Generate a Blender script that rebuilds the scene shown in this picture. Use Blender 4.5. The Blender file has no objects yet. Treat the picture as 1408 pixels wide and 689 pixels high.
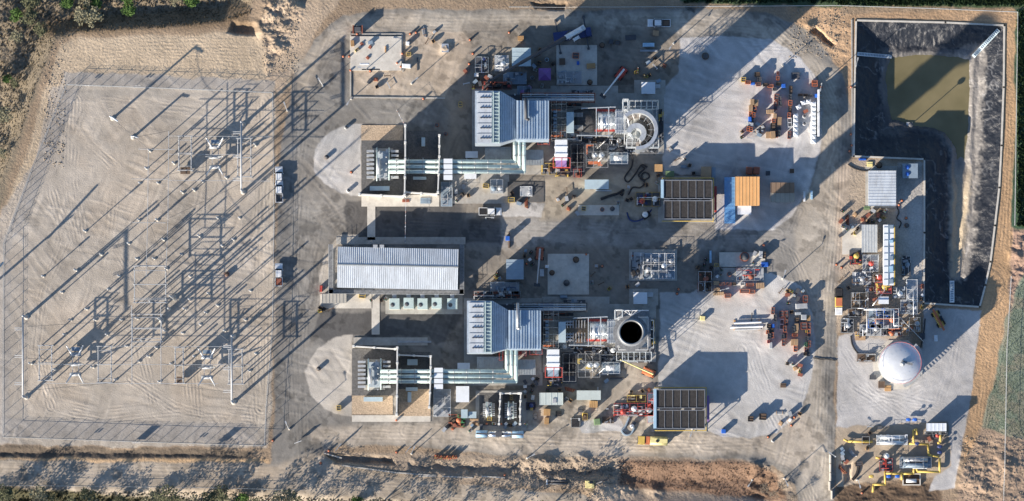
import bpy, math, random
import numpy as np
from mathutils import Vector
R = math.radians
random.seed(7); rng = np.random.default_rng(11)
SC = bpy.context.scene
COL = SC.collection
# ---------------------------------------------------------------- camera, sky, sun
S = 0.19; DH = 1600.0; CY = -56.0
cam = bpy.data.cameras.new('camera'); camo = bpy.data.objects.new('camera', cam); COL.objects.link(camo)
camo.location = (0, CY, DH); camo.rotation_euler = (0, 0, 0)
cam.sensor_width = 36; cam.lens = 36*DH/(1408*S); cam.shift_y = -CY/(1408*S)
cam.clip_start = 10; cam.clip_end = 20000
SC.camera = camo
SUN_EL, SUN_DIR = 19.5, 41.0
w = bpy.data.worlds.new('World'); SC.world = w; w.use_nodes = True
nt = w.node_tree; bg = nt.nodes['Background']
sky = nt.nodes.new('ShaderNodeTexSky'); sky.sky_type = 'NISHITA'; sky.sun_disc = False
sky.sun_elevation = R(SUN_EL); sky.sun_rotation = R(180+90-SUN_DIR)
sky.ozone_density = 4.0; sky.dust_density = 0.6
hs = nt.nodes.new('ShaderNodeHueSaturation'); hs.inputs['Saturation'].default_value = 1.0
nt.links.new(sky.outputs[0], hs.inputs['Color']); nt.links.new(hs.outputs[0], bg.inputs[0]); bg.inputs[1].default_value = 0.085
sl = bpy.data.lights.new('sun', 'SUN'); sl.energy = 5.0; sl.angle = R(0.55); sl.color = (1, 0.885, 0.75)
so = bpy.data.objects.new('sun', sl); COL.objects.link(so)
ce, se = math.cos(R(SUN_EL)), math.sin(R(SUN_EL))
so.rotation_euler = Vector((-math.cos(R(SUN_DIR))*ce, -math.sin(R(SUN_DIR))*ce, se)).to_track_quat('Z', 'Y').to_euler()
so.location = (-200, -180, 120)
SC.view_settings.view_transform = 'Standard'; SC.view_settings.look = 'None'
SC.view_settings.gamma = 1; SC.view_settings.use_curve_mapping = False
SC.view_settings.exposure = 0.97

# ---------------------------------------------------------------- helpers
def P(px, py, h=0.0):
    k = (DH-h)/DH
    return ((px-704)*S*k, CY+((344.5-py)*S-CY)*k)
MATS = {}
def mat(name, rgb, rough=0.7, metal=0.0, var=0.18, scale=0.6, bump=0.0, bscale=8.0, dirt=0.25, streak=None):
    """procedural paint / metal / concrete: colour broken by two noises, dirt patches, bump"""
    if name in MATS: return MATS[name]
    m = bpy.data.materials.new(name); m.use_nodes = True; n = m.node_tree.nodes; l = m.node_tree.links
    b = n['Principled BSDF']; b.inputs['Roughness'].default_value = rough; b.inputs['Metallic'].default_value = metal
    g = n.new('ShaderNodeNewGeometry'); pos = g.outputs['Position']
    if streak:
        mp = n.new('ShaderNodeMapping'); mp.inputs['Scale'].default_value = streak; l.new(pos, mp.inputs[0]); pos = mp.outputs[0]
    n1 = n.new('ShaderNodeTexNoise'); n1.inputs['Scale'].default_value = scale; n1.inputs['Detail'].default_value = 6; n1.inputs['Roughness'].default_value = 0.65
    l.new(pos, n1.inputs['Vector'])
    mr = n.new('ShaderNodeMapRange'); mr.inputs['From Min'].default_value = 0.3; mr.inputs['From Max'].default_value = 0.7
    mr.inputs['To Min'].default_value = 1-var; mr.inputs['To Max'].default_value = 1+var; l.new(n1.outputs['Fac'], mr.inputs['Value'])
    vm = n.new('ShaderNodeVectorMath'); vm.operation = 'SCALE'; vm.inputs[0].default_value = rgb[:3]; l.new(mr.outputs[0], vm.inputs['Scale'])
    n2 = n.new('ShaderNodeTexNoise'); n2.inputs['Scale'].default_value = scale*2.7; n2.inputs['Detail'].default_value = 8; n2.inputs['Roughness'].default_value = 0.75
    l.new(pos, n2.inputs['Vector'])
    m2 = n.new('ShaderNodeMapRange'); m2.inputs['From Min'].default_value = 0.5; m2.inputs['From Max'].default_value = 0.75
    m2.inputs['To Max'].default_value = dirt; l.new(n2.outputs['Fac'], m2.inputs['Value'])
    mx = n.new('ShaderNodeMix'); mx.data_type = 'RGBA'; l.new(m2.outputs[0], mx.inputs['Factor']); l.new(vm.outputs[0], mx.inputs['A'])
    mx.inputs['B'].default_value = (0.2, 0.155, 0.11, 1); l.new(mx.outputs['Result'], b.inputs['Base Color'])
    if bump:
        n3 = n.new('ShaderNodeTexNoise'); n3.inputs['Scale'].default_value = bscale; n3.inputs['Detail'].default_value = 5; l.new(g.outputs['Position'], n3.inputs['Vector'])
        bp = n.new('ShaderNodeBump'); bp.inputs['Distance'].default_value = bump; l.new(n3.outputs['Fac'], bp.inputs['Height']); l.new(bp.outputs[0], b.inputs['Normal'])
    MATS[name] = m; return m
def pm(c): return mat(c, *PAL[c])
PAL = {
 'white_paint': ((0.74, 0.76, 0.77), 0.45), 'grey_paint': ((0.36, 0.38, 0.40), 0.5), 'dark_grey': ((0.07, 0.075, 0.085), 0.6),
 'black': ((0.018, 0.018, 0.02), 0.6), 'orange': ((0.52, 0.16, 0.07), 0.55), 'rust': ((0.27, 0.09, 0.055), 0.8), 'red': ((0.45, 0.06, 0.045), 0.5),
 'yellow': ((0.60, 0.43, 0.10), 0.55), 'paleyellow': ((0.75, 0.66, 0.3), 0.6), 'blue': ((0.02, 0.12, 0.5), 0.5), 'navy': ((0.03, 0.05, 0.16), 0.4),
 'skyblue': ((0.33, 0.52, 0.68), 0.5), 'tan': ((0.40, 0.27, 0.16), 0.8), 'wood': ((0.45, 0.27, 0.12), 0.8), 'plywood': ((0.62, 0.36, 0.14), 0.75),
 'green': ((0.05, 0.22, 0.09), 0.6), 'palegreen': ((0.47, 0.58, 0.56), 0.4), 'galv': ((0.50, 0.52, 0.53), 0.45, 0.35), 'steel': ((0.42, 0.43, 0.44), 0.4, 0.6),
 'purple': ((0.16, 0.07, 0.28), 0.6), 'lilac': ((0.3, 0.18, 0.42), 0.6), 'bluegrey': ((0.22, 0.29, 0.36), 0.5), 'brown': ((0.12, 0.08, 0.055), 0.8), 'glass': ((0.02, 0.03, 0.04), 0.1),
 'chrome': ((0.75, 0.77, 0.8), 0.2, 0.9), 'insul': ((0.62, 0.66, 0.69), 0.3, 0.55), 'green_box': ((0.16, 0.24, 0.12), 0.6),
}
M_CONC = mat('concrete', (0.40, 0.385, 0.35), 0.9, 0, 0.22, 0.35, 0.012, 3, 0.5)
M_CONC2 = mat('pale_concrete', (0.56, 0.53, 0.47), 0.9, 0, 0.15, 0.5, 0.01, 3, 0.35)
M_ROOF = mat('roof_metal', (0.60, 0.645, 0.68), 0.45, 0.2, 0.16, 0.5, 0, 8, 0.42, (1, .25, 1))
M_ROOFD = mat('roof_metal_weathered', (0.30, 0.33, 0.35), 0.5, 0.2, 0.2, 0.4, 0, 8, 0.4)
M_PANEL = mat('panel_blue_grey', (0.40, 0.47, 0.54), 0.45, 0.2, 0.18, 0.5, 0, 8, 0.35)
M_GRATE = mat('steel_grating', (0.24, 0.25, 0.26), 0.6, 0.4, 0.35, 2.0, 0, 8, 0.5)
M_RUBBER = mat('rubber', (0.02, 0.02, 0.022), 0.7, 0, 0.3, 2)

class MB:
    def __init__(s): s.v = []; s.f = []; s.mi = []; s.m = 0; s.sm = []; s.smooth = False
    def add(s, vs, fs):
        o = len(s.v); s.v += [tuple(v) for v in vs]
        for f in fs: s.f.append([o+i for i in f]); s.mi.append(s.m); s.sm.append(s.smooth)
        return s
    def box(s, cx, cy, z0, sx, sy, sz, rz=0, inset=0, insety=None):
        c, n = math.cos(rz), math.sin(rz); vs = []
        iy = inset if insety is None else insety
        for z, ix, yy in ((z0, 0, 0), (z0+sz, inset, iy)):
            for a, b in ((-1, -1), (1, -1), (1, 1), (-1, 1)):
                x = a*(sx/2-ix); y = b*(sy/2-yy); vs.append((cx+x*c-y*n, cy+x*n+y*c, z))
        return s.add(vs, [(3, 2, 1, 0), (4, 5, 6, 7), (0, 1, 5, 4), (1, 2, 6, 5), (2, 3, 7, 6), (3, 0, 4, 7)])
    def pb(s, x0, y0, x1, y1, z0, z1, rz=0, inset=0):
        a = P(x0, y0, z1); b = P(x1, y1, z1)
        return s.box((a[0]+b[0])/2, (a[1]+b[1])/2, z0, abs(b[0]-a[0]), abs(b[1]-a[1]), z1-z0, rz, inset)
    def cb(s, cx, cy, wx, wy, z0, z1, rz=0, inset=0):
        a = P(cx, cy, z1); return s.box(a[0], a[1], z0, wx*S, wy*S, z1-z0, rz, inset)
    def tube(s, p, q, r, n=6, r2=None, cap=True):
        p = Vector(p); q = Vector(q); d = q-p
        if d.length < 1e-6: return s
        d.normalize(); u = d.orthogonal().normalized(); v = d.cross(u); r2 = r if r2 is None else r2
        vs = []
        for c, rr in ((p, r), (q, r2)):
            for i in range(n):
                a = 2*math.pi*(i+.5)/n; vs.append(c+u*(rr*math.cos(a))+v*(rr*math.sin(a)))
        fs = [(i, (i+1) % n, n+(i+1) % n, n+i) for i in range(n)]
        if cap: fs += [tuple(range(n-1, -1, -1)), tuple(range(n, 2*n))]
        sv = s.smooth; s.smooth = n > 7; s.add(vs, fs); s.smooth = sv; return s
    def path(s, pts, r, n=6):
        for a, b in zip(pts[:-1], pts[1:]): s.tube(a, b, r, n)
        if n >= 8:
            for a in pts[1:-1]: s.ball(a, r*1.02, 8, 5)
        return s
    def ball(s, c, r, n=10, m=6, sz=1.0, zmin=-1):
        vs = []; fs = []
        for j in range(m+1):
            t = -math.pi/2+math.pi*j/m
            for i in range(n):
                a = 2*math.pi*i/n; vs.append((c[0]+r*math.cos(t)*math.cos(a), c[1]+r*math.cos(t)*math.sin(a), c[2]+sz*r*max(zmin, math.sin(t))))
        for j in range(m):
            for i in range(n): fs.append((j*n+i, j*n+(i+1) % n, (j+1)*n+(i+1) % n, (j+1)*n+i))
        sv = s.smooth; s.smooth = True; s.add(vs, fs); s.smooth = sv; return s
    def lathe(s, cx, cy, prof, n=24, smooth=True, cap=True):
        vs = []; fs = []
        for r, z in prof:
            for i in range(n):
                a = 2*math.pi*i/n; vs.append((cx+r*math.cos(a), cy+r*math.sin(a), z))
        for j in range(len(prof)-1):
            for i in range(n): fs.append((j*n+i, j*n+(i+1) % n, (j+1)*n+(i+1) % n, (j+1)*n+i))
        if cap: fs.append(tuple(reversed(range(n)))); fs.append(tuple(range((len(prof)-1)*n, len(prof)*n)))
        sv = s.smooth; s.smooth = smooth; s.add(vs, fs); s.smooth = sv; return s
    def prism(s, pts, z0, z1):
        n = len(pts); A = sum(pts[i][0]*pts[(i+1) % n][1]-pts[(i+1) % n][0]*pts[i][1] for i in range(n))
        if A < 0: pts = pts[::-1]
        vs = [(x, y, z0) for x, y in pts]+[(x, y, z1) for x, y in pts]
        return s.add(vs, [tuple(range(n-1, -1, -1)), tuple(range(n, 2*n))]+[(i, (i+1) % n, n+(i+1) % n, n+i) for i in range(n)])
    def prof(s, pr, y0, y1):   # extrude an (x,z) outline along y
        n = len(pr); vs = [(x, y0, z) for x, z in pr]+[(x, y1, z) for x, z in pr]
        return s.add(vs, [tuple(range(n)), tuple(range(2*n-1, n-1, -1))]+[(i, n+i, n+(i+1) % n, (i+1) % n) for i in range(n)])
    def ribs(s, x0, y0, x1, y1, z, pitch, along='y', w=0.12, h=0.09, slope=None):
        a = P(x0, y0, z); b = P(x1, y1, z); X0, X1 = sorted((a[0], b[0])); Y0, Y1 = sorted((a[1], b[1]))
        if along == 'y':
            k = max(1, round((X1-X0)/pitch))
            for i in range(k+1): s.box(X0+(X1-X0)*i/k, (Y0+Y1)/2, z-0.01, w, Y1-Y0, h, 0, w*.3, 0)
        else:
            k = max(1, round((Y1-Y0)/pitch))
            for i in range(k+1): s.box((X0+X1)/2, Y0+(Y1-Y0)*i/k, z-0.01, X1-X0, w, h, 0, 0, w*.3)
        return s
    def frame(s, x0, y0, x1, y1, z0, z1, nx, ny, nz, r=0.06, diag=False):
        a = P(x0, y0, z1); b = P(x1, y1, z1); X = np.linspace(min(a[0], b[0]), max(a[0], b[0]), nx+1); Y = np.linspace(min(a[1], b[1]), max(a[1], b[1]), ny+1); Z = np.linspace(z0, z1, nz+1)
        for x in X:
            for y in Y: s.tube((x, y, z0), (x, y, z1), r, 4)
        for z in Z[1:]:
            for x in X: s.tube((x, Y[0], z), (x, Y[-1], z), r*.8, 4)
            for y in Y: s.tube((X[0], y, z), (X[-1], y, z), r*.8, 4)
        if diag:
            for i in range(nz): 
                for y in (Y[0], Y[-1]): s.tube((X[0], y, Z[i]), (X[-1], y, Z[i+1]), r*.6, 4)
        return s
NAMES = {}
ORG = {}
def mesh(name, mb, mats, org=(0, 0, 0)):
    me = bpy.data.meshes.new(name); me.from_pydata([(x-org[0], y-org[1], z-org[2]) for x, y, z in mb.v], [], mb.f)
    if not isinstance(mats, (list, tuple)): mats = [mats]
    for m in mats: me.materials.append(pm(m) if isinstance(m, str) else m)
    if len(mats) > 1: me.polygons.foreach_set('material_index', mb.mi)
    me.polygons.foreach_set('use_smooth', mb.sm); me.update(); return me
def thing(name, label, cat, loc=(0, 0, 0), group=None):
    o = bpy.data.objects.new(name, None); COL.objects.link(o); o.location = loc; o.empty_display_size = 0.3
    o['label'] = label; o['category'] = cat
    if group: o['group'] = group
    ORG[o.name] = Vector(loc); return o
def T(name, label, cat, px, py, group=None):
    a = P(px, py); return thing(name, label, cat, (a[0], a[1], 0), group)
def part(par, name, mb, mats, label=None):
    o = bpy.data.objects.new(name, mesh(name, mb, mats, ORG[par.name])); COL.objects.link(o); o.parent = par; ORG[o.name] = ORG[par.name]
    if label: o['label'] = label
    return o
def solo(name, label, cat, mb, mats, group=None, kind=None):
    v = np.array(mb.v); lo = v.min(0); hi = v.max(0); c = ((lo[0]+hi[0])/2, (lo[1]+hi[1])/2, lo[2])
    o = bpy.data.objects.new(name, mesh(name, mb, mats, c)); COL.objects.link(o); o.location = c
    if label: o['label'] = label; o['category'] = cat
    if group: o['group'] = group
    if kind: o['kind'] = kind
    return o
def dup(root, loc, rz=0, label=None, group=None, sc=None):
    r = root.copy(); COL.objects.link(r); r.location = loc; r.rotation_euler = (0, 0, rz)
    if sc: r.scale = sc if isinstance(sc, tuple) else (sc, sc, sc)
    if label: r['label'] = label
    if group: r['group'] = group
    for ch in list(root.children):
        c = ch.copy(); COL.objects.link(c); c.parent = r
        for g in list(ch.children):
            d = g.copy(); COL.objects.link(d); d.parent = c
    return r
USED = set()
def put(root, px, py, rz=0, label=None, z=0, group=None, sc=None):
    a = P(px, py, z)
    if root.name in USED: return dup(root, (a[0], a[1], z), rz, label, group, sc)
    USED.add(root.name); root.location = (a[0], a[1], z); root.rotation_euler = (0, 0, rz)
    if sc: root.scale = sc if isinstance(sc, tuple) else (sc, sc, sc)
    if label: root['label'] = label
    if group: root['group'] = group
    return root
ORDN = ['first', 'second', 'third', 'fourth', 'fifth', 'sixth', 'seventh', 'eighth', 'ninth', 'tenth', 'eleventh', 'twelfth', 'thirteenth', 'fourteenth', 'fifteenth', 'sixteenth', 'seventeenth', 'eighteenth', 'nineteenth', 'twentieth', 'twenty-first', 'twenty-second', 'twenty-third', 'twenty-fourth', 'twenty-fifth', 'twenty-sixth']
# ---------------------------------------------------------------- ground: one graded sheet, cut by surface
STEP = 1.3
gx = np.arange(-24, 1433, STEP); gy = np.arange(-24, 714, STEP)
def grow(v, sgn):
    out = []; d = STEP; x = v
    while abs(x) < 22000: d *= 1.45; x += sgn*d; out.append(x)
    return out
gx = np.array(grow(gx[0], -1)[::-1]+list(gx)+grow(gx[-1], 1)); gy = np.array(grow(gy[0], -1)[::-1]+list(gy)+grow(gy[-1], 1))
NX, NY = len(gx), len(gy)
def vnoise(X, Y, sc, seed):
    r = np.random.default_rng(seed); g = r.random((256, 256)); u = X/sc; v = Y/sc
    i = np.floor(u).astype(int); j = np.floor(v).astype(int); fu = u-i; fv = v-j; fu = fu*fu*(3-2*fu); fv = fv*fv*(3-2*fv)
    a = g[i % 256, j % 256]; b = g[(i+1) % 256, j % 256]; c = g[i % 256, (j+1) % 256]; d = g[(i+1) % 256, (j+1) % 256]
    return (a*(1-fu)+b*fu)*(1-fv)+(c*(1-fu)+d*fu)*fv-0.5
def fbm(X, Y, sc, seed, o=4, k=0.55):
    t = 0; a = 1
    for q in range(o): t = t+a*vnoise(X, Y, sc/2**q, seed+q); a *= k
    return t
def sdf(poly, X, Y):
    d = np.full(X.shape, 1e9); ins = np.zeros(X.shape, bool); n = len(poly)
    for i in range(n):
        x0, y0 = poly[i]; x1, y1 = poly[(i+1) % n]; ex, ey = x1-x0, y1-y0; L = ex*ex+ey*ey+1e-9
        t = np.clip(((X-x0)*ex+(Y-y0)*ey)/L, 0, 1); d = np.minimum(d, np.hypot(X-x0-t*ex, Y-y0-t*ey))
        if y0 != y1:
            c = ((y0 > Y) != (y1 > Y)) & (X < (x1-x0)*(Y-y0)/(y1-y0)+x0); ins ^= c
    return np.where(ins, -d, d)
def pdist(poly, X, Y):
    d = np.full(X.shape, 1e9)
    for (x0, y0), (x1, y1) in zip(poly[:-1], poly[1:]):
        ex, ey = x1-x0, y1-y0; L = ex*ex+ey*ey+1e-9
        t = np.clip(((X-x0)*ex+(Y-y0)*ey)/L, 0, 1); d = np.minimum(d, np.hypot(X-x0-t*ex, Y-y0-t*ey))
    return d
def sst(a, b, x): t = np.clip((x-a)/(b-a), 0, 1); return t*t*(3-2*t)
def arc(cx, cy, rx, ry, a0, a1, n=14): return [(cx+rx*math.cos(R(a0+(a1-a0)*i/n)), cy+ry*math.sin(R(a0+(a1-a0)*i/n))) for i in range(n+1)]
PLANT = [(398, 135), (405, 95), (430, 55), (470, 22), (520, 12), (720, 14), (960, 12), (1050, 16), (1095, 32), (1130, 62), (1158, 100), (1172, 150), (1172, 220), (1158, 330), (1150, 450), (1148, 560), (1146, 700), (1098, 700), (1092, 665), (1068, 642), (1020, 632), (900, 628), (700, 626), (545, 612), (470, 612), (440, 626), (470, 650), (640, 668), (800, 680), (830, 700), (430, 700), (-60, 664), (-60, 632), (250, 638), (372, 636), (376, 600), (378, 450), (382, 240)]
SUBS = [(88, 99), (230, 104), (376, 112), (378, 450), (368, 616), (200, 615), (-400, 606), (-400, 345), (0, 340), (46, 222), (72, 150)]
G1 = [(936, 52), (1000, 50), (1060, 54), (1100, 78), (1122, 108), (1130, 150), (1128, 205), (1112, 262), (1086, 300), (1062, 318), (985, 316), (985, 312), (981, 240), (912, 240), (912, 200), (906, 130), (932, 100)]
G2 = [(908, 402), (950, 404), (985, 380), (1062, 376), (1100, 392), (1118, 430), (1120, 480), (1114, 530), (1098, 570), (1068, 596), (1030, 603), (990, 600), (972, 592), (970, 540), (905, 534)]
G3 = [(1152, 462), (1190, 455), (1230, 462), (1268, 478), (1270, 424), (1350, 427), (1342, 480), (1333, 560), (1322, 610), (1312, 672), (1276, 675), (1284, 656), (1308, 640), (1303, 580), (1150, 588)]
GL1 = [(497, 170)]+arc(497, 220, 67, 50, -90, -270)+[(497, 270)]
GL2 = [(484, 462)]+arc(484, 517, 63, 56, -90, -270)+[(545, 577), (545, 570), (484, 572)]
GL3 = [(440, 400), (438, 375), (450, 345), (466, 322), (492, 322), (492, 338), (463, 338), (462, 396), (452, 420), (442, 418)]
G4 = [(690, 278), (690, 298), (745, 298), (748, 280)]
G5 = [(795, 580), (850, 572), (862, 592), (800, 595)]
GAS = [(1150, 588), (1303, 580), (1308, 640), (1284, 656), (1150, 668)]
POND = [(1177, 28), (1300, 31), (1381, 35), (1380, 120), (1377, 200), (1374, 258), (1368, 310), (1362, 360), (1355, 392), (1347, 422), (1270, 417), (1271, 320), (1271, 219), (1174, 215), (1175, 120)]
F_TOP = [(935, -60), (935, 3), (1010, 6), (1140, 9), (1270, 9), (1400, 12), (1500, 12), (1500, -60)]
F_E1 = [(1397, 12), (1396, 120), (1393, 250), (1391, 312), (1450, 320), (1500, 320), (1500, 12)]
F_E2 = [(1408, 372), (1398, 400), (1384, 440), (1372, 500), (1356, 560), (1352, 588), (1380, 598), (1408, 604), (1500, 610), (1500, 372)]
X, Y = np.meshgrid(gx, gy, indexing='ij')
XC, YC = np.meshgrid((gx[:-1]+gx[1:])/2, (gy[:-1]+gy[1:])/2, indexing='ij')
lab = np.zeros(XC.shape, int)
wx = XC+3.0*fbm(XC, YC, 14, 1); wy = YC+3.0*fbm(XC, YC, 14, 5)
for k, polys in ((1, [PLANT]), (3, [SUBS]), (2, [G1, G2, G3, GL1, GL2, GL3, G4, G5, GAS]), (4, [F_TOP, F_E1, F_E2])):
    for pl in polys: lab[sdf(pl, wx, wy) < 0] = k
dpc = sdf(POND, XC, YC); lab[dpc < 0] = 5
# heights (metres)
hz = 0.05*fbm(X, Y, 40, 20, 3)
rough = 0.13*fbm(X, Y, 11, 31, 4, 0.62)
C = np.zeros(X.shape+(3,)); C[:] = (0.30, 0.225, 0.155)
WX = X+5*fbm(X, Y, 22, 41); WY = Y+5*fbm(X, Y, 22, 47)
def paint(poly, col, soft=2.0, amt=1.0, warp=True, ht=None):
    d = sdf(poly, WX if warp else X, WY if warp else Y); w_ = (1-sst(-soft, soft, d))*amt
    C[:] = C*(1-w_[..., None])+np.array(col)*w_[..., None]; return w_
flat = sst(-4, 4, sdf(PLANT, X, Y))*sst(-4, 4, sdf(SUBS, X, Y))
hz += rough*(0.22+0.28*flat)
TANR = (0.44, 0.355, 0.255); 
paint([(-60, 345), (0, 300), (35, 215), (62, 120), (85, 62), (110, 52), (360, 45), (400, 60), (400, 120), (376, 112), (88, 99), (46, 222), (0, 345)], TANR, 3)
paint([(360, 25), (400, -20), (480, -20), (430, 50), (400, 100), (385, 135), (366, 110), (362, 60)], (0.42, 0.33, 0.24), 3)
paint([(1140, -20), (1160, 20), (1400, 12), (1400, 40), (1384, 36), (1180, 26), (1170, 130), (1135, 60), (1090, 25), (1080, 10)], (0.42, 0.285, 0.175), 3)
paint([(1380, 30), (1397, 30), (1393, 300), (1385, 430), (1372, 500), (1355, 580), (1352, 640), (1322, 680), (1330, 590), (1350, 426), (1366, 340), (1376, 250)], (0.43, 0.285, 0.165), 2)
paint([(1391, 314), (1430, 320), (1430, 372), (1408, 372), (1398, 400), (1388, 440)], (0.40, 0.27, 0.20), 3)
paint([(1350, 588), (1420, 602), (1420, 720), (1310, 720), (1322, 650)], (0.34, 0.25, 0.18), 3)
paint([(-60, 612), (345, 621), (345, 631), (-60, 630)], (0.13, 0.105, 0.08), 2)
paint([(-60, 630), (370, 632), (370, 640), (-60, 636)], (0.48, 0.33, 0.19), 2)
paint([(445, 622), (700, 626), (1040, 630), (1090, 660), (1100, 720), (880, 720), (800, 672), (640, 664), (470, 645)], (0.31, 0.25, 0.19), 3)
paint([(850, 632), (1030, 634), (1070, 650), (1080, 690), (1010, 690), (850, 668)], (0.215, 0.14, 0.095), 4)
paint([(820, 668), (1000, 680), (1100, 700), (1100, 720), (800, 720)], (0.40, 0.32, 0.24), 3)
paint([(1148, 664), (1290, 664), (1300, 720), (1148, 720)], (0.13, 0.09, 0.06), 4)
# scrub at the north-west and along the south edge
paint([(-800, 420), (-60, 330), (-60, -20), (-60, -800), (355, -800), (345, 10), (310, 30), (240, 38), (110, 46), (78, 56), (52, 115), (30, 190), (0, 290)], (0.23, 0.19, 0.135), 5)
paint([(60, 25), (340, 5), (345, 40), (240, 40), (110, 48), (70, 50)], (0.20, 0.14, 0.085), 6, 0.8)
paint([(-800, 672), (60, 672), (300, 676), (430, 684), (560, 686), (800, 692), (1140, 700), (1140, 1500), (-800, 1500)], (0.085, 0.08, 0.045), 4)
# roads
ROADC = (0.215, 0.202, 0.18)
paint(PLANT, ROADC, 1.5, warp=True)
paint([(400, 90), (480, 22), (720, 18), (1050, 20), (1150, 100), (1160, 300), (1130, 480), (1140, 700), (1100, 700), (1098, 620), (1115, 480), (1090, 320), (1130, 210), (1100, 80), (1000, 48), (500, 40), (440, 70), (420, 140)], (0.40, 0.35, 0.28), 8, 0.9)
paint([(620, 580), (700, 592), (880, 590), (1060, 600), (1105, 560), (1130, 600), (1110, 650), (1040, 626), (700, 624), (545, 610), (430, 610), (420, 590)], (0.43, 0.365, 0.285), 6, 0.9)
paint([(-60, 634), (380, 640), (430, 625), (640, 668), (800, 684), (800, 700), (430, 700), (-60, 664)], (0.41, 0.34, 0.255), 5, 0.9)
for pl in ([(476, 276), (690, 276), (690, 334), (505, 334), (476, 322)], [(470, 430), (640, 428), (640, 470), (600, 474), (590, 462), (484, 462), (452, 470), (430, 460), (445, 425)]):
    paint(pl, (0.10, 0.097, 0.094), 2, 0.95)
paint([(690, 300), (1090, 300), (1090, 340), (690, 340)], (0.30, 0.28, 0.25), 6, .7)
paint([(636, 30), (930, 40), (930, 200), (915, 240), (905, 300), (640, 300), (610, 130)], (0.235, 0.205, 0.165), 5, 0.9)
paint([(484, 46), (640, 42), (650, 60), (612, 134), (486, 134)], (0.40, 0.33, 0.25), 2)
paint([(630, 340), (960, 340), (960, 400), (905, 420), (905, 580), (760, 590), (610, 590), (610, 480), (640, 420), (640, 345)], (0.24, 0.21, 0.172), 4, 0.9)
paint([(775, 570), (870, 500), (905, 530), (905, 592), (640, 592), (620, 560), (740, 560)], (0.43, 0.37, 0.29), 5, 0.8)
paint([(745, 245), (900, 240), (905, 298), (745, 300)], (0.40, 0.34, 0.25), 5, 0.8)
paint([(930, 60), (960, 60), (948, 110), (925, 120), (905, 90)], (0.30, 0.24, 0.18), 6, .7)
# gravels
for pl, c in ((G1, (0.47, 0.46, 0.45)), (G2, (0.47, 0.46, 0.44)), (G3, (0.43, 0.42, 0.41)), (GL1, (0.44, 0.43, 0.41)), (GL2, (0.46, 0.42, 0.36)), (GL3, (0.46, 0.42, 0.36)), (G4, (0.42, .40, .37)), (G5, (0.45, 0.44, 0.42)), (GAS, (0.40, 0.33, 0.25))):
    d = sdf(pl, X+3*fbm(X, Y, 14, 1), Y+3*fbm(X, Y, 14, 5)); w_ = (1-sst(-1.0, 1.0, d))[..., None]; C[:] = C*(1-w_)+np.array(c)*w_
paint([(1150, 230), (1190, 220), (1270, 222), (1270, 420), (1250, 470), (1150, 455)], (0.40, 0.33, 0.255), 5)
paint([(1232, 222), (1270, 222), (1270, 418), (1232, 400)], (0.40, 0.38, 0.35), 3)
SC_ = (0.40, 0.352, 0.29)
paint(SUBS, SC_, 1.2, warp=True)
paint([(104, 121), (376, 130), (376, 132), (100, 136)], (0.30, 0.275, 0.24), 2, .6)
for pl in ([(88, 99), (376, 112), (376, 126), (92, 117)], [(72, 118), (110, 124), (60, 240), (14, 345), (14, 610), (-30, 610), (-30, 340), (46, 222)], [(0, 576), (366, 584), (366, 612), (0, 602)]):
    paint(pl, (0.335, 0.31, 0.28), 2, .7)
paint([(352, 130), (376, 130), (376, 450), (366, 612), (350, 612)], (0.46, 0.40, 0.32), 8, .7)
# fields
for pl, c in ((F_TOP, (0.075, 0.11, 0.06)), (F_E1, (0.055, 0.10, 0.065)), (F_E2, (0.20, 0.235, 0.175))): paint(pl, c, 2)
w_ = sst(0.08, 0.3, fbm(X, Y, 26, 77))*(1-sst(-3, 3, sdf(F_E2, X, Y)))*0.6
C[:] = C*(1-w_[..., None])+np.array((0.30, 0.26, 0.19))*w_[..., None]
# blotches, graded soil, tyre marks
C *= (1+0.30*fbm(X, Y, 60, 61, 6, .62)+0.14*fbm(X, Y, 7, 66, 3))[..., None]
wm = sst(0.0, 0.35, fbm(X, Y, 90, 81, 4))[..., None]*0.25*(1-np.clip(flat, 0, 1))[..., None]
C[:] = C*(1-wm)+C*np.array((1.12, 0.98, 0.82))*wm
def track(pl, n=1, gap=10, period=6.0, wid=9, amp=0.05, tint=0.10, seed=0):
    global hz
    xs = [p[0] for p in pl]; ys = [p[1] for p in pl]
    i0, i1 = np.searchsorted(gx, [min(xs)-40, max(xs)+40]); j0, j1 = np.searchsorted(gy, [min(ys)-40, max(ys)+40])
    sx, sy = X[i0:i1, j0:j1], Y[i0:i1, j0:j1]; d = pdist(pl, sx, sy)+2.5*fbm(sx, sy, 30, 90+seed)
    wgt = (1-sst(wid-3, wid+3, d))*np.clip(0.55+1.4*fbm(sx, sy, 18, 95+seed), 0, 1); c = np.cos(2*math.pi*d/period)*wgt
    ok = np.abs(sdf(POND, sx, sy)) > 3
    hz[i0:i1, j0:j1] -= amp*c*ok; C[i0:i1, j0:j1] *= (1-tint*c*ok)[..., None]
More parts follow.
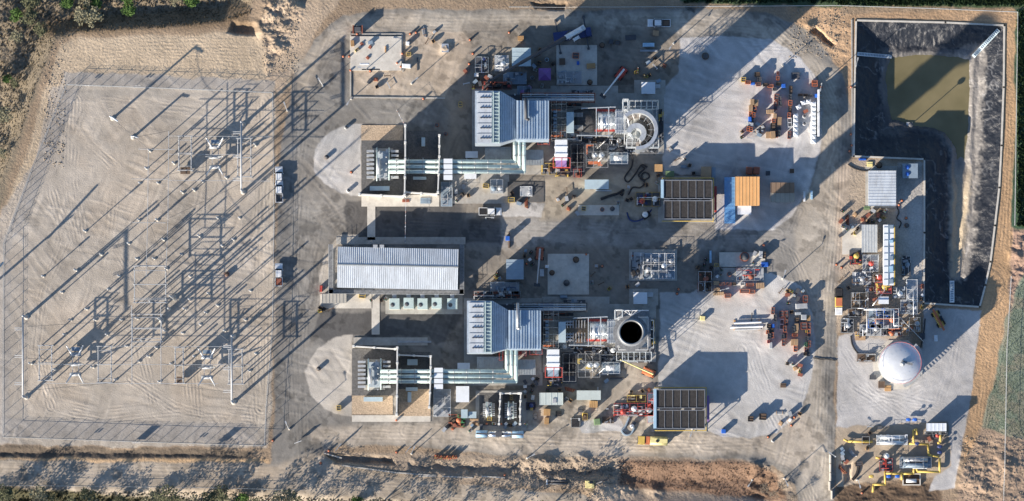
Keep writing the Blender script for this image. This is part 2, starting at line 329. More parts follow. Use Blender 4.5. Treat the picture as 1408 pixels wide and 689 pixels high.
TR = [[(55, 500), (80, 560), (140, 572), (250, 560), (350, 570)], [(180, 520), (240, 560), (300, 575)], [(190, 470), (215, 570)], [(260, 480), (268, 570)], [(330, 430), (350, 580)],
 [(70, 260), (90, 330), (60, 400), (50, 480), (70, 560)], [(100, 140), (95, 250), (110, 330)], [(140, 140), (240, 150), (350, 160)], [(125, 200), (160, 230), (150, 330), (200, 400)], [(362, 140), (360, 560)],
 [(404, 620), (398, 500), (402, 380), (408, 250), (425, 120), (460, 50), (520, 28)], [(418, 640), (414, 500), (418, 300), (430, 150)], [(520, 30), (640, 34), (800, 30), (960, 28), (1060, 36), (1120, 90), (1148, 150), (1150, 260), (1136, 400), (1132, 520), (1126, 690)],
 [(1060, 24), (1130, 80), (1160, 150), (1158, 260), (1146, 400), (1142, 520), (1138, 690)], [(430, 600), (520, 598), (700, 606), (900, 614), (1040, 612), (1100, 590), (1118, 500)], [(560, 592), (720, 600), (1000, 606), (1090, 640), (1120, 700)],
 [(0, 648), (200, 650), (380, 654), (560, 672), (700, 685)], [(0, 640), (200, 643), (380, 645), (560, 664)], [(60, 300), (20, 300), (48, 210), (90, 80), (200, 70), (350, 76)], [(12, 320), (70, 130), (110, 64), (350, 60)],
 [(1388, 60), (1386, 250), (1378, 380), (1360, 480), (1345, 600)], [(1393, 200), (1384, 350), (1368, 470), (1350, 590)], [(1180, 18), (1290, 22), (1388, 26)], [(1160, 480), (1200, 540), (1290, 560), (1310, 500), (1320, 440)], [(1170, 520), (1240, 570), (1310, 600)], [(1160, 560), (1230, 550), (1290, 520)],
 [(1020, 480), (1040, 540), (1062, 590)], [(1032, 480), (1052, 540), (1078, 586)], [(1060, 330), (1090, 350), (1120, 420)], [(1100, 290), (1080, 340), (1095, 380), (1128, 440)], [(480, 290), (450, 310), (440, 350), (430, 420)], [(430, 300), (460, 290), (480, 300)], [(700, 312), (900, 318), (1070, 322)], [(560, 312), (700, 318)], [(392, 60), (430, 30), (470, 5)], [(420, 36), (436, 30), (446, 40), (436, 50), (420, 44), (424, 34)], [(960, 40), (1040, 60), (1080, 60)]]
for i, t in enumerate(TR): track(t, seed=i, wid=9 if i % 3 else 13, amp=0.028 if i > 9 else 0.04, period=4.6)
# excavations and banks
def dig(pl, depth, edge, seed=0, rag=4, colr=None):
    global hz
    d = sdf(pl, X+rag*fbm(X, Y, 12, 200+seed), Y+rag*fbm(X, Y, 12, 210+seed)); w_ = 1-sst(-edge, 1.0, d); hz = hz-depth*w_*(1+0.35*fbm(X, Y, 9, 220+seed)); return w_
dig([(-60, 613), (300, 619), (336, 622), (336, 632), (-60, 631)], 0.95, 13, 1, 2)
dig([(446, 624), (470, 623), (540, 628), (545, 640), (460, 638)], 1.7, 6, 2, 2)
dig([(560, 634), (700, 634), (800, 636), (850, 640), (850, 660), (700, 656), (560, 648)], 1.3, 12, 3, 5)
hz -= 2.3*sst(636, 662, Y+3*fbm(X, Y, 20, 231))*sst(835, 865, X)*(1-sst(1050, 1085, X))*(1-0.75*sst(674, 705, Y))
dig([(1120, 36), (1150, 62), (1143, 66), (1113, 44)], 1.6, 4, 4, 3)
dig([(730, 2), (782, 4), (778, 14), (738, 12)], 1.6, 5, 5, 4)
dig([(320, 30), (352, 32), (356, 50), (312, 46)], 1.6, 5, 6, 4)
dig([(940, 8), (958, 8), (956, 18), (944, 16)], 1.2, 4, 7, 4)
dig([(1162, 640), (1172, 636), (1170, 660), (1160, 668)], 1.0, 3, 8, 2)
dnw = sdf([(-900, 470), (-60, 300), (0, 250), (28, 180), (50, 110), (76, 54), (110, 44), (240, 36), (310, 30), (345, 8), (355, -900), (-900, -900)], X, Y)
hz -= 3.2*(1-sst(-26, 2, dnw)); hz += (1-sst(-40, -10, dnw))*0.9*fbm(X, Y, 18, 301, 4)
dso = sdf([(-900, 670), (300, 674), (560, 688), (1140, 700), (1140, 1600), (-900, 1600)], X, Y)
hz -= 1.8*(1-sst(-14, 2, dso)); hz += (1-sst(-20, -4, dso))*0.7*fbm(X, Y, 14, 311, 4)
for (mx, my, mr, mh) in ((1112, 36, 7, 1.0), (822, 672, 16, 1.3), (860, 672, 14, 1.2), (900, 676, 10, .9), (728, 644, 10, 1.3), (750, 636, 12, 1.2), (800, 634, 12, 1.0), (770, 652, 10, .8), (1395, 350, 10, 1.0), (1404, 340, 9, .9), (1340, 660, 20, .9), (1380, 640, 22, .8), (375, 20, 14, 1.4), (395, 8, 12, 1.3), (362, 40, 12, 1.1), (380, 60, 10, .8), (612, 66, 7, 1.2), (1038, 648, 14, 1.0), (720, 96, 7, .6)):
    hz += mh*np.exp(-((X-mx)**2+(Y-my)**2)/mr**2)*(1+0.8*fbm(X, Y, 8, 320))
for pl, amp in (([(715, 628), (845, 630), (850, 668), (700, 662)], 1.6), ([(1030, 632), (1092, 655), (1096, 700), (1020, 700)], 1.0), ([(360, -10), (430, -10), (400, 60), (366, 110)], 1.3), ([(1322, 600), (1420, 604), (1420, 700), (1310, 700)], .9), ([(1390, 316), (1412, 322), (1412, 372), (1390, 420)], 1.4), ([(560, 628), (720, 632), (700, 660), (560, 652)], .8), ([(850, 634), (1060, 640), (1060, 680), (850, 668)], .6), ([(1150, 662), (1280, 664), (1290, 700), (1150, 700)], .8), ([(1130, 0), (1170, 20), (1166, 130), (1120, 50)], .5)):
    hz += (1-sst(-5, 5, sdf(pl, X, Y)))*amp*0.6*fbm(X*.6, Y*1.3, 12, 400, 5, .6)
dp = sdf(POND, X, Y); PD = 46.0
def pond_z(px, py):
    d = -sdf(POND, px, py); mul = 1-0.13*sst(180, 262, py)
    e = d+5.0*fbm(px, py, 26, 501)-9*np.exp(-((px-1226)**2+(py-170)**2)/20**2)-5*np.exp(-((px-1226)**2+(py-78)**2)/14**2)-5*np.exp(-((px-1332)**2+(py-80)**2)/12**2)
    return np.where(d > 0, -mul*(4.1*np.clip(e/34, 0, 1)+0.95*np.clip((e-40)/6, 0, 1)), 0)
zin = pond_z(X, Y)
wr = 0.12*np.abs(fbm(X, Y+0.4*X, 13, 511, 4, .7))**1.0+0.20*np.abs(fbm(X*1.8, Y*0.6, 9, 517, 4, .6))
hz = np.where(dp < 0, zin+wr*np.clip(-dp/8, 0, 1), hz)
# liner: black sheet, pale silt towards the floor
bl = np.array((0.016, 0.019, 0.026)); silt = np.array((0.30, 0.28, 0.255)); sed = np.array((0.42, 0.35, 0.25))
si = sst(31-9*sst(1316, 1334, X), 42-10*sst(1316, 1334, X), -dp+9*fbm(X, Y, 20, 521)+7*vnoise(X, Y, 2.5, 522))*(0.55+0.45*sst(1300, 1325, X))*(1-.35*sst(75, 60, Y))*(0.75+0.5*vnoise(X, Y*.25, 4, 523))*(1-0.55*sst(215, 170, Y)*sst(1320, 1290, X)*sst(130, 160, Y))
glint = np.clip(1-np.abs(fbm(X+8*fbm(X, Y, 30, 531), Y*0.6, 17, 532, 3))*30, 0, 1)*0.30  # pale lines paint glossy highlights along the liner wrinkles into the colour
pc = bl*(1-si[..., None])+silt*si[..., None]; pc = pc+glint[..., None]*np.array((0.5, 0.5, 0.5))*np.clip(0.5+fbm(X, Y, 50, 540), 0, 1)[..., None]
sd = (sst(33, 42, -dp+4*fbm(X, Y, 9, 541))*sst(215, 270, Y))[..., None]; pc = pc*(1-sd)+sed*sd
lum = C.mean(-1, keepdims=True); ds_ = (1-0.16*(1-np.clip(flat, 0, 1)))[..., None]; C = lum+(C-lum)*ds_
# stains and spill patches on worked ground, dusty bright scuffs
grv = np.zeros(X.shape)
for pl in (G1, G2, G3, GL1, GL2, GL3, SUBS): grv = np.maximum(grv, 1-sst(-2, 2, sdf(pl, X, Y)))
stn = sst(0.22, 0.42, fbm(X, Y, 16, 601, 4, .65))*(1-np.clip(flat, 0, 1))*(1-.9*grv); C *= (1-0.30*stn)[..., None]
sc2 = sst(0.2, 0.5, fbm(X*.7, Y*1.4, 24, 611, 5, .7))*(1-np.clip(flat, 0, 1)); C *= (1+0.16*sc2*(1-.7*grv))[..., None]
for k_, (q1, q2) in enumerate(((3.2, 60), (60, 3.2), (4, 45))):   # faint old wheel marks, long and thin
    r_ = R((20, 15, -40)[k_]); u_ = X*math.cos(r_)+Y*math.sin(r_)+9*fbm(X, Y, 70, 700+k_); v_ = Y*math.cos(r_)-X*math.sin(r_)+9*fbm(X, Y, 70, 710+k_)
    wm_ = vnoise(u_/q1*4, v_/q2*4, 4, 720+k_)*sst(0.0, .3, fbm(X, Y, 50, 730+k_, 3)+.1)*(1-np.clip(flat, 0, 1)); C *= (1+0.28*wm_)[..., None]; hz += 0.06*wm_*(dp > 3)
C = np.where((dp < 0)[..., None], pc, C)
# verges behind the frame fade out
C = np.clip(C, 0.01, 0.8)
px_ = (X-704)*S; py_ = (344.5-Y)*S
V = np.stack([px_, py_, hz], -1).reshape(-1, 3); CF = np.concatenate([C, np.ones(X.shape+(1,))], -1).reshape(-1, 4)
def groundmat(name, bs, bd, rough=0.95, fine=9.0, gr=0.14, aniso=(1, 1, 1), spec=0.3):
    m = bpy.data.materials.new(name); m.use_nodes = True; n = m.node_tree.nodes; l = m.node_tree.links
    b = n['Principled BSDF']; b.inputs['Roughness'].default_value = rough; b.inputs['Specular IOR Level'].default_value = spec
    at = n.new('ShaderNodeAttribute'); at.attribute_name = 'soil'
    g = n.new('ShaderNodeNewGeometry'); mp = n.new('ShaderNodeMapping'); mp.inputs['Scale'].default_value = aniso; l.new(g.outputs['Position'], mp.inputs[0])
    n1 = n.new('ShaderNodeTexNoise'); n1.inputs['Scale'].default_value = fine*.25; n1.inputs['Detail'].default_value = 7; n1.inputs['Roughness'].default_value = .7; l.new(mp.outputs[0], n1.inputs['Vector'])
    mr = n.new('ShaderNodeMapRange'); mr.inputs['From Min'].default_value = .3; mr.inputs['From Max'].default_value = .7; mr.inputs['To Min'].default_value = 1-gr; mr.inputs['To Max'].default_value = 1+gr; l.new(n1.outputs['Fac'], mr.inputs['Value'])
    vm = n.new('ShaderNodeVectorMath'); vm.operation = 'SCALE'; l.new(at.outputs['Color'], vm.inputs[0]); l.new(mr.outputs[0], vm.inputs['Scale']); l.new(vm.outputs[0], b.inputs['Base Color'])
    n2 = n.new('ShaderNodeTexNoise'); n2.inputs['Scale'].default_value = bs; n2.inputs['Detail'].default_value = 6; n2.inputs['Roughness'].default_value = .6; l.new(mp.outputs[0], n2.inputs['Vector'])
    bp = n.new('ShaderNodeBump'); bp.inputs['Distance'].default_value = bd; bp.inputs['Strength'].default_value = 1; l.new(n2.outputs['Fac'], bp.inputs['Height']); l.new(bp.outputs[0], b.inputs['Normal'])
    return m
def sheet(name, mask, m, kind='structure', label=None, cat=None):
    ii, jj = np.nonzero(mask); a = ii*NY+jj; q = np.stack([a, a+1, a+NY+1, a+NY], -1)  # px right, py down -> y flips
    u, inv = np.unique(q.ravel(), return_inverse=True); me = bpy.data.meshes.new(name); nf = len(q)
    me.vertices.add(len(u)); me.vertices.foreach_set('co', V[u].ravel().astype('f4'))
    me.loops.add(nf*4); me.loops.foreach_set('vertex_index', inv.ravel().astype('i4')); me.polygons.add(nf)
    me.polygons.foreach_set('loop_start', np.arange(0, nf*4, 4, dtype='i4')); me.polygons.foreach_set('loop_total', np.full(nf, 4, 'i4'))
    me.polygons.foreach_set('use_smooth', np.ones(nf, bool))
    me.update(calc_edges=True); me.validate()
    ca = me.color_attributes.new('soil', 'FLOAT_COLOR', 'POINT'); ca.data.foreach_set('color', CF[u].ravel().astype('f4'))
    me.materials.append(m); o = bpy.data.objects.new(name, me); COL.objects.link(o)
    if kind: o['kind'] = kind
    if label: o['label'] = label; o['category'] = cat
    return o
sheet('ground', lab == 0, groundmat('soil', 1.5, 0.22, gr=.24))
sheet('road', lab == 1, groundmat('road_surface', 2.5, 0.05, gr=.10, fine=6))
sheet('gravel_yard', lab == 2, groundmat('crushed_gravel', 3.6, 0.07, gr=.14, fine=16))
sheet('substation_yard', lab == 3, groundmat('yard_gravel', 3.0, 0.085, gr=.16, fine=12))
sheet('field', lab == 4, groundmat('field_soil', 2.0, 0.15, gr=.25))
sheet('pond_basin', lab == 5, groundmat('geomembrane', .8, 0.30, rough=.42, gr=.15, spec=.5))
def hat(px, py): 
    i = min(max(np.searchsorted(gx, px)-1, 0), NX-2); j = min(max(np.searchsorted(gy, py)-1, 0), NY-2); return float(hz[i, j])
# pond water
mw = bpy.data.materials.new('pond_water'); mw.use_nodes = True; n = mw.node_tree.nodes; l = mw.node_tree.links; b = n['Principled BSDF']
b.inputs['Roughness'].default_value = .12; b.inputs['Specular IOR Level'].default_value = .5
g = n.new('ShaderNodeNewGeometry'); nn = n.new('ShaderNodeTexNoise'); nn.inputs['Scale'].default_value = .12; nn.inputs['Detail'].default_value = 5; l.new(g.outputs['Position'], nn.inputs[0])
cr_ = n.new('ShaderNodeValToRGB'); cr_.color_ramp.elements[0].color = (.155, .135, .068, 1); cr_.color_ramp.elements[1].color = (.235, .20, .11, 1); cr_.color_ramp.elements[0].position = .3; cr_.color_ramp.elements[1].position = .7
l.new(nn.outputs['Fac'], cr_.inputs[0]); l.new(cr_.outputs[0], b.inputs['Base Color'])
mb = MB(); mb.prism([P(*p) for p in ((1212, 66), (1340, 68), (1342, 200), (1338, 305), (1308, 305), (1308, 190), (1290, 183), (1212, 183))], -5.3, -4.72)
solo('pond_water', None, None, mb, mw, kind='structure')
# ================================================================ large structures
def PZ(px, py, z): a = P(px, py, z); return (a[0], a[1], z)
# --- chain-link fences: each run is a thing with posts, rails, fabric
mf = bpy.data.materials.new('chain_link'); mf.use_nodes = True; n = mf.node_tree.nodes; l = mf.node_tree.links
tr = n.new('ShaderNodeBsdfTransparent'); mx = n.new('ShaderNodeMixShader'); mx.inputs[0].default_value = 0.13
n['Principled BSDF'].inputs['Base Color'].default_value = (.35, .36, .37, 1); n['Principled BSDF'].inputs['Metallic'].default_value = .5
l.new(tr.outputs[0], mx.inputs[1]); l.new(n['Principled BSDF'].outputs[0], mx.inputs[2]); l.new(mx.outputs[0], n['Material Output'].inputs[0])
def fence(label, pts, h=2.4, gap=3.0, posth=3.0):
    t = T('chain_link_fence', label, 'fence', *pts[0], group=None); fab = MB(); rails = [MB() for _ in range(4)]; posts = []
    for (a, b) in zip(pts[:-1], pts[1:]):
        A = Vector(PZ(*a, 0)); B = Vector(PZ(*b, 0)); k = max(1, round((B-A).length/gap))
        pv = [A.lerp(B, i/k) for i in range(k+1)]; zs = []
        for i, v in enumerate(pv):
            z = hat(704+v.x/S, 344.5-v.y/S); zs.append(z)
            if i < k or b == pts[-1]: posts.append((v.x, v.y, z))
        for i in range(k):
            p, q = pv[i], pv[i+1]; fab.add([(p.x, p.y, zs[i]+.03), (q.x, q.y, zs[i+1]+.03), (q.x, q.y, zs[i+1]+h), (p.x, p.y, zs[i]+h)], [(0, 1, 2, 3)])
            for rail, hh, r in zip(rails, (h, .1, h+.25, h+.45), (.045, .03, .02, .02)): rail.tube((p.x, p.y, zs[i]+hh), (q.x, q.y, zs[i+1]+hh), r, 4)
    part(t, 'fabric', fab, mf); part(t, 'top_rail', rails[0], 'galv'); part(t, 'bottom_wire', rails[1], 'galv'); [part(t, 'barbed_wire', q, 'galv') for q in rails[2:]]
    if len(posts) <= 100:
        for x, y, z in posts: part(t, 'post', MB().tube((x, y, z-.3), (x, y, z+posth), .06, 6), 'galv')
    else:
        for x, y, z in posts[:99]: part(t, 'post', MB().tube((x, y, z-.3), (x, y, z+posth), .06, 6), 'galv')
        m_ = MB(); [m_.tube((x, y, z-.3), (x, y, z+posth), .06, 6) for x, y, z in posts[99:]]; part(t, 'post', m_, 'galv')['kind'] = 'stuff'
    return t
fence('long chain-link fence along the north edge of the substation gravel', [(92, 117), (230, 122), (375, 128)])
fence('slanting chain-link fence along the west side of the substation', [(92, 117), (48, 224), (6, 335), (5, 470), (5, 601)])
fence('chain-link fence along the south edge of the substation above the ditch', [(5, 601), (200, 608), (364, 613)])
fence('chain-link fence between the substation and the asphalt road with the parked pickups', [(375, 128), (377, 300), (375, 450), (366, 560), (364, 613)])
fence('thin fence around the east side of the lined pond and the dirt track', [(1150, 8), (1280, 12), (1399, 17), (1397, 160), (1395, 310)], 1.3, 5, 1.5)
fence('thin fence between the brown dirt track and the grey-green field', [(1390, 380), (1384, 480), (1382, 590), (1379, 700)], 1.8, 4.5, 2.0)
fence('long low fence along the north edge of the site', [(700, 10), (850, 10), (1000, 9), (1150, 8)], 1.2, 5, 1.4)
fence('low fence along the south edge of the bottom dirt road', [(-20, 667), (150, 669), (300, 671), (420, 674)], 1.2, 4, 1.4)
# --- concrete kerb around pond and pads
def slab(label, x0, y0, x1, y1, h=.15, m=M_CONC, name='concrete_slab'):
    t = solo(name, None, None, MB().pb(x0, y0, x1, y1, -.1, h), m, kind='structure'); return t
kb = MB()
for a, b in zip(POND, POND[1:]+POND[:1]):
    A = Vector(PZ(*a, 0)); B = Vector(PZ(*b, 0)); d = (B-A); c = (A+B)/2; kb.box(c.x, c.y, -.3, d.length+.45, .45, .55, math.atan2(d.y, d.x))
solo('pond_kerb', None, None, kb, M_CONC2, kind='structure')
for a in ((482, 50, 552, 97, .5, M_CONC2), (765, 62, 821, 117, .2, M_CONC2), (753, 349, 810, 405, .2, M_CONC2), (795, 282, 851, 296, .15, M_CONC2), (850, 128, 913, 212, .3, M_CONC), (838, 418, 902, 498, .3, M_CONC),
          (865, 343, 931, 386, .2, M_CONC), (865, 397, 905, 420, .2, M_CONC), (872, 110, 915, 130, .2, M_CONC), (989, 347, 1052, 368, .2, M_CONC2), (981, 367, 1050, 386, .2, M_CONC), (1158, 308, 1186, 350, .12, M_CONC2), (1190, 228, 1234, 286, .15, M_CONC),
          (505, 284, 516, 330, .12, M_CONC2), (511, 404, 522, 460, .12, M_CONC2), (462, 326, 640, 336, .12, M_CONC), (486, 464, 588, 475, .25, M_CONC), (497, 268, 604, 284, .1, M_CONC2), (484, 571, 592, 580, .1, M_CONC2),
          (757, 118, 850, 222, .12, M_CONC), (745, 408, 838, 512, .12, M_CONC), (905, 242, 984, 306, .12, M_CONC), (896, 532, 972, 594, .12, M_CONC), (649, 122, 757, 240, .12, M_CONC), (638, 410, 746, 530, .12, M_CONC),
          (440, 404, 512, 424, .12, M_CONC2), (530, 404, 636, 432, .12, M_CONC), (654, 537, 724, 593, .15, M_CONC), (698, 250, 748, 278, .15, mat('dark_pad', (.10, .10, .10), .9, 0, .2, .5, .01, 3, .5)), (620, 240, 700, 280, .1, M_CONC)):
    slab('', *a)
# tank pad ring is below; low kerbs of the north work area
kb = MB()
for a, b in (((482, 45), (482, 134)), ((482, 134), (612, 135)), ((482, 47), (553, 47)), ((553, 47), (554, 99)), ((445, 623), (470, 630)), ((470, 640), (545, 650)), ((545, 650), (600, 654)), ((608, 655), (650, 657)), ((1172, 216), (1171, 27)), ((575, 655), (600, 655)), ((662, 655), (694, 657))):
    A = Vector(PZ(*a, 0)); B = Vector(PZ(*b, 0)); d = B-A; c = (A+B)/2; kb.box(c.x, c.y, -.2, d.length, .35, .45, math.atan2(d.y, d.x))
solo('kerb', None, None, kb, M_CONC, kind='structure')
# --- concrete barrier by the south-east road
for i in range(5):
    y = 631+i*12.4; pr = MB().cb(1142-(i > 2)*1.0+(i > 3)*3, y, 2.6, 12.2, -.05, 1.5, 0, .12)
    solo('barrier', 'white concrete barrier wall segment beside the south-east road, %s from the north' % ORDN[i], 'barrier', pr, M_CONC2, group='concrete barrier segments')
# ---------------------------------------------------------------- control building
t = T('control_building', 'long grey-white metal roofed control building with ridge along its length', 'building', 546, 370)
x0, y0, x1, y1 = 464, 341, 630, 397
A = P(x0, y0, 5.2); B = P(x1, y1, 5.2); W_, D_ = B[0]-A[0], A[1]-B[1]; cx, cy = (A[0]+B[0])/2, (A[1]+B[1])/2
RZ = R(-1.2)
part(t, 'wall', MB().box(cx, cy, 0, W_-1.0, D_-1.0, 5.0, RZ), 'grey_paint')
hh = D_/2; ry = cy+D_*.06
def rot(v): dx, dy = v[0]-cx, v[1]-cy; return (cx+dx*math.cos(RZ)-dy*math.sin(RZ), cy+dx*math.sin(RZ)+dy*math.cos(RZ), v[2])
m_ = MB(); X0, X1, Y0, Y1 = cx-W_/2, cx+W_/2, cy-D_/2, cy+D_/2; zr, ze = 5.95, 5.15
m_.add([rot(v) for v in ((X0, Y0, ze), (X1, Y0, ze), (X1, ry, zr), (X0, ry, zr), (X0, Y1, ze), (X1, Y1, ze), (X0, Y0, ze-.15), (X1, Y0, ze-.15), (X1, ry, zr-.15), (X0, ry, zr-.15), (X0, Y1, ze-.15), (X1, Y1, ze-.15))],
       [(0, 1, 2, 3), (3, 2, 5, 4), (7, 6, 9, 8), (8, 9, 10, 11), (0, 6, 7, 1), (5, 11, 10, 4), (0, 3, 9, 6), (3, 4, 10, 9), (1, 7, 8, 2), (2, 8, 11, 5)])
for i in range(59):
    x = X0+.1+(W_-.2)*i/58; wv = .075
    for a, b, za, zb in ((Y0, ry-.3, ze, zr-.05), (ry+.3, Y1, zr-.05, ze)):
        m_.add([rot(v) for v in ((x-wv, a, za), (x+wv, a, za), (x+wv, b, zb), (x-wv, b, zb), (x, a, za+.09), (x, b, zb+.09))], [(0, 1, 4), (3, 5, 2), (1, 2, 5, 4), (0, 4, 5, 3)])
rf = part(t, 'roof', m_, M_ROOF)
part(t, 'ridge_cap', MB().box(cx, ry, zr-.02, W_+.1, .55, .16, RZ, .02, .15), M_ROOFD)
part(t, 'gutter', MB().box(cx+.12, Y0+.02, ze-.2, W_, .22, .2, RZ), M_ROOFD)
for i, px in enumerate((516, 525)): part(t, 'vent', MB().cb(px, 338.5, 6, 4, 3.5, 5.3), 'galv')
for i in range(9): a = P(478+i*18, 392, 5); part(t, 'window', MB().box(a[0], Y0+.42, 2.6, 1.3, .12, 1.1, RZ), 'glass')
# walkway around it
t = T('walkway', 'raised steel walkway with handrails around the long control building', 'walkway', 460, 400)
m_ = MB(); m_.pb(452, 398, 638, 404, 1.6, 1.75); m_.pb(452, 336, 458, 404, 1.6, 1.75); m_.pb(632, 336, 638, 404, 1.6, 1.75); part(t, 'deck', m_, M_GRATE)
m_ = MB()
for a, b in (((452, 404), (638, 405)), ((452, 336), (452, 404)), ((638, 338), (638, 404)), ((458, 336), (458, 396))):
    A = Vector(PZ(*a, 1.75)); B = Vector(PZ(*b, 1.75)); k = int((B-A).length/2)
    for z in (.55, 1.1): m_.tube(A+Vector((0, 0, z)), B+Vector((0, 0, z)), .035, 4)
    for i in range(k+1): v = A.lerp(B, i/k); m_.tube((v.x, v.y, 0), (v.x, v.y, 2.85), .045, 4)
part(t, 'handrail', m_, 'galv')
# --- air conditioners in front of it
def make_ac():
    t = thing('air_conditioner', '', 'air conditioner'); part(t, 'housing', MB().box(0, 0, .25, 2.7, 2.9, 2.1, 0, .05), 'palegreen'); part(t, 'duct', MB().box(0, 1.95, .9, 1.1, 1.0, .9), 'galv')
    part(t, 'base', MB().box(0, 0, 0, 2.9, 3.1, .25), M_CONC2); part(t, 'fan_grille', MB().lathe(-.5, -.3, [(.55, 2.35), (.55, 2.42), (.1, 2.42)], 16), 'dark_grey'); return t
ac = make_ac()
for i, px in enumerate((542.5, 562, 581, 600.5, 622)):
    put(ac, px, 418+(i % 2)*-.8, 0, 'pale blue-green air conditioner unit south of the control building, %s from the west' % ORDN[i], group='air conditioners in front of the control building')
# --- plain flat or ribbed little buildings / containers, each with its own parts
def hut(name, label, cat, x0, y0, x1, y1, h, roofm, wallm='grey_paint', along='y', pitch=.5, rz=0, over=.12, extra=None, group=None, parapet=False):
    t = T(name, label, cat, (x0+x1)/2, (y0+y1)/2, group); a = P((x0+x1)/2, (y0+y1)/2, h); w_, d_ = (x1-x0)*S, (y1-y0)*S; c = a; 
    part(t, 'wall', MB().box(c[0], c[1], 0, w_-over*2, d_-over*2, h-.12, rz), wallm)
    m_ = MB().box(c[0], c[1], h-.12, w_, d_, .12, rz)
    k = round((w_ if along == 'y' else d_)/pitch)
    if pitch < 5:
        for i in range(k+1):
            u = -w_/2+w_*i/k if along == 'y' else -d_/2+d_*i/k
            dx, dy = (u, 0) if along == 'y' else (0, u); X_ = c[0]+dx*math.cos(rz)-dy*math.sin(rz); Y_ = c[1]+dx*math.sin(rz)+dy*math.cos(rz)
            m_.box(X_, Y_, h-.01, *((.09, d_, .08) if along == 'y' else (w_, .09, .08)), rz, *((.03, 0) if along == 'y' else (0, .03)))
    part(t, 'roof', m_, roofm)
    dm = MB().box(c[0]-w_*.2, c[1]-d_/2+over-.03, 0.1, .95, .06, min(2.05, h*.8), rz); dr = part(t, 'door', dm, 'dark_grey')
    part(dr, 'handle', MB().box(c[0]-w_*.2+.35, c[1]-d_/2+over-.09, 1.0, .05, .06, .12), 'steel')
    for e in (extra or []): part(t, e[0], e[1], e[2])
    return t
M_BLUEROOF = mat('blue_roof', (.16, .36, .62), .45, .1, .12, .4, 0, 8, .15)
M_WHITEROOF = mat('white_roof', (.72, .76, .80), .5, 0, .06, .5, 0, 8, .12)
M_PALEB = mat('pale_blue_roof', (.42, .53, .58), .5, .1, .08, .5, 0, 8, .2)
hut('storage_building', 'tan building with an orange plywood-coloured ribbed roof beside the blue container', 'building', 1011, 243, 1044, 283, 4.2, mat('orange_roof', (.72, .40, .16), .6, 0, .08, .3, 0, 8, .1), 'tan', 'y', .95)
hut('shipping_container', 'long bright blue shipping container standing against the orange-roofed building', 'container', 996, 244, 1011, 307, 2.9, M_BLUEROOF, 'blue', 'x', .35)
hut('small_shed', 'small white flat-roofed shed just south of the orange-roofed building', 'shed', 1013, 283, 1033, 295, 2.6, M_WHITEROOF, 'white_paint', 'y', 9)
hut('site_office', 'brown and grey roofed site office east of the orange-roofed building', 'building', 1060, 251, 1092, 265, 3.6, mat('brown_roof', (.22, .15, .10), .8, 0, .1, .4), 'brown', 'y', 1.2)
hut('site_office', 'pale tan roofed site trailer adjoining the brown-roofed office', 'trailer', 1060, 265.3, 1092, 278, 3.3, mat('tan_roof', (.36, .33, .27), .7, 0, .1, .4), 'tan', 'y', 1.2)
hut('brown_cabinet', 'square brown wooden cabinet north-east of the northern cooler bank', 'cabinet', 964, 229, 978, 245, 2.6, 'tan', 'tan', 'y', 9)
hut('small_cabinet', 'small grey cabinet right beside the square brown cabinet', 'cabinet', 978.5, 230, 984, 244, 1.9, 'bluegrey', 'bluegrey', 'y', 9)
hut('equipment_enclosure', 'tan square enclosure west of the northern cooler bank near the coiled hose', 'cabinet', 900, 226, 911, 236, 2.2, 'wood', 'wood', 'y', 9)
hut('equipment_shelter', 'white square shelter on the concrete pad north of the curved unfinished stack', 'shelter', 882, 113, 901, 129, 3.4, M_WHITEROOF, 'white_paint', 'y', 9, extra=[('side_box', MB().pb(901.5, 116, 908, 121, 0, 1.8), 'galv')])
hut('equipment_shelter', 'white square shelter north of the round black stack opening', 'shelter', 871, 402, 890, 418, 3.4, M_WHITEROOF, 'white_paint', 'y', 9, extra=[('side_box', MB().pb(890.5, 402, 898, 408, 0, 1.8), 'galv')])
hut('electrical_enclosure', 'pale blue oblong enclosure south of the northern turbine', 'enclosure', 804, 247, 837, 260, 3.2, M_PALEB, 'skyblue', 'y', 9)
hut('electrical_enclosure', 'pale green oblong enclosure south of the southern turbine', 'enclosure', 793, 537, 826, 550, 3.2, mat('pale_green_roof', (.52, .58, .55), .5, .1, .06, .5, 0, 8, .2), 'palegreen', 'y', 9)
hut('control_cabin', 'pale green roofed cabin with a dark roof hatch south of the southern filter house', 'cabin', 742, 540, 774, 557, 3.3, MATS['pale_green_roof'], 'palegreen', 'y', 1.6, extra=[('roof_hatch', MB().pb(760, 548, 765, 554, 3.3, 3.5), 'grey_paint')])
hut('metal_cabin', 'blue-grey ribbed roof cabin in the north construction area under the crane boom', 'cabin', 704, 66, 730, 91, 3.2, M_PALEB, 'bluegrey', 'x', 1.2)
hut('metal_cabin', 'blue-grey ribbed roof cabin between the control building and the square concrete pad', 'cabin', 696, 357, 720, 384, 3.2, mat('blue_grey_roof', (.30, .38, .45), .5, .1, .08, .5, 0, 8, .2), 'bluegrey', 'x', .8)
hut('storage_container', 'grey-tan ribbed container at the south-west corner of the control building', 'container', 443, 404, 476, 417, 2.6, mat('grey_tan_roof', (.42, .40, .35), .6, 0, .1, .5), 'grey_paint', 'y', .9)
hut('metal_shed', 'big shed with broad white and grey roof ribs south-west of the lined pond', 'shed', 1194, 235, 1232, 283, 4.0, M_ROOF, 'grey_paint', 'x', .76)
hut('canopy', 'white corrugated canopy left of the long white filter trailer', 'canopy', 1185, 309, 1206, 347, 3.0, mat('canopy_roof', (.58, .60, .59), .5, .1, .1, .5, 0, 8, .25), 'grey_paint', 'y', .42)
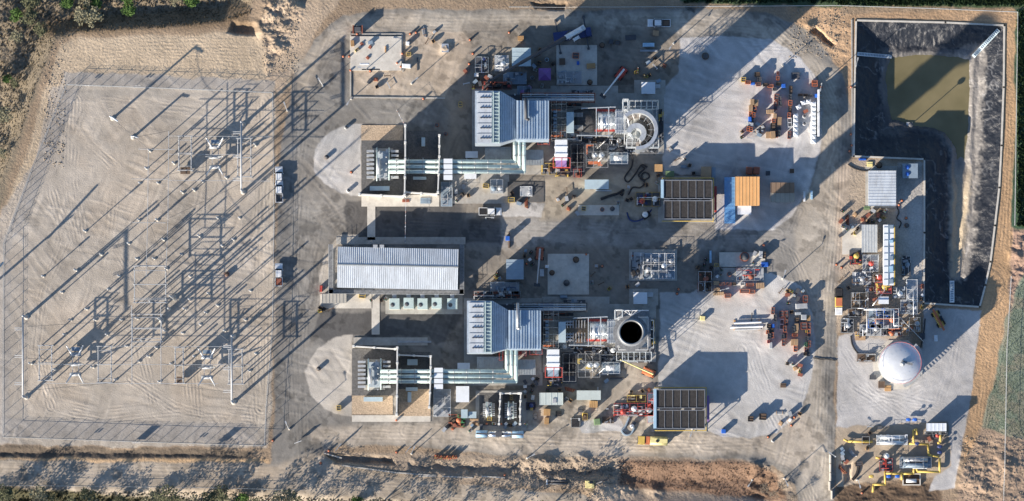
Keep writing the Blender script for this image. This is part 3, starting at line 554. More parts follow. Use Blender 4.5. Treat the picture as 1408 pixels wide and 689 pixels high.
hut('treatment_skid', 'blue-grey box unit with two round blue fans beside the south edge of the upper pond', 'unit', 1241, 225, 1262, 245, 2.4, 'bluegrey', 'bluegrey', 'y', 9, extra=[('fan', MB().lathe(*P(1248, 230, 2.5), [(.55, 2.42), (.55, 2.6), (.1, 2.6)], 18), 'blue'), ('fan', MB().lathe(*P(1248, 239, 2.5), [(.55, 2.42), (.55, 2.6), (.1, 2.6)], 18), 'blue')])
hut('white_booth', 'white rectangular roof booth below the southern row of pipe ducts', 'booth', 627, 531, 645, 553, 3.4, M_WHITEROOF, 'white_paint', 'y', 9)
hut('white_booth', 'small pale booth beneath the northern row of pipe ducts', 'booth', 638, 238, 655, 246, 3.2, M_WHITEROOF, 'white_paint', 'y', 9)
hut('white_cabinet', 'small white cabinet just north of the northern pipe ducts', 'cabinet', 640, 208, 657, 217, 2.8, M_WHITEROOF, 'white_paint', 'y', 9)
hut('white_cabinet', 'small white cabinet just north of the southern pipe ducts', 'cabinet', 629, 499, 646, 508, 2.8, M_WHITEROOF, 'white_paint', 'y', 9)
hut('pale_cabinet', 'pale blue-white cabinet beside the two southern transformer bays', 'cabinet', 634, 563, 643, 575, 2.2, M_PALEB, 'palegreen', 'y', 9)
hut('pale_cabinet', 'low pale cabinet group beside the two southern transformer bays', 'cabinet', 644, 566, 655, 575, 1.6, M_PALEB, 'palegreen', 'y', 9)
# ---------------------------------------------------------------- turbine units
def unit(ox, oy, nm, other):
    Q = lambda x, y: (x+ox, y+oy)
    def pb(m, x0, y0, x1, y1, z0, z1): return m.pb(x0+ox, y0+oy, x1+ox, y1+oy, z0, z1)
    # air filter house
    t = T('air_filter_house', 'tall %s air filter house with pale slab modules and blue-grey ribbed roof' % nm, 'filter house', 704+ox, 160+oy)
    Z = 21.5
    part(t, 'filter_section', pb(MB(), 653, 125, 688, 197, 6, Z), M_PANEL)
    m_ = MB(); ys = [127+i*14 for i in range(6)]
    for i in range(5): pb(m_, 656, ys[i]+.7, 676, ys[i]+13.3, Z, Z+.25)
    part(t, 'roof_module', m_, M_ROOF)
    m_ = MB()
    for i in range(5):
        pb(m_, 660, ys[i]+6.6, 675, ys[i]+7.4, Z+.25, Z+.4)
        for k in range(4): m_.cb(661.5+4*k+ox, ys[i]+7+oy, 1.1, 1.6, Z+.25, Z+.6)
    part(t, 'lifting_rail', m_, 'dark_grey')
    m_ = MB(); pb(m_, 677.5, 126, 679, 196.5, Z, Z+.5); pb(m_, 685.5, 126, 687, 196.5, Z, Z+.5)
    for i in range(15): pb(m_, 678, 128+i*4.8, 686.5, 129+i*4.8, Z, Z+.4)
    part(t, 'roof_ladder', m_, 'palegreen')
    a = [PZ(688+ox, 125+oy, Z), PZ(710+ox, 138+oy, Z-2.2), PZ(710+ox, 191+oy, Z-2.2), PZ(688+ox, 197+oy, Z)]
    m_ = MB(); m_.add([(x, y, z) for x, y, z in a]+[(x, y, 8 if i in (0, 3) else 9) for i, (x, y, z) in enumerate(a)], [(3, 2, 1, 0), (4, 5, 6, 7), (0, 1, 5, 4), (1, 2, 6, 5), (2, 3, 7, 6), (3, 0, 4, 7)])
    for i in range(1, 12):
        u = i/12; p = [a[0][k]+(a[3][k]-a[0][k])*u for k in range(3)]; q = [a[1][k]+(a[2][k]-a[1][k])*u for k in range(3)]
    for i in range(9):
        u = (i+.5)/9; p = Vector(a[0]).lerp(Vector(a[1]), u); q = Vector(a[3]).lerp(Vector(a[2]), u); m_.tube(p, q, .13, 4)
    for u in (.33, .66): m_.tube(Vector(a[0]).lerp(Vector(a[3]), u), Vector(a[1]).lerp(Vector(a[2]), u), .1, 4)
    part(t, 'transition_duct', m_, M_PANEL)
    Z2 = Z-1.2
    m_ = MB(); pb(m_, 710, 138, 755, 192, 7, Z2)
    for i in range(12): x = 712+i*3.75; pb(m_, x, 138.5, x+(1.5 if i % 3 else .8), 191.5, Z2, Z2+.22)
    part(t, 'duct_roof', m_, mat('duct_panel', (.40, .50, .60), .42, .2, .14, .35, 0, 8, .2))
    m_ = MB().path([PZ(723+ox, 135+oy, Z2+1), PZ(723+ox, 163+oy, Z2+1), PZ(728+ox, 165+oy, Z2+1)] if oy == 0 else [PZ(723+ox, 128+oy, Z2+1), PZ(723+ox, 163+oy, Z2+1), PZ(727+ox, 163+oy, Z2+1)], .4, 8); part(t, 'duct_pipe', m_, 'dark_grey' if oy == 0 else 'steel')
    m_ = MB(); pb(m_, 660, 130, 750, 188, 0, 5.5); part(t, 'lower_casing', m_, 'dark_grey')
    for x in (656, 672, 688, 708, 730, 752):
        for y in (130, 160, 188): part(t, 'leg', MB().cb(x+ox, y+oy, 2, 2, 0, 8), 'galv')
    # bus ducts: three pale green tubes each with an elbow
    t = T('bus_duct', 'three parallel pale green bus duct tubes bending north under the %s filter house' % nm, 'pipe duct', 610+ox, 229+oy)
    for k in range(3):
        y = 222+7*k; x = 708+6.3*k; z = 6.5
        m_ = MB().path([PZ(534+ox, y+oy, z), PZ(x+ox, y+oy, z), PZ(x+ox, 185+oy, z)], .52, 12)
        tb = part(t, 'tube', m_, 'palegreen')
        cl = MB()
        for q in range(9): xx = 545+q*18+ox; a = PZ(xx, y+oy, z); cl.tube((a[0]-.08, a[1], z), (a[0]+.08, a[1], z), .6, 12)
        for q in range(2): a = PZ(x+ox, 200+q*14+oy, z); cl.tube((a[0], a[1]-.08, z), (a[0], a[1]+.08, z), .6, 12)
        part(tb, 'clamp', cl, 'steel')
    for q in range(8):
        x = 562+q*20+ox; m_ = MB()
        for yy in (219, 239): a = PZ(x, yy+oy, 0); m_.tube(a, (a[0], a[1], 5.8), .12, 6)
        a = PZ(x, 219+oy, 5.8); b = PZ(x, 239+oy, 5.8); m_.tube(a, b, .14, 6); part(t, 'support', m_, 'galv')
    for k in range(4): part(t, 'white_box', MB().cb(616+ox+(0 if oy == 0 else -2), 221.5+7.5*k+oy+(0 if oy == 0 else -1), 12, 6.4, 5.6, 7.6), M_WHITEROOF)
    # generator enclosure beneath
    hut('generator_enclosure', 'dark grey ribbed generator enclosure beneath the %s bus ducts' % nm, 'enclosure', 667+ox, 202+oy, 703+ox, 220+oy, 4.5, M_ROOFD, 'dark_grey', 'y', .42)
    hut('generator_enclosure', 'smaller grey ribbed enclosure right of the elbows of the %s bus ducts' % nm, 'enclosure', 723+ox, 206+oy, 747+ox, 227+oy, 4.2, M_ROOFD, 'dark_grey', 'y', .42)
    # turbine train
    t = T('gas_turbine', '%s gas turbine with %s casing and white exhaust cylinder' % (nm, 'dark covered' if oy == 0 else 'brown and grey'), 'turbine', 805+ox, 166+oy)
    part(t, 'foundation', pb(MB(), 760, 146, 862, 188, .12, 2.2), M_CONC)
    if oy == 0:
        m_ = MB(); c = PZ(805, 165, 5.5); 
        m_.lathe(0, 0, [(0.1, 0), (2.6, 0.1), (3.0, 1.5), (3.2, 4.5), (2.7, 6.1), (.1, 6.2)], 20); m_.v = [(c[0]-3.1+z, c[1]+x, 4.0+y) for x, y, z in m_.v]; part(t, 'casing', m_, mat('dark_cover', (.035, .036, .04), .75, 0, .5, 1.2, .1, 1.5, .35))
        for yy in (158, 175): part(t, 'cooling_fins', MB().ribs(790+ox, yy-3, 801+ox, yy+3, 7.0, .33, 'y', .18, .2), 'galv')
    else:
        part(t, 'casing', MB().tube(PZ(786+ox, 166+oy, 4.6), PZ(820+ox, 166+oy, 4.6), 2.4, 16), mat('oily_casing', (.16, .12, .085), .5, .4, .4, 1.2, .02, 4, .4))
        m_ = MB(); [pb(m_, 788, y, 798, y+2, 4, 7) for y in (153, 157, 170, 174, 178)]; [m_.tube(PZ(791+ox+q*4, 152+oy, 6.8), PZ(791+ox+q*4, 182+oy, 6.8), .14, 6) for q in range(7)]; part(t, 'manifold', m_, 'steel')
        for yy in (150, 178): part(t, 'hatch', pb(MB(), 803, yy-2, 812, yy+5, 4, 6.3), 'brown')
    m_ = MB(); a = PZ(822+ox, 166+oy, 5); b = PZ(846+ox, 166+oy, 5); m_.tube(a, b, 2.35, 20)
    for q in range(5): u = Vector(a).lerp(Vector(b), .02+q*.24); m_.tube(u, u+Vector((.18, 0, 0)), 2.5, 20)
    part(t, 'exhaust_cylinder', m_, 'insul')
    m_ = MB(); pb(m_, 846, 151, 862, 183, 1.5, 8)
    for q in range(5): pb(m_, 847+q*3.2, 150.5, 848+q*3.2, 183.5, 1.5, 8.3)
    for q in range(4): pb(m_, 845.5, 153+q*8.5, 862.5, 154+q*8.5, 7, 8.4)
    part(t, 'diffuser', m_, 'insul')
    part(t, 'inlet_duct', pb(MB(), 779, 154, 789, 182, 1, 8.5), M_PALEB)
    m_ = MB(); pb(m_, 818, 150, 846, 154, 5.0, 5.2); pb(m_, 818, 177, 846, 181, 5.0, 5.2); part(t, 'side_platform', m_, 'red')
    m_ = MB()
    for (xa, ya, xb, yb) in ((800, 149, 846, 147), (794, 186, 842, 187), (837, 148, 837, 187), (820, 148, 820, 187)): m_.tube(PZ(xa+ox, ya+oy, 8.3), PZ(xb+ox, yb+oy, 8.3), .13, 6)
    for (xa, ya) in ((800, 149), (846, 147), (794, 186), (842, 187), (837, 148), (837, 187), (820, 148), (820, 187)): a = PZ(xa+ox, ya+oy, 8.3); m_.tube((a[0], a[1], 0), a, .18, 6)
    part(t, 'gantry_frame', m_, 'insul')
    # auxiliaries between filter house and turbine
    m_ = MB().frame(758+ox, 134+oy, 779+ox, 190+oy, 0, 7, 3, 6, 3, .045)
    t = T('scaffold', 'scaffold bay with orange planks between the %s filter house and its turbine' % nm, 'scaffold', 768+ox, 162+oy); part(t, 'tube_frame', m_, 'steel')
    for q, yy in enumerate((138, 150, 186)): part(t, 'plank', pb(MB(), 758, yy, 768+q*3, yy+2.4, 5.3, 5.4), 'orange')
    for q in range(6): part(t, 'module_box', pb(MB(), 761, 152+q*5, 766, 155.6+q*5, 0, 6), 'bluegrey')
    t = T('white_duct', 'white rectangular duct with sunlit flanges running south from the %s turbine' % nm, 'duct', 771+ox, 206+oy)
    m_ = MB(); pb(m_, 763, 192, 780, 220, 1.5, 6); pb(m_, 762.3, 201, 780.7, 203, 1.5, 6.2); pb(m_, 762.3, 211, 780.7, 213, 1.5, 6.2); part(t, 'duct_body', m_, M_WHITEROOF)
    fr = MB().frame(761+ox, 217+oy, 784+ox, 230+oy, 0, 6, 2, 1, 2, .1); part(t, 'red_frame', fr, 'red'); part(t, 'end_box', pb(MB(), 764, 220, 779, 229, 0, 4), 'lilac' if oy == 0 else 'bluegrey')
    # pipe rack north of the turbine
    t = T('pipe_rack', 'long pipe rack north of the %s turbine' % nm, 'pipe rack', 760+ox, 136+oy)
    part(t, 'steel_frame', MB().frame(716+ox, 128+oy, 818+ox, 140+oy, 0, 6, 12, 1, 2, .1), 'rust' if oy == 0 else 'dark_grey')
    for k, (yy, c, r) in enumerate(((130, 'galv', .16), (133, 'bluegrey', .25), (136.5, 'white_paint', .2), (138.5, 'steel', .15))): part(t, 'pipe', MB().tube(PZ(718+ox, yy+oy, 6.2), PZ(817+ox, yy+oy, 6.2), r, 8), c)
    for k in range(3): part(t, 'cable_tray', pb(MB(), 730+k*24, 128.5, 748+k*24, 139.5, 4.0, 4.3), ('bluegrey', 'navy', 'brown')[k])
    # dark skid bay, dome filters, tank skid
    t = T('lube_oil_bay', 'dark open equipment bay with thin frame south of the %s turbine' % nm, 'equipment bay', 796+ox, 219+oy)
    m_ = MB(); pb(m_, 783, 196, 804, 238, .12, .3); part(t, 'floor', m_, 'dark_grey'); part(t, 'frame', MB().frame(785+ox, 198+oy, 803+ox, 236+oy, .2, 3.5, 2, 3, 1, .045), 'steel')
    m_ = MB(); [pb(m_, 787+5*i, 204+9*j, 790.5+5*i, 210+9*j, .3, 1.6+.4*i) for i in range(3) for j in range(3)]; part(t, 'machinery', m_, 'black')
    t = T('filter_vessels', 'pair of white domed filter vessels in a scaffold south of the %s turbine' % nm, 'vessels', 822+ox, 213+oy)
    for k in range(2):
        a = P(818+ox+9*k+(4 if oy else 0), 213+oy, 4); m_ = MB().lathe(a[0], a[1], [(.85, .3), (.85, 3.6), (.7, 4.1), (.35, 4.4), (.05, 4.5)], 18); part(t, 'vessel', m_, 'insul')
    m_ = MB()
    for k in range(26): x = 808+random.random()*26+(3 if oy else 0); y = 200+random.random()*28; a = PZ(x+ox, y+oy, .2); m_.tube(a, (a[0]+random.choice((0, 2.0, -1.5)), a[1]+random.choice((0, 1.8)), .2+random.random()*3.4), .09+.08*random.random(), 6)
    part(t, 'pipework', m_, 'steel')
    part(t, 'scaffold_frame', MB().frame(806+ox, 198+oy, 836+ox, 230+oy, 0, 4.6, 3, 3, 2, .045), 'steel')
    m_ = MB()
    for (a, b, c, d) in (((806, 199, 808, 212), (809, 222, 826, 226), (822, 226, 828, 228), (808, 199, 816, 201)) if oy == 0 else ((805, 204, 811, 206), (816, 216, 824, 219), (805, 206, 808, 212), (828, 214, 836, 216))): pb(m_, a, b, c, d, 3.2, 3.35)
    part(t, 'walk_boards', m_, 'orange' if oy == 0 else 'yellow')
    t = T('tank_skid', 'small skid with a horizontal white drum south-west of the %s stack' % nm, 'tank skid', 850+ox, 217+oy)
    part(t, 'skid_base', pb(MB(), 838, 209, 864, 226, .1, .5), 'bluegrey'); part(t, 'drum', MB().tube(PZ(844+ox, 217+oy, 1.8), PZ(857+ox, 217+oy, 1.8), .75, 14), 'white_paint')
    m_ = MB(); m_.frame(839+ox, 210+oy, 863+ox, 225+oy, .5, 2.8, 3, 1, 1, .06); part(t, 'rail', m_, 'galv')
unit(0, 0, 'northern', 0); unit(-11, 288.5, 'southern', 1)
# --- stacks
def lattice(m_, x0, y0, x1, y1, z0, z1, nx, ny, nz, r): m_.frame(x0, y0, x1, y1, z0, z1, nx, ny, nz, r, True)
t = T('exhaust_stack', 'tall round exhaust stack with wide black opening inside a steel gallery', 'stack', 870, 459)
a = P(868, 457, 44)
part(t, 'shell', MB().lathe(a[0], a[1], [(3.3, 8), (3.3, 20), (3.15, 22), (3.15, 40), (3.3, 41.5), (3.3, 44), (2.85, 44), (2.85, 24), (2.8, 12), (.1, 12)], 48, True, False), mat('stack_shell', (.30, .315, .32), .5, .4, .2, .5, 0, 8, .3))
for z in (14, 20, 26, 32, 38, 43): part(t, 'stiffener_ring', MB().lathe(a[0], a[1], [(3.3, z), (3.5, z), (3.5, z+.2), (3.3, z+.2)], 32, False, False), 'galv')
part(t, 'stack_base', MB().pb(852, 438, 890, 478, 0, 12), mat('casing_light', (.52, .55, .54), .5, .3, .2, .5, 0, 8, .35))
part(t, 'liner', MB().lathe(a[0], a[1], [(2.84, 20), (2.84, 43.6), (2.78, 43.6), (2.78, 20)], 32, True, False), mat('sooty_liner', (.10, .095, .09), .8, 0, .4, .8, 0, 8, .4))
part(t, 'ring_platform', MB().lathe(a[0], a[1], [(3.3, 36), (4.5, 36), (4.5, 36.15), (3.3, 36.15)], 32, False, False), M_GRATE)
g_ = MB(); g_.frame(850, 436, 891, 481, 0, 13, 3, 3, 4, .09, True); part(t, 'gallery_frame', g_, 'white_paint')
m_ = MB(); 
for (x0, y0, x1, y1, z) in ((848, 478, 892, 484, 12.5), (890, 436, 895, 484, 12.5), (846, 436, 850, 482, 12.5), (848, 427, 893, 436, 10)): m_.pb(x0, y0, x1, y1, z, z+.12)
part(t, 'gallery_deck', m_, M_GRATE)
m_ = MB(); m_.frame(846, 426, 856, 438, 0, 17, 1, 1, 5, .13, True); m_.frame(848, 484, 896, 496, 0, 6, 6, 1, 2, .09, True); m_.frame(893, 440, 899, 478, 0, 9, 1, 3, 2, .09, True); part(t, 'stair_tower', m_, 'insul')
m_ = MB()
for i in range(5): m_.tube(PZ(868, 434, 15), PZ(856+i*7, 426, 15), .08, 4)
m_.tube(PZ(856, 427, 15), PZ(892, 427, 15), .14, 5); part(t, 'truss', m_, 'white_paint')
t = T('unfinished_stack', 'unfinished exhaust stack of curved white shell pieces nested inside scaffolding', 'stack', 878, 172)
part(t, 'stack_base', MB().pb(862, 150, 901, 190, 0, 8), MATS['casing_light'])
def arcshell(cx, cy, r0, r1, a0, a1, z0, z1, n=20):
    c = P(cx, cy, z1); m_ = MB(); m_.smooth = False; vs = []
    for i in range(n+1):
        t_ = R(a0+(a1-a0)*i/n); 
        for r in (r0, r1):
            for z in (z0, z1): vs.append((c[0]+r*math.cos(t_), c[1]+r*math.sin(t_), z))
    fs = []
    for i in range(n):
        b = i*4; fs += [(b+1, b+3, b+7, b+5), (b, b+4, b+6, b+2), (b, b+1, b+5, b+4), (b+2, b+6, b+7, b+3)]
    fs += [(0, 2, 3, 1), (4*n, 4*n+1, 4*n+3, 4*n+2)]; return m_.add(vs, fs)
part(t, 'outer_shell', arcshell(877, 178, 4.3, 5.2, -95, 132, 8, 24), 'insul')
part(t, 'middle_shell', arcshell(877, 178, 3.2, 3.9, -95, 132, 8, 17), mat('shell_inner', (.28, .25, .23), .6, .2, .3, 1))
part(t, 'inner_shell', arcshell(875, 183, 1.3, 2.6, -60, 175, 8, 20), 'insul')
m_ = MB()
for q in range(8): t_ = R(-80+q*27); c = P(877, 179, 17); m_.tube((c[0]+2.7*math.cos(t_), c[1]+2.7*math.sin(t_), 17.2), (c[0]+4.4*math.cos(t_), c[1]+4.4*math.sin(t_), 17.4), .08, 5)
part(t, 'stiffener', m_, 'white_paint')
m_ = MB(); m_.frame(859, 146, 903, 196, 0, 12, 3, 3, 4, .06, True); part(t, 'scaffold_frame', m_, 'galv')
m_ = MB(); m_.frame(857, 136, 864, 150, 0, 18, 1, 1, 5, .13, True); m_.frame(866, 138, 905, 150, 0, 12, 5, 1, 3, .09, True); m_.frame(862, 190, 906, 202, 0, 10, 6, 1, 3, .1, True); part(t, 'stair_tower', m_, 'insul')
m_ = MB(); m_.pb(862, 191, 904, 200, 9.2, 9.32); m_.pb(898, 150, 905, 192, 9.2, 9.32); m_.pb(868, 139, 903, 149, 6, 6.12); part(t, 'gallery_deck', m_, M_GRATE)
m_ = MB(); m_.tube(PZ(860, 150, 15), PZ(874, 160, 16), .35, 8); m_.tube(PZ(862, 156, 15), PZ(866, 176, 14), .3, 8); m_.tube(PZ(864, 182, 12), PZ(874, 194, 9), .35, 8); part(t, 'crossing_duct', m_, 'insul')
# --- cooler banks
def cooler(x0, y0, nm, flip):
    x1 = x0+66; t = T('fan_cooler', '%s fan cooler with two rows of dark square panels in a bright frame' % nm, 'cooler', x0+33, y0+26)
    H = 5.2
    for k, yy in enumerate((y0, y0+28)):
        bank = part(t, 'panel_bank', MB().pb(x0, yy, x1, yy+25, H-1.6, H), mat('cooler_mesh', (.032, .03, .03), .75, .1, .4, 1.5, .05, 6, .25)); m_ = MB()
        for i in range(7): m_.pb(x0+i*11-.35, yy, x0+i*11+.35, yy+25, H, H+.14)
        m_.pb(x0, yy-.5, x1, yy+.5, H, H+.16); m_.pb(x0, yy+24.5, x1, yy+25.5, H, H+.16); part(bank, 'panel_frame', m_, 'steel')
    m_ = MB()
    for i in range(4): m_.pb(x0+8+i*15, y0+25.5, x0+18+i*15, y0+27.6, 1, H-.8)
    part(t, 'middle_pipework', m_, 'rust' if flip else 'dark_grey')
    part(t, 'header_box', MB().pb(x0-4, y0-1, x0-.5, y0+(24 if not flip else 53), 1, H+.3), mat('header_blue', (.35, .52, .66), .4, 0, .1, 1))
    m_ = MB(); c = [PZ(x0-2, y0-3, H-1), PZ(x1+2, y0-3, H-1), PZ(x1+2, y0+56, H-1), PZ(x0-2, y0+56, H-1)]
    m_.path([(c[3][0], c[3][1], c[3][2]), c[0]] if 0 else [c[0], c[1], c[2], c[3]], .12, 5); 
    for v in c: m_.tube((v[0], v[1], 0), v, .1, 5)
    part(t, 'yellow_handrail', m_, 'yellow')
    for x in (x0+2, x0+33, x1-2):
        for y in (y0+2, y0+26, y0+51): part(t, 'leg', MB().cb(x, y, 1.6, 1.6, 0, H-1.6), 'galv')
    part(t, 'walkway', MB().pb(x1+3, y0+8, x1+6.5, y0+44, 2.2, 2.35), 'red' if not flip else 'lilac')
cooler(913, 248, 'northern', False); cooler(903, 536, 'southern', True)
# --- transformer bays with white firewalls
M_FW = mat('firewall', (.66, .66, .63), .7, 0, .08, .5, 0, 8, .25)
def firewall(label, pts, h):
    t = T('firewall', label, 'wall', *pts[0]); m_ = MB()
    for a, b in zip(pts[:-1], pts[1:]):
        A = Vector(PZ(*a, h)); B = Vector(PZ(*b, h)); d = B-A; c = (A+B)/2; m_.box(c.x, c.y, -.1, d.length, .32, h, math.atan2(d.y, d.x))
    part(t, 'wall_panel', m_, M_FW)
    for a in pts: q = P(*a, h); part(t, 'column', MB().box(q[0], q[1], -.1, .62, .62, h+.35, 0, .03), M_FW)
    for a, b in zip(pts[:-1], pts[1:]):
        q = P((a[0]+b[0])/2, (a[1]+b[1])/2, h); part(t, 'column', MB().box(q[0], q[1], -.1, .6, .6, h+.3, 0, .03), M_FW)
    return t
def transformer(label, x0, y0, x1, y1, z=3.6):
    t = T('transformer', label, 'transformer', (x0+x1)/2, (y0+y1)/2); cx, cy = (x0+x1)/2, (y0+y1)/2; w_, d_ = (x1-x0), (y1-y0)
    part(t, 'tank', MB().pb(x0+w_*.3, y0+d_*.08, x1-w_*.25, y1-d_*.08, .4, z, 0, .08), mat('transformer_grey', (.40, .46, .50), .5, .1, .2, .8, 0, 8, .3))
    for s, xa in ((-1, x0), (1, x1-w_*.22)):
        for k in range(7): yy = y0+d_*(.05+.135*k); part(t, 'radiator', MB().pb(xa, yy, xa+w_*.24, yy+d_*.075, .8, z-.2), 'galv')
    m_ = MB(); a = PZ(x0+w_*.33, y0-1, z+.9); b = PZ(x0+w_*.33, y1+1, z+.9); m_.tube(a, b, .18, 8); a = PZ(x1-w_*.28, y0-1, z+.4); b = PZ(x1-w_*.28, y1, z+.4); m_.tube(a, b, .16, 8); part(t, 'header_pipe', m_, 'palegreen')
    part(t, 'conservator', MB().tube(PZ(x0+w_*.38, y1-d_*.2, z+1.3), PZ(x0+w_*.38, y0+d_*.3, z+1.3), .5, 12), 'galv')
    for k in range(3):
        c = P(x1-w_*.36, y0+d_*(.28+.2*k), z); m_ = MB().lathe(c[0], c[1], [(.28, z), (.2, z+.5), (.28, z+.6), (.18, z+1.1), (.25, z+1.2), (.1, z+1.9)], 10); part(t, 'bushing', m_, 'grey_paint')
    m_ = MB()
    for k in range(14): a = PZ(x0+w_*(.32+.38*random.random()), y0+d_*random.random(), z); m_.box(a[0], a[1], z, .3+random.random()*.7, .3+random.random()*.6, .15+random.random()*.5)
    part(t, 'fittings', m_, 'galv'); part(t, 'base', MB().pb(x0+w_*.2, y0, x1-w_*.15, y1, .05, .4), M_CONC); return t
def pit(x0, y0, x1, y1, col='stone_bed'):
    solo('gravel_bed', None, None, MB().pb(x0, y0, x1, y1, -.05, .16), mat(col, *{'stone_bed': ((.44, .34, .24), .95, 0, .35, 3, .12, 4, .1), 'dark_bed': ((.12, .12, .12), .95, 0, .35, 2, .08, 4, .3)}[col]), kind='structure')
pit(497, 172, 554, 193); pit(497, 193, 554, 268, 'dark_bed'); pit(557, 180, 603, 264, 'dark_bed')  # the darker bed copy puts the shade in the bays into the stone colour
pit(484, 480, 545, 544, 'dark_bed'); pit(484, 544, 540, 570); pit(548, 484, 592, 535, 'dark_bed'); pit(548, 535, 592, 572)
pit(659, 540, 688, 585, 'dark_bed'); pit(691, 540, 716, 585, 'dark_bed')
transformer('large grey transformer with radiator banks in the northern bay', 504, 204, 547, 248, 4.2)
transformer('large grey transformer with radiator banks in the southern bay', 492, 494, 536, 536, 4.2)
transformer('small grey transformer in the western of the two small southern bays', 664, 554, 680, 573, 2.4)
transformer('small grey transformer in the eastern of the two small southern bays', 694, 553, 710, 576, 2.6)
firewall('white-topped firewall between the northern transformer and its neighbouring bay', [(557, 172), (557, 219), (556, 268)], 9.5)
firewall('white-topped firewall at the east end of the northern transformer bays', [(604, 186), (604, 215), (602, 264)], 8.0)
firewall('white-topped wall along the south side of the northern transformer bays', [(494, 267), (554, 270)], 4.0)
firewall('white-topped wall south of the northern equipment bay', [(558, 264), (600, 267)], 4.0)
firewall('white-topped firewall between the southern transformer and its neighbouring bay', [(546, 478), (546, 520), (545, 570)], 9.5)
firewall('white-topped firewall at the east end of the southern transformer bays', [(592, 490), (592, 520), (590, 560)], 8.0)
firewall('white-topped wall along the north side of the southern transformer bays', [(486, 476), (543, 480)], 4.0)
firewall('white-topped wall along the north side of the southern equipment bay', [(548, 488), (590, 490)], 4.0)
firewall('white-topped firewall between the two small transformer bays', [(688, 541), (687, 562), (686, 583)], 4.5)
firewall('white-topped firewall east of the two small transformer bays', [(716, 541), (715, 562), (715, 583)], 4.5)
firewall('white-topped wall across the north end of the small transformer bays', [(690, 541), (713, 541)], 4.0)
for lb, (x, y, w_, d_, h) in {'pale cabinet at the south edge of the northern transformer bay': (522, 259, 27, 6, 2.2), 'pale cabinet in the bay between the northern firewalls': (582, 195, 5, 12, 2.0), 'flat pale cabinet south of the ducts between the northern firewalls': (577, 245, 18, 4, 2.0),
  'pale cabinet at the south edge of the southern transformer bay': (513, 549, 26, 6, 2.2), 'pale cabinet north of the ducts between the southern firewalls': (567, 498, 14, 8, 2.2), 'pale cabinet south of the ducts between the southern firewalls': (566, 535, 16, 5, 2.0), 'grey cabinet standing below the southern equipment bay cabinet': (563, 546, 5, 14, 1.8)}.items():
    t = T('control_cabinet', lb, 'cabinet', x, y); part(t, 'housing', MB().cb(x, y, w_, d_, .1, h), M_PALEB); m_ = MB(); [m_.cb(x-w_*.4+w_*.2*i, y+d_/2, w_*.17, .25, .3, h-.2) for i in range(5)]; part(t, 'door', m_, 'galv')
# --- round tank
t = T('storage_tank', 'large round silver water tank with conical roof and pink-red top railing', 'tank', 1238, 499)
a = P(1238, 499, 10)
part(t, 'shell', MB().lathe(a[0], a[1], [(5.35, 0), (5.35, 9.6)], 64), 'insul')
part(t, 'roof', MB().lathe(a[0], a[1], [(5.5, 9.5), (5.5, 9.62), (4.9, 9.95), (4.0, 10.35), (3.0, 10.68), (2.0, 10.9), (1, 11.03), (.05, 11.08)], 64), mat('tank_roof', (.68, .71, .74), .34, .25, .08, .4, 0, 8, .14))
m_ = MB()
for z, r in ((10.55, 5.42),):
    for i in range(48): a0 = 2*math.pi*i/48; a1 = 2*math.pi*(i+1)/48; m_.tube((a[0]+r*math.cos(a0), a[1]+r*math.sin(a0), z), (a[0]+r*math.cos(a1), a[1]+r*math.sin(a1), z), .05, 4)
for i in range(24): a0 = 2*math.pi*i/24; m_.tube((a[0]+5.4*math.cos(a0), a[1]+5.4*math.sin(a0), 9.6), (a[0]+5.4*math.cos(a0), a[1]+5.4*math.sin(a0), 10.6), .045, 4)
part(t, 'top_railing', m_, mat('pink_red', (.6, .14, .16), .5))
m_ = MB(); [m_.tube((a[0]+3*math.cos(q), a[1]+3*math.sin(q), 10.7), (a[0]+5.4*math.cos(q), a[1]+5.4*math.sin(q), 9.7), .03, 4) for q in [i*math.pi/8 for i in range(16)]]; part(t, 'roof_seam', m_, 'insul')
part(t, 'vent', MB().lathe(a[0]+.5, a[1]-.3, [(.35, 10.8), (.35, 11.5), (.6, 11.55), (.1, 11.9)], 14), 'galv'); part(t, 'manway', MB().lathe(a[0]+2.6, a[1]-1.2, [(.5, 10), (.5, 10.5), (.1, 10.55)], 14), 'galv')
part(t, 'roof_walk', MB().box(a[0]+1.7, a[1]+.0, 11.1, 3.0, .6, .12, R(-18)), M_GRATE)
m_ = MB()
for q in range(40):
    a0 = R(-75+q*3.2); z = .2+q*.245; m_.box(a[0]+5.95*math.cos(a0), a[1]+5.95*math.sin(a0), z, 1.0, .34, .06, a0)
    if q % 2 == 0: m_.tube((a[0]+6.4*math.cos(a0), a[1]+6.4*math.sin(a0), z), (a[0]+6.4*math.cos(a0), a[1]+6.4*math.sin(a0), z+1.1), .04, 4)
part(t, 'spiral_stair', m_, 'galv')
o8 = [(a[0]+6.9*math.cos(R(22.5+45*i)), a[1]-.3+6.9*math.sin(R(22.5+45*i))) for i in range(8)]
solo('tank_pad', None, None, MB().prism(o8, -.1, .22), M_CONC2, kind='structure')
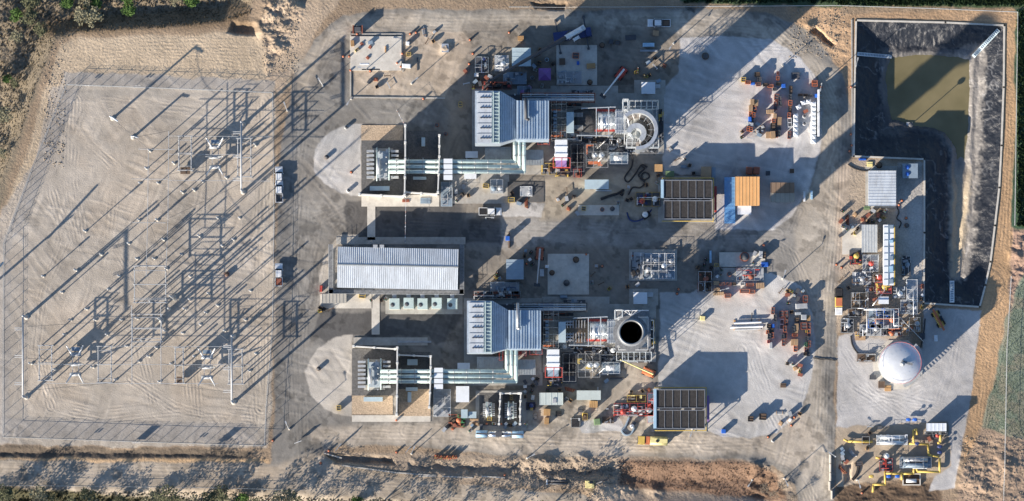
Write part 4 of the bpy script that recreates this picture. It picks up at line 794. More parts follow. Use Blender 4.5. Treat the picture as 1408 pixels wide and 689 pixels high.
# ================================================================ substation
def gantry(label, px, ya, yb, h=12.5):
    t = T('gantry', label, 'gantry', px, yb)
    for y in (ya, yb):
        b = P(px-1.5, y, 0); part(t, 'column', MB().tube((b[0], b[1], 0), (b[0], b[1], h), .42, 10, .3), 'grey_paint'); part(t, 'footing', MB().lathe(b[0], b[1], [(.7, -.2), (.7, .25)], 14), M_CONC2)
    A = Vector((P(px-1.5, ya, 0)[0], P(px-1.5, ya, 0)[1], h-.3)); B = Vector((A.x, P(px, yb, 0)[1], h-.3)); part(t, 'beam', MB().tube(A, B, .26, 8), 'grey_paint')
    for u in (.16, .5, .84):
        c = A.lerp(B, u); m_ = MB()
        for dy in (-.25, .25): m_.tube((c.x, c.y+dy, c.z), (c.x-2.2, c.y+dy, c.z-.5), .1, 6)
        part(t, 'insulator_string', m_, 'grey_paint')
    return t
gantry('long steel gantry beam on the west side of the substation', 38, 436, 546); gantry('steel gantry beam at the east side of the lower substation', 323, 463, 553); gantry('steel gantry beam at the upper right of the substation', 336, 171, 264)
def mast(label, px, py, h, r=.38):
    t = T('lightning_mast', label, 'mast', px, py); b = P(px, py, 0)
    part(t, 'pole', MB().tube((b[0], b[1], 0), (b[0], b[1], h), r, 10, r*.35), 'galv'); part(t, 'footing', MB().lathe(b[0], b[1], [(.75, -.2), (.75, .25)], 14), M_CONC2)
mast('tall tapered steel mast in the open centre of the substation', 240, 410, 24, .5)
mast('tall tapered steel mast beside the middle switch frame', 222, 440, 16, .45)
def cpole(label, px, py, h, ang, L=2.4):
    t = T('steel_pole', label, 'pole', px, py); b = P(px, py, 0)
    part(t, 'pole', MB().tube((b[0], b[1], 0), (b[0], b[1], h), .34, 10, .24), 'galv'); part(t, 'crossarm', MB().tube((b[0], b[1], h-.2), (b[0]+L*math.cos(ang), b[1]+L*math.sin(ang), h-.2), .2, 8), 'white_paint'); part(t, 'footing', MB().lathe(b[0], b[1], [(.6, -.2), (.6, .25)], 14), M_CONC2)
cpole('steel pole with short arm, alone at the upper left of the substation', 155, 163, 10.3, R(-33)); cpole('shorter steel pole with side arm just right of the lone upper left pole', 183, 189, 6.2, R(-10), 1.8)
WI = [((38, 449), (185, 440)), ((38, 493), (182, 497)), ((38, 537), (182, 524)), ((323, 476), (240, 410)), ((323, 508), (222, 500)), ((323, 540), (222, 528)), ((336, 184), (232, 190)), ((336, 217), (232, 240)), ((336, 250), (232, 300)), ((240, 410), (204, 300)), ((155, 163), (204, 205)), ((240, 410), (302, 372)), ((183, 189), (232, 180))]
for q, (a_, b_) in enumerate(WI):
    A = Vector(PZ(*a_, 11.8 if q < 9 else 10)); B = Vector(PZ(*b_, 8)); m_ = MB(); pv = A
    for k in range(1, 9): u = k/8; v = A.lerp(B, u); v.z -= 1.2*4*u*(1-u)*.5; m_.tube(pv, v, .045, 4); pv = v
    solo('overhead_wire', 'sagging overhead wire in the substation, %s from the %s' % (ORDN[q % 3 if q < 9 else q-9], ('top on the west gantry', 'top on the lower east gantry', 'top on the upper east gantry')[q//3] if q < 9 else 'left among the loose spans'), 'wire', m_, 'dark_grey', group='overhead wires')
# far-side arriving pole seen by its shadow from the west edge
t = T('line_pole', 'steel line pole with slanting crossarm at the left edge of the picture', 'pole', -22, 402); b = P(-22, 402)
part(t, 'pole', MB().tube((b[0], b[1], 0), (b[0], b[1], 11), .35, 8, .22), 'galv'); part(t, 'crossarm', MB().tube((b[0]-4.5, b[1]-4.2, 10), (b[0]+6, b[1]+7.5, 11), .3, 8), 'galv')
def make_post(h, insul):
    t = thing('post_insulator', '', 'insulator post')
    part(t, 'post', MB().tube((0, 0, 0), (0, 0, h-insul), .13, 8), 'galv'); part(t, 'footing', MB().lathe(0, 0, [(.36, -.2), (.36, .2)], 12), M_CONC2)
    pr = []; z = h-insul
    while z < h-.05: pr += [(.3, z), (.14, z+.12)]; z += .24
    part(t, 'insulator', MB().lathe(0, 0, pr+[(.05, h)], 10), 'grey_paint'); return t
pp = make_post(7.0, 1.5); n_ = 0
PO = [(193, 252), (218, 252), (192, 303), (217, 303), (189, 356), (213, 356), (207, 208), (202, 232), (175, 476), (196, 468), (220, 525), (192, 497), (129, 505), (160, 522), (252, 458), (276, 446), (190, 438), (216, 478), (268, 262), (300, 300), (275, 325), (262, 380), (300, 372), (150, 398), (86, 402), (106, 372), (118, 318), (288, 404), (250, 350), (230, 370), (345, 400), (306, 338), (60, 380), (132, 440), (344, 510), (352, 486), (76, 508), (44, 500), (255, 425), (330, 300), (352, 200), (322, 330), (120, 425), (98, 440), (208, 415), (234, 425), (262, 412), (284, 430), (300, 420), (168, 440), (148, 460), (228, 455), (206, 490), (268, 490), (236, 500), (310, 455), (252, 265), (240, 225), (312, 245), (280, 250), (226, 330), (178, 335), (338, 440), (90, 460), (165, 380), (140, 350)]
rows = sorted(PO, key=lambda p: (round(p[1]/40), p[0])); rc = {}
for p in rows: rc.setdefault(round(p[1]/40), []).append(p)
for ri, (k, v) in enumerate(sorted(rc.items())):
    for ci, (x, y) in enumerate(v):
        put(pp, x, y, 0, 'substation insulator post, %s from left in the %s row from top' % (ORDN[ci], ORDN[ri]), group='insulator posts in the substation', sc=(1, 1, random.choice((1, 1, .8, 1.25, 1.4))))
# bus tubes (aluminium) carried on the posts
def bus(label, pts, z=7.0, r=.075): solo('bus_tube', label, 'bus tube', MB().path([PZ(x, y, z) for x, y in pts], r, 6), 'grey_paint', group='aluminium bus tubes')
bus('left vertical bus tube running down the middle of the substation', [(204, 205), (203, 300), (201, 380)]); bus('right vertical bus tube running down the middle of the substation', [(232, 180), (231, 300), (228, 380)])
for q, (y, x0, x1) in enumerate(((205, 190, 240), (246, 180, 230), (306, 182, 228), (365, 186, 229), (412, 184, 230), (452, 180, 226))): bus('thin horizontal cross bus in mid substation, %s from the top' % ORDN[q], [(x0, y), (x1, y+.5)], 7.3)
for q, (y, x0, x1) in enumerate(((476, 150, 315), (501, 46, 345), (527, 60, 300))): bus('long horizontal bus tube across the lower substation, %s from the top' % ORDN[q], [(x0, y), (x1, y+.6)], 6.8, .06)
for q, x in enumerate((181, 221)): bus('short vertical bus tube in the lower middle of the substation, %s from the left' % ORDN[q], [(x, 420), (x+.5, 528)], 7.6, .09)
for q, y in enumerate((187, 212, 248)): bus('horizontal bus tube across the upper right switchgear, %s from the top' % ORDN[q], [(232, y), (372, y+1)], 6.4, .06)
def switch(label, x0, y0, x1, y1, h=6.8, box=None):
    t = T('switch_frame', label, 'switch frame', (x0+x1)/2, (y0+y1)/2)
    for x in (x0, x1):
        for y in (y0, (y0+y1)/2, y1): b = P(x, y, h); part(t, 'leg', MB().tube((b[0], b[1], 0), (b[0], b[1], h), .16, 6), 'grey_paint')
    m_ = MB()
    for y in (y0, (y0+y1)/2, y1): m_.tube(PZ(x0-2.5, y, h), PZ(x1+2.5, y, h), .12, 6)
    for x in (x0, x1): m_.tube(PZ(x, y0, h-.2), PZ(x, y1, h-.2), .15, 6)
    part(t, 'beam', m_, 'grey_paint')
    for k in range(3):
        yy = y0+(y1-y0)*(.12+.38*k)
        for x in (x0, x1): b = P(x, yy, h); part(t, 'insulator', MB().lathe(b[0], b[1], [(.22, h), (.12, h+.3), (.22, h+.4), (.12, h+.7), (.2, h+.8), (.06, h+1.3)], 8), 'grey_paint')
        part(t, 'switch_blade', MB().tube(PZ(x0, yy, h+1.3), PZ(x1, yy, h+1.3), .07, 5), 'steel')
    if box: part(t, 'operator_box', MB().pb(x0+2, box, x1-2, box+9, .8, 2.4), 'brown')
switch('switch frame at the lower left beside the west gantry', 54, 475, 71, 523); switch('switch frame between the lower left breaker and mid substation', 135, 476, 153, 526); switch('narrow switch frame left of the lower right breaker', 241, 478, 252, 527, box=518)
switch('switch frame right of the lower right breaker under the gantry', 315, 480, 333, 528); switch('switch frame left of the upper breaker with a brown box', 246, 187, 263, 234, box=230); switch('switch frame right of the upper breaker under the gantry', 327, 190, 345, 243)
switch('switch frame in the centre of the substation below the long vertical buses', 185, 366, 228, 416); switch('switch frame just under the central one in the substation', 182, 432, 222, 470, 6.2)
def breaker(label, px, py):
    t = T('circuit_breaker', label, 'circuit breaker', px, py); a = P(px, py, 2)
    for lx in (-.8, .8):
        for ly in (-2.9, 2.9): part(t, 'leg', MB().box(a[0]+lx, a[1]+ly, 0, .2, .2, 2.2), 'galv')
    m_ = MB(); m_.box(a[0]-.8, a[1], 2.1, .16, 6.4, .16).box(a[0]+.8, a[1], 2.1, .16, 6.4, .16); part(t, 'support_beam', m_, 'galv')
    for k in range(3):
        y = a[1]-2.6+2.6*k; part(t, 'tank', MB().tube((a[0]-1.5, y, 2.5), (a[0]+1.5, y, 2.5), .5, 14), 'grey_paint')
        for s in (-1, 1):
            sp = (k-1)*1.5; A = Vector((a[0]+s*.9, y, 2.9)); B = A+Vector((s*1.3, sp*1.5 if k != 1 else 0, 2.6)); m_ = MB()
            for q in range(9): c = A.lerp(B, q/9); d = A.lerp(B, (q+1)/9); m_.tube(c, d, (.30-.015*q), 8, .16-.008*q)
            part(t, 'bushing', m_, 'white_paint' if (k+s) % 2 else 'insul'); part(t, 'terminal', MB().ball(B, .16, 8, 5), 'steel')
    part(t, 'control_box', MB().box(a[0], a[1]+4.0, .6, 2.2, 1.0, 2.0), 'bluegrey')
breaker('three-phase circuit breaker with flared white bushings, lower left of the substation', 104, 501); breaker('three-phase circuit breaker with flared white bushings, lower right of the substation', 285, 505); breaker('three-phase circuit breaker with flared white bushings, at the upper right of the substation', 296, 216)
t = T('warning_ball', 'round rust-red drum standing alone in the substation gravel', 'drum', 312, 377); a = P(312, 377)
part(t, 'drum', MB().lathe(a[0], a[1], [(.55, 0), (.6, .5), (.55, 1.0), (.5, 1.05)], 18), 'rust'); part(t, 'lid', MB().lathe(a[0], a[1], [(.52, 1.05), (.5, 1.12)], 18), 'brown')
for q, (x, y) in enumerate(((117, 582), (262, 588), (118, 99), (188, 99))):
    t = T('fence_sign', 'small sign plate on the substation fence, %s one listed from %s' % (('west' if q % 2 == 0 else 'east'), 'the south side' if q < 2 else 'the north side'), 'sign', x, y+(24 if q < 2 else 19)); t['label'] = ('western' if q % 2 == 0 else 'eastern')+' pair of small sign plates on the '+('southern' if q < 2 else 'northern')+' substation fence'
    a = P(x, y+(24 if q < 2 else 19)); [part(t, 'plate', MB().box(a[0]+d, a[1]-.1, 1.2, .5, .05, .6), 'white_paint') for d in (0, .8)]
for q, (x, y) in enumerate(((188, 594), (301, 596))):
    t = T('notice_board', '%s large notice board on the southern substation fence' % ('western' if q == 0 else 'eastern'), 'sign', x, y+16); a = P(x, y+15); part(t, 'board', MB().box(a[0], a[1], .5, 2.2, .08, 1.9), 'white_paint'); part(t, 'post', MB().tube((a[0], a[1]+.1, 0), (a[0], a[1]+.1, 2.6), .07, 6), 'galv')
# ================================================================ vehicles
def pickup(name, label, paint, bed, px, py, rz, load=None):
    t = thing(name, label, 'pickup')
    m_ = MB(); m_.prof([(2.95, .45), (2.98, .95), (2.6, 1.08), (1.5, 1.14), (1.45, 1.2), (-.75, 1.2), (-.8, 1.2), (-.8, .5)], -.98, .98); m_.box(-1.9, .93, .5, 2.2, .12, .75); m_.box(-1.9, -.93, .5, 2.2, .12, .75); m_.box(-2.92, 0, .5, .14, 1.96, .72); m_.box(-1.85, 0, .5, 2.1, 1.8, .18)
    part(t, 'body', m_, paint)
    m_ = MB(); m_.box(.35, 0, 1.2, 2.2, 1.84, .62, 0, .22, .16); part(t, 'window_band', m_, 'glass')
    part(t, 'cab_roof', MB().box(.3, 0, 1.80, 1.75, 1.5, .08, 0, .05), paint); part(t, 'bed_liner', MB().box(-1.85, 0, .68, 2.05, 1.72, .04), bed)
    m_ = MB(); m_.box(1.42, 0, 1.16, .35, 1.5, .5, 0, .15, .1); part(t, 'windscreen', m_, 'glass')
    for s in (-1, 1): part(t, 'headlight', MB().box(2.93, s*.75, .72, .12, .38, .2), 'chrome'); part(t, 'mirror', MB().box(1.15, s*1.1, 1.15, .14, .24, .2), paint)
    for x in (1.9, -1.85):
        for s in (-1, 1): w_ = part(t, 'wheel', MB().tube((x, s*.72, .4), (x, s*1.0, .4), .4, 16), M_RUBBER); part(w_, 'rim', MB().tube((x, s*1.0, .4), (x, s*1.03, .4), .22, 10), 'chrome')
    if load: part(t, 'load', MB().box(-1.85, 0, .72, 1.8, 1.5, .4, 0, .1), load)
    a = P(px, py); t.location = (a[0], a[1], max(0, hat(px, py))+.02); t.rotation_euler.z = rz; return t
pickup('pickup_truck', 'white pickup parked by the substation fence, upper of the close pair', 'white_paint', 'galv', 384, 245, R(92)); pickup('pickup_truck', 'white pickup parked by the substation fence, lower of the close pair', 'white_paint', 'dark_grey', 384, 263, R(91))
pickup('pickup_truck', 'white pickup with a rust-red bed load parked alone by the substation fence', 'white_paint', 'brown', 383.5, 378, R(90), 'rust'); pickup('pickup_truck', 'white pickup with a black bed in the shade on the central road', 'white_paint', 'black', 674, 291, 0, 'black'); pickup('pickup_truck', 'white pickup with a dark loaded bed on the north-east road', 'white_paint', 'brown', 906, 32, R(180), 'brown')
def rig(t, px, py, rz): a = P(px, py); t.location = (a[0], a[1], .03); t.rotation_euler.z = rz; return t
t = thing('vacuum_truck', 'yellow tanker truck with orange cab on the south road below the southern cooler', 'truck')
part(t, 'chassis', MB().box(-.3, 0, .6, 7.4, .9, .3), 'dark_grey'); part(t, 'cab', MB().box(2.9, 0, .7, 1.9, 2.2, 1.9, 0, .12, .1), 'yellow'); part(t, 'engine_deck', MB().box(1.3, 0, .9, 1.1, 2.1, 1.5), 'orange')
tk = part(t, 'tank', MB().tube((.6, 0, 1.95), (-3.9, 0, 1.95), 1.15, 20).box(-1.65, 0, 2.9, 4.4, 1.1, .2), 'paleyellow'); part(tk, 'hatch', MB().lathe(-1.2, .1, [(.4, 3.0), (.4, 3.25), (.1, 3.3)], 14), 'black')
part(t, 'windscreen', MB().box(3.7, 0, 1.5, .5, 1.9, .75, 0, .15, .05), 'glass')
for x in (2.8, -1.9, -3.1):
    for s in (-1, 1): part(t, 'wheel', MB().tube((x, s*.8, .5), (x, s*1.15, .5), .5, 14), M_RUBBER)
rig(t, 897, 606, R(178))
t = thing('boom_truck', 'black and yellow truck with a white nose on the east road beside the process area', 'truck')
part(t, 'chassis', MB().box(0, 0, .5, 7.2, 1.2, .35), 'dark_grey'); part(t, 'engine_hood', MB().box(-2.7, 0, .8, 2.0, 1.9, 1.0, 0, .1), 'white_paint'); part(t, 'cab', MB().box(-.3, 0, .8, 2.6, 2.0, 1.7, 0, .15), 'yellow'); part(t, 'roof', MB().box(-.3, 0, 2.5, 2.1, 1.6, .06), 'orange'); part(t, 'rear_box', MB().box(2.2, 0, .8, 2.3, 2.1, 1.5, 0, .2), 'black')
for x in (-2.6, 1.4, 2.7):
    for s in (-1, 1): part(t, 'wheel', MB().tube((x, s*.75, .5), (x, s*1.1, .5), .5, 14), M_RUBBER)
rig(t, 1153, 414, R(90))
# telescopic crane
t = thing('mobile_crane', 'navy and white mobile crane with a long dark telescopic boom reaching down-left', 'crane')
part(t, 'carrier', MB().box(0, 0, .7, 10.0, 2.6, .9, 0, .1).box(4.2, 0, 1.6, 1.6, 2.4, .9, 0, .15), 'navy')
for x in (-3.8, 3.6):
    o_ = part(t, 'outrigger', MB().box(x, 0, .6, .35, 8.4, .35), 'dark_grey'); part(o_, 'float_pad', MB().box(x, 4.2, 0, .7, .7, .7, 0, .1).box(x, -4.2, 0, .7, .7, .7, 0, .1), 'dark_grey')
for x in (-3.2, -2.0, 2.0, 3.2):
    for s in (-1, 1): part(t, 'wheel', MB().tube((x, s*.95, .6), (x, s*1.3, .6), .6, 16), M_RUBBER)
part(t, 'turntable', MB().lathe(-.5, 0, [(1.1, 1.6), (1.1, 1.9)], 20), 'dark_grey')
ba = R(22)
def bl_(u, v, z): return (u*math.cos(ba)-v*math.sin(ba), u*math.sin(ba)+v*math.cos(ba), z)
c = bl_(1.2, 0, 0); part(t, 'superstructure', MB().box(c[0], c[1], 1.9, 5.2, 1.5, 1.3, ba, .2), 'white_paint'); c = bl_(.3, -1.5, 0); cb_ = part(t, 'operator_cab', MB().box(c[0], c[1], 1.9, 1.9, 1.1, 1.5, ba, .15), 'white_paint'); part(cb_, 'window', MB().box(c[0], c[1], 2.3, 1.6, 1.14, .7, ba, .05), 'glass')
bm = MB(); a0 = Vector(bl_(2.5, 0, 3.4)); a1 = Vector(bl_(-25.2, 0, 16.0)); secs = [(0, .42, .55), (.4, .36, .48), (.7, .3, .4)]
for u0, u1, r in ((0, .36, .58), (.36, .66, .48), (.66, 1, .38)): bm.tube(a0.lerp(a1, u0), a0.lerp(a1, u1), r, 6)
part(t, 'boom', bm, mat('boom_grey', (.06, .062, .07), .6)); b0 = MB().tube(a0.lerp(a1, .0), a0.lerp(a1, .17), .66, 6); part(t, 'boom_root', b0, 'white_paint')
part(t, 'boom_head', MB().box(a1.x, a1.y, a1.z-.5, .9, .5, 1.0, ba), 'dark_grey'); part(t, 'hoist_rope', MB().tube(a1, (a1.x, a1.y, 9), .04, 4), 'black')
rig(t, 787, 48, 0); t.rotation_euler.z = R(9)
def boomlift(label, px, py, rz, base, boomc, L, z1, sc=1):
    t = thing('boom_lift', label, 'boom lift'); part(t, 'chassis', MB().box(0, 0, .35, 3.4, 2.0, .9, 0, .15), base); part(t, 'turret', MB().box(.1, 0, 1.25, 2.9, 1.7, .8, 0, .2), base)
    part(t, 'boom', MB().tube((-1.2, 0, 2.3), (L, 0, z1), .28, 6, .16), boomc); part(t, 'basket', MB().box(L+.3, 0, z1-.9, .9, 1.6, .08).box(L+.3, .8, z1-.8, .9, .05, 1).box(L+.3, -.8, z1-.8, .9, .05, 1), 'dark_grey')
    for x in (-1.2, 1.2):
        for s in (-1, 1): part(t, 'wheel', MB().tube((x, s*.85, .45), (x, s*1.2, .45), .45, 14), M_RUBBER)
    return rig(t, px, py, rz)
boomlift('red boom lift with a pale boom on the concrete yard west of the north-east road', 854, 101, R(232), 'red', 'white_paint', 7.5, 5); boomlift('red boom lift standing left of the square concrete pad', 742, 349, R(265), 'rust', 'grey_paint', 8, 6)
boomlift('orange boom lift with a long pale yellow boom by the southern stack', 892, 512, R(157), 'orange', 'paleyellow', 8.2, 5.5)
t = thing('telehandler', 'yellow telehandler parked on gravel below the pond tip', 'telehandler'); part(t, 'body', MB().box(0, 0, .6, 4.6, 1.5, .9, 0, .15), 'yellow'); part(t, 'boom', MB().box(-.2, .1, 1.5, 6.2, .55, .55), 'orange'); part(t, 'cab', MB().box(-.2, -.75, 1.3, 1.5, .8, 1.1, 0, .12), 'glass'); part(t, 'fork_carriage', MB().box(3.3, .1, .3, .25, 1.6, 1.0).box(3.9, .6, .3, 1.2, .12, .08).box(3.9, -.4, .3, 1.2, .12, .08), 'dark_grey')
for x in (-1.5, 1.6):
    for s in (-1, 1): part(t, 'wheel', MB().tube((x, s*.75, .55), (x, s*1.15, .55), .55, 14), M_RUBBER)
rig(t, 1290, 439, R(118))
t = thing('water_truck', 'long silver-blue tanker trailer lying along the edge of the south road', 'tanker'); 
for q in range(4): part(t, 'tank_section', MB().tube((-6.2+q*3.15, 0, 1.5), (-3.2+q*3.15, 0, 1.5), .95, 20), 'skyblue' if q % 3 == 0 else 'chrome')
part(t, 'walkway', MB().box(0, 0, 2.42, 12.2, .4, .08).box(-.2, 0, 2.45, 1.6, 1.4, .3), 'dark_grey')
for x in (-5, -3.8, 4.6):
    for s in (-1, 1): part(t, 'wheel', MB().tube((x, s*.7, .5), (x, s*1.05, .5), .5, 12), M_RUBBER)
rig(t, 687, 597, R(-1))
t = thing('truck_trailer', 'tall red-framed machine parked north-west of the white concrete pad', 'machine'); part(t, 'frame', MB().box(0, 0, .5, 2.6, 1.8, .5).box(0, 0, 1.0, 1.8, 1.3, 1.6, 0, .1), 'dark_grey'); part(t, 'guard', MB().box(-1.2, 0, .6, .25, 2.1, 1.9).box(1.2, 0, .6, .25, 2.1, 1.9), 'rust')
for x in (-.9, .9):
    for s in (-1, 1): part(t, 'wheel', MB().tube((x, s*.8, .4), (x, s*1.05, .4), .4, 12), M_RUBBER)
rig(t, 492, 41, 0)
# long white filter trailer
t = T('filter_trailer', 'long white trailer building with dark roof strips and a yellow side edge', 'trailer', 1222, 352)
part(t, 'body', MB().pb(1215, 309, 1229, 392, .4, 4.2), M_WHITEROOF); part(t, 'yellow_edge', MB().pb(1229.2, 311, 1230.6, 392, .5, 4.25), 'yellow'); m_ = MB()
for k in range(9): m_.pb(1215.5, 312+k*9, 1228.5, 312.8+k*9, 4.2, 4.3)
m_.pb(1221, 309, 1222, 392, 4.2, 4.35); part(t, 'roof_frame', m_, 'bluegrey')
for k, (y, h) in enumerate(((309.5, 5), (330, 4), (352, 6), (366, 8), (384, 6))): part(t, 'roof_panel', MB().pb(1223, y, 1228, y+h, 4.3, 4.5), 'skyblue' if k % 2 else 'bluegrey')
# pond ladders: pale mats with dark rungs, laid down the slope
def pmat(label, a, b, wd, n):
    t = T('escape_mat', label, 'ladder mat', *a); rail = MB(); rg = MB(); A = Vector((a[0], a[1])); B = Vector((b[0], b[1])); d = (B-A).normalized(); nn = Vector((-d.y, d.x)); pv = None
    for i in range(n+1):
        c = A.lerp(B, i/n); z = float(pond_z(np.array([c.x]), np.array([c.y]))[0])+.45; l_ = PZ(*(c+nn*wd/2), z); r_ = PZ(*(c-nn*wd/2), z)
        if pv: rail.add([pv[0], pv[1], r_, l_, (pv[0][0], pv[0][1], pv[0][2]-.08), (pv[1][0], pv[1][1], pv[1][2]-.08), (r_[0], r_[1], r_[2]-.08), (l_[0], l_[1], l_[2]-.08)], [(0, 1, 2, 3), (7, 6, 5, 4), (0, 4, 5, 1), (1, 5, 6, 2), (2, 6, 7, 3), (3, 7, 4, 0)])
        if 0 < i < n: rg.tube((l_[0]*.8+r_[0]*.2, l_[1]*.8+r_[1]*.2, z+.08), (l_[0]*.2+r_[0]*.8, l_[1]*.2+r_[1]*.8, z+.08), .13, 5)
        pv = (l_, r_)
    part(t, 'mat', rail, M_PALEB if 'north-east' in label else 'white_paint'); part(t, 'rung', rg, 'bluegrey')
pmat('pale blue escape ladder mat down the north-east corner of the pond', (1373, 41), (1338, 78), 5.5, 18); pmat('white escape ladder mat on the west slope of the pond', (1179, 74), (1226, 78), 5, 22); pmat('white escape ladder mat at the southern tip of the pond', (1309, 416), (1309, 386), 6.5, 10)
# pump float mast in the pond
t = T('pump_mast', 'thin mast with a dark top standing on a small platform in the pond', 'mast', 1252, 172); a = P(1252, 172)
part(t, 'platform', MB().box(a[0], a[1], -4.9, 1.6, 2.0, .5), 'galv'); part(t, 'pole', MB().tube((a[0], a[1], -4.6), (a[0], a[1], 1.6), .1, 6), 'galv'); part(t, 'head', MB().ball((a[0], a[1], 1.7), .7, 10, 6, .6), 'dark_grey')
# ================================================================ crates & bins
def make_kind(kind):
    t = thing(kind, '', kind.split('_')[-1])
    return t
KM = {}
def boxproto(kind, c):
    """unit-size (1 x 1 x 1 m) proto, scaled per copy"""
    k = (kind, c)
    if k in KM: return KM[k]
    nm = {'bin': 'steel_bin', 'crate': 'wooden_crate', 'tote': 'storage_tote', 'sack': 'bulk_bag', 'rack': 'pipe_rack_frame'}[kind]
    t = thing(nm, '', nm.split('_')[-1]); m_ = MB()
    if kind == 'bin':
        m_.box(0, 0, .08, .96, .96, .82); part(t, 'body', m_, c); m_ = MB().box(0, 0, .9, .84, .84, .03); part(t, 'contents', m_, 'dark_grey' if c != 'black' else 'brown'); m_ = MB().box(.46, 0, .85, .08, 1, .15).box(-.46, 0, .85, .08, 1, .15).box(0, .46, .852, .84, .08, .145).box(0, -.46, .852, .84, .08, .145).box(0, 0, .9, .84, .07, .08); part(t, 'rim', m_, c)
    elif kind == 'crate':
        m_.box(0, 0, .1, 1, 1, .86); part(t, 'body', m_, c); m_ = MB(); [m_.box(-.42+.21*i, 0, .96, .16, 1.02, .04) for i in range(5)]; part(t, 'lid', m_, c); m_ = MB(); [m_.box(x, 0, 0, .1, 1, .1) for x in (-.4, 0, .4)]; part(t, 'skid', m_, 'wood')
    elif kind == 'tote':
        m_.box(0, 0, .05, 1, 1, .8, 0, .05); part(t, 'body', m_, c); part(t, 'lid', MB().box(0, 0, .85, 1.0, 1.0, .15, 0, .08), c)
    elif kind == 'sack':
        m_.box(0, 0, .0, .96, .96, .5, 0, -.03); m_.box(0, 0, .5, 1.02, 1.02, .35, 0, .12); m_.box(0, 0, .85, .78, .78, .15, 0, .3); part(t, 'bag', m_, M_WHITEROOF); part(t, 'loop', MB().box(.3, .3, .9, .06, .2, .12).box(-.3, -.3, .9, .06, .2, .12), 'bluegrey')
    KM[k] = t; return t
CN = {'tan': 'tan', 'rust': 'rust-red', 'dark_grey': 'dark', 'galv': 'silver', 'white_paint': 'white', 'grey_paint': 'grey', 'wood': 'brown wooden'}
YARD = {}
def yard(yname, lst, hbase=1.4):
    cnt = {}; ent = []
    for (c, x, y, w_, d_, *h) in lst:
        kind = 'crate' if c in ('tan', 'wood') else 'tote' if c in ('blue', 'grey_paint', 'galv', 'white_paint') and c != 'white_paint' else 'bin'
        if h and len(h) > 1: kind = h[1]
        ent.append((c, kind, x, y, w_, d_, h[0] if h else hbase+random.random()*.9))
    ent.sort(key=lambda e: (e[3], e[2]))
    tot = {}
    for e in ent: tot[(e[0], e[1])] = tot.get((e[0], e[1]), 0)+1
    for c, kind, x, y, w_, d_, h in ent:
        k = (c, kind); i = cnt.get(k, 0); cnt[k] = i+1; kn = {'bin': 'steel bin', 'crate': 'crate', 'tote': 'tote box', 'sack': 'bulk bag'}[kind]
        lb = ('%s %s in the %s' % (CN.get(c, c), kn, yname)) if tot[k] == 1 else '%s %s in the %s, %s from the top' % (CN.get(c, c), kn, yname, ORDN[i])
        put(boxproto(kind, c), x, y, R(random.uniform(-4, 4)), lb, z=0.0, group='%s %ss in the %s' % (CN.get(c, c), kn, yname), sc=(w_*S*1.1, d_*S*1.08, h))
NY_ = [('yellow', 1022, 110, 6, 6), ('orange', 1028, 114, 7, 4), ('blue', 1035, 115.5, 5, 3), ('rust', 1042.5, 116.5, 6, 4.5), ('black', 1041, 103, 7, 6), ('dark_grey', 1044, 110, 5, 6), ('black', 1052, 117, 6, 4), ('orange', 1059, 118.5, 7, 4), ('orange', 1069, 108, 4, 5), ('rust', 1069.5, 101, 3, 4),
 ('black', 1070, 116, 6, 4), ('blue', 1077, 118.5, 5, 5), ('dark_grey', 1065, 123, 5, 4), ('tan', 1034, 141, 4.6, 7.5), ('tan', 1039.6, 142, 4.6, 8), ('tan', 1032, 149.5, 4.6, 7.6), ('orange', 1037.2, 151, 4.4, 8), ('orange', 1031.7, 157, 4, 6), ('orange', 1036, 158.5, 3.8, 6), ('blue', 1030.8, 164.2, 3.8, 6), ('dark_grey', 1034.7, 165.4, 3, 6),
 ('grey_paint', 1029.5, 171, 3.8, 5.5), ('grey_paint', 1033.6, 172, 3.8, 5.5), ('orange', 1028.6, 177.5, 3.6, 6), ('orange', 1032.4, 178.5, 3.4, 6), ('rust', 1067.5, 134, 6, 8), ('rust', 1066, 145.5, 4, 11), ('dark_grey', 1072, 140, 4, 13), ('tan', 1058.5, 154, 9, 4.6), ('tan', 1065.3, 160, 4, 6), ('orange', 1063.6, 166.4, 4.6, 5.4), ('black', 1062.5, 174, 6, 8), ('tan', 1071.5, 167, 4.6, 10), ('dark_grey', 1071, 176.5, 4.6, 6),
 ('tan', 1056, 186, 5.6, 8), ('tan', 1062.4, 186, 5.6, 9), ('rust', 1067.6, 185, 3, 8.6), ('dark_grey', 1071, 184, 3, 8.6), ('black', 1087, 124, 4, 10), ('dark_grey', 1086, 134, 3.8, 7), ('orange', 1086.4, 142, 4.6, 6.6), ('black', 1086, 150.5, 4, 9), ('orange', 1084.6, 159, 4, 6.6), ('white_paint', 1085.6, 169, 4.8, 12), ('rust', 1085, 186, 4.2, 10),
 ('orange', 1119.6, 113, 7, 3.8), ('orange', 1120, 117.4, 7, 3.8), ('black', 1100, 131, 6, 3), ('black', 1107, 131.5, 5.5, 3.4), ('dark_grey', 1113.5, 132.5, 6, 3.4), ('blue', 1122, 132, 4, 4.6)]
yard('north-east storage yard', NY_)
for q, (x, y) in enumerate([(1118.3, 143.5+6.4*i) for i in range(9)]): put(boxproto('sack', 'w'), x, y, R(random.uniform(-5, 5)), 'white bulk bag in the right-hand column of the north-east yard, %s from the top' % ORDN[q], group='white bulk bags', sc=(7.2*S, 6.2*S, 1.7))
for q, (x, y) in enumerate([(1093.6, 159.5+6.3*i) for i in range(5)]): put(boxproto('sack', 'w'), x, y, R(random.uniform(-5, 5)), 'white bulk bag in the left-hand column of the north-east yard, %s from the top' % ORDN[q], group='white bulk bags', sc=(7.2*S, 6.2*S, 1.7))
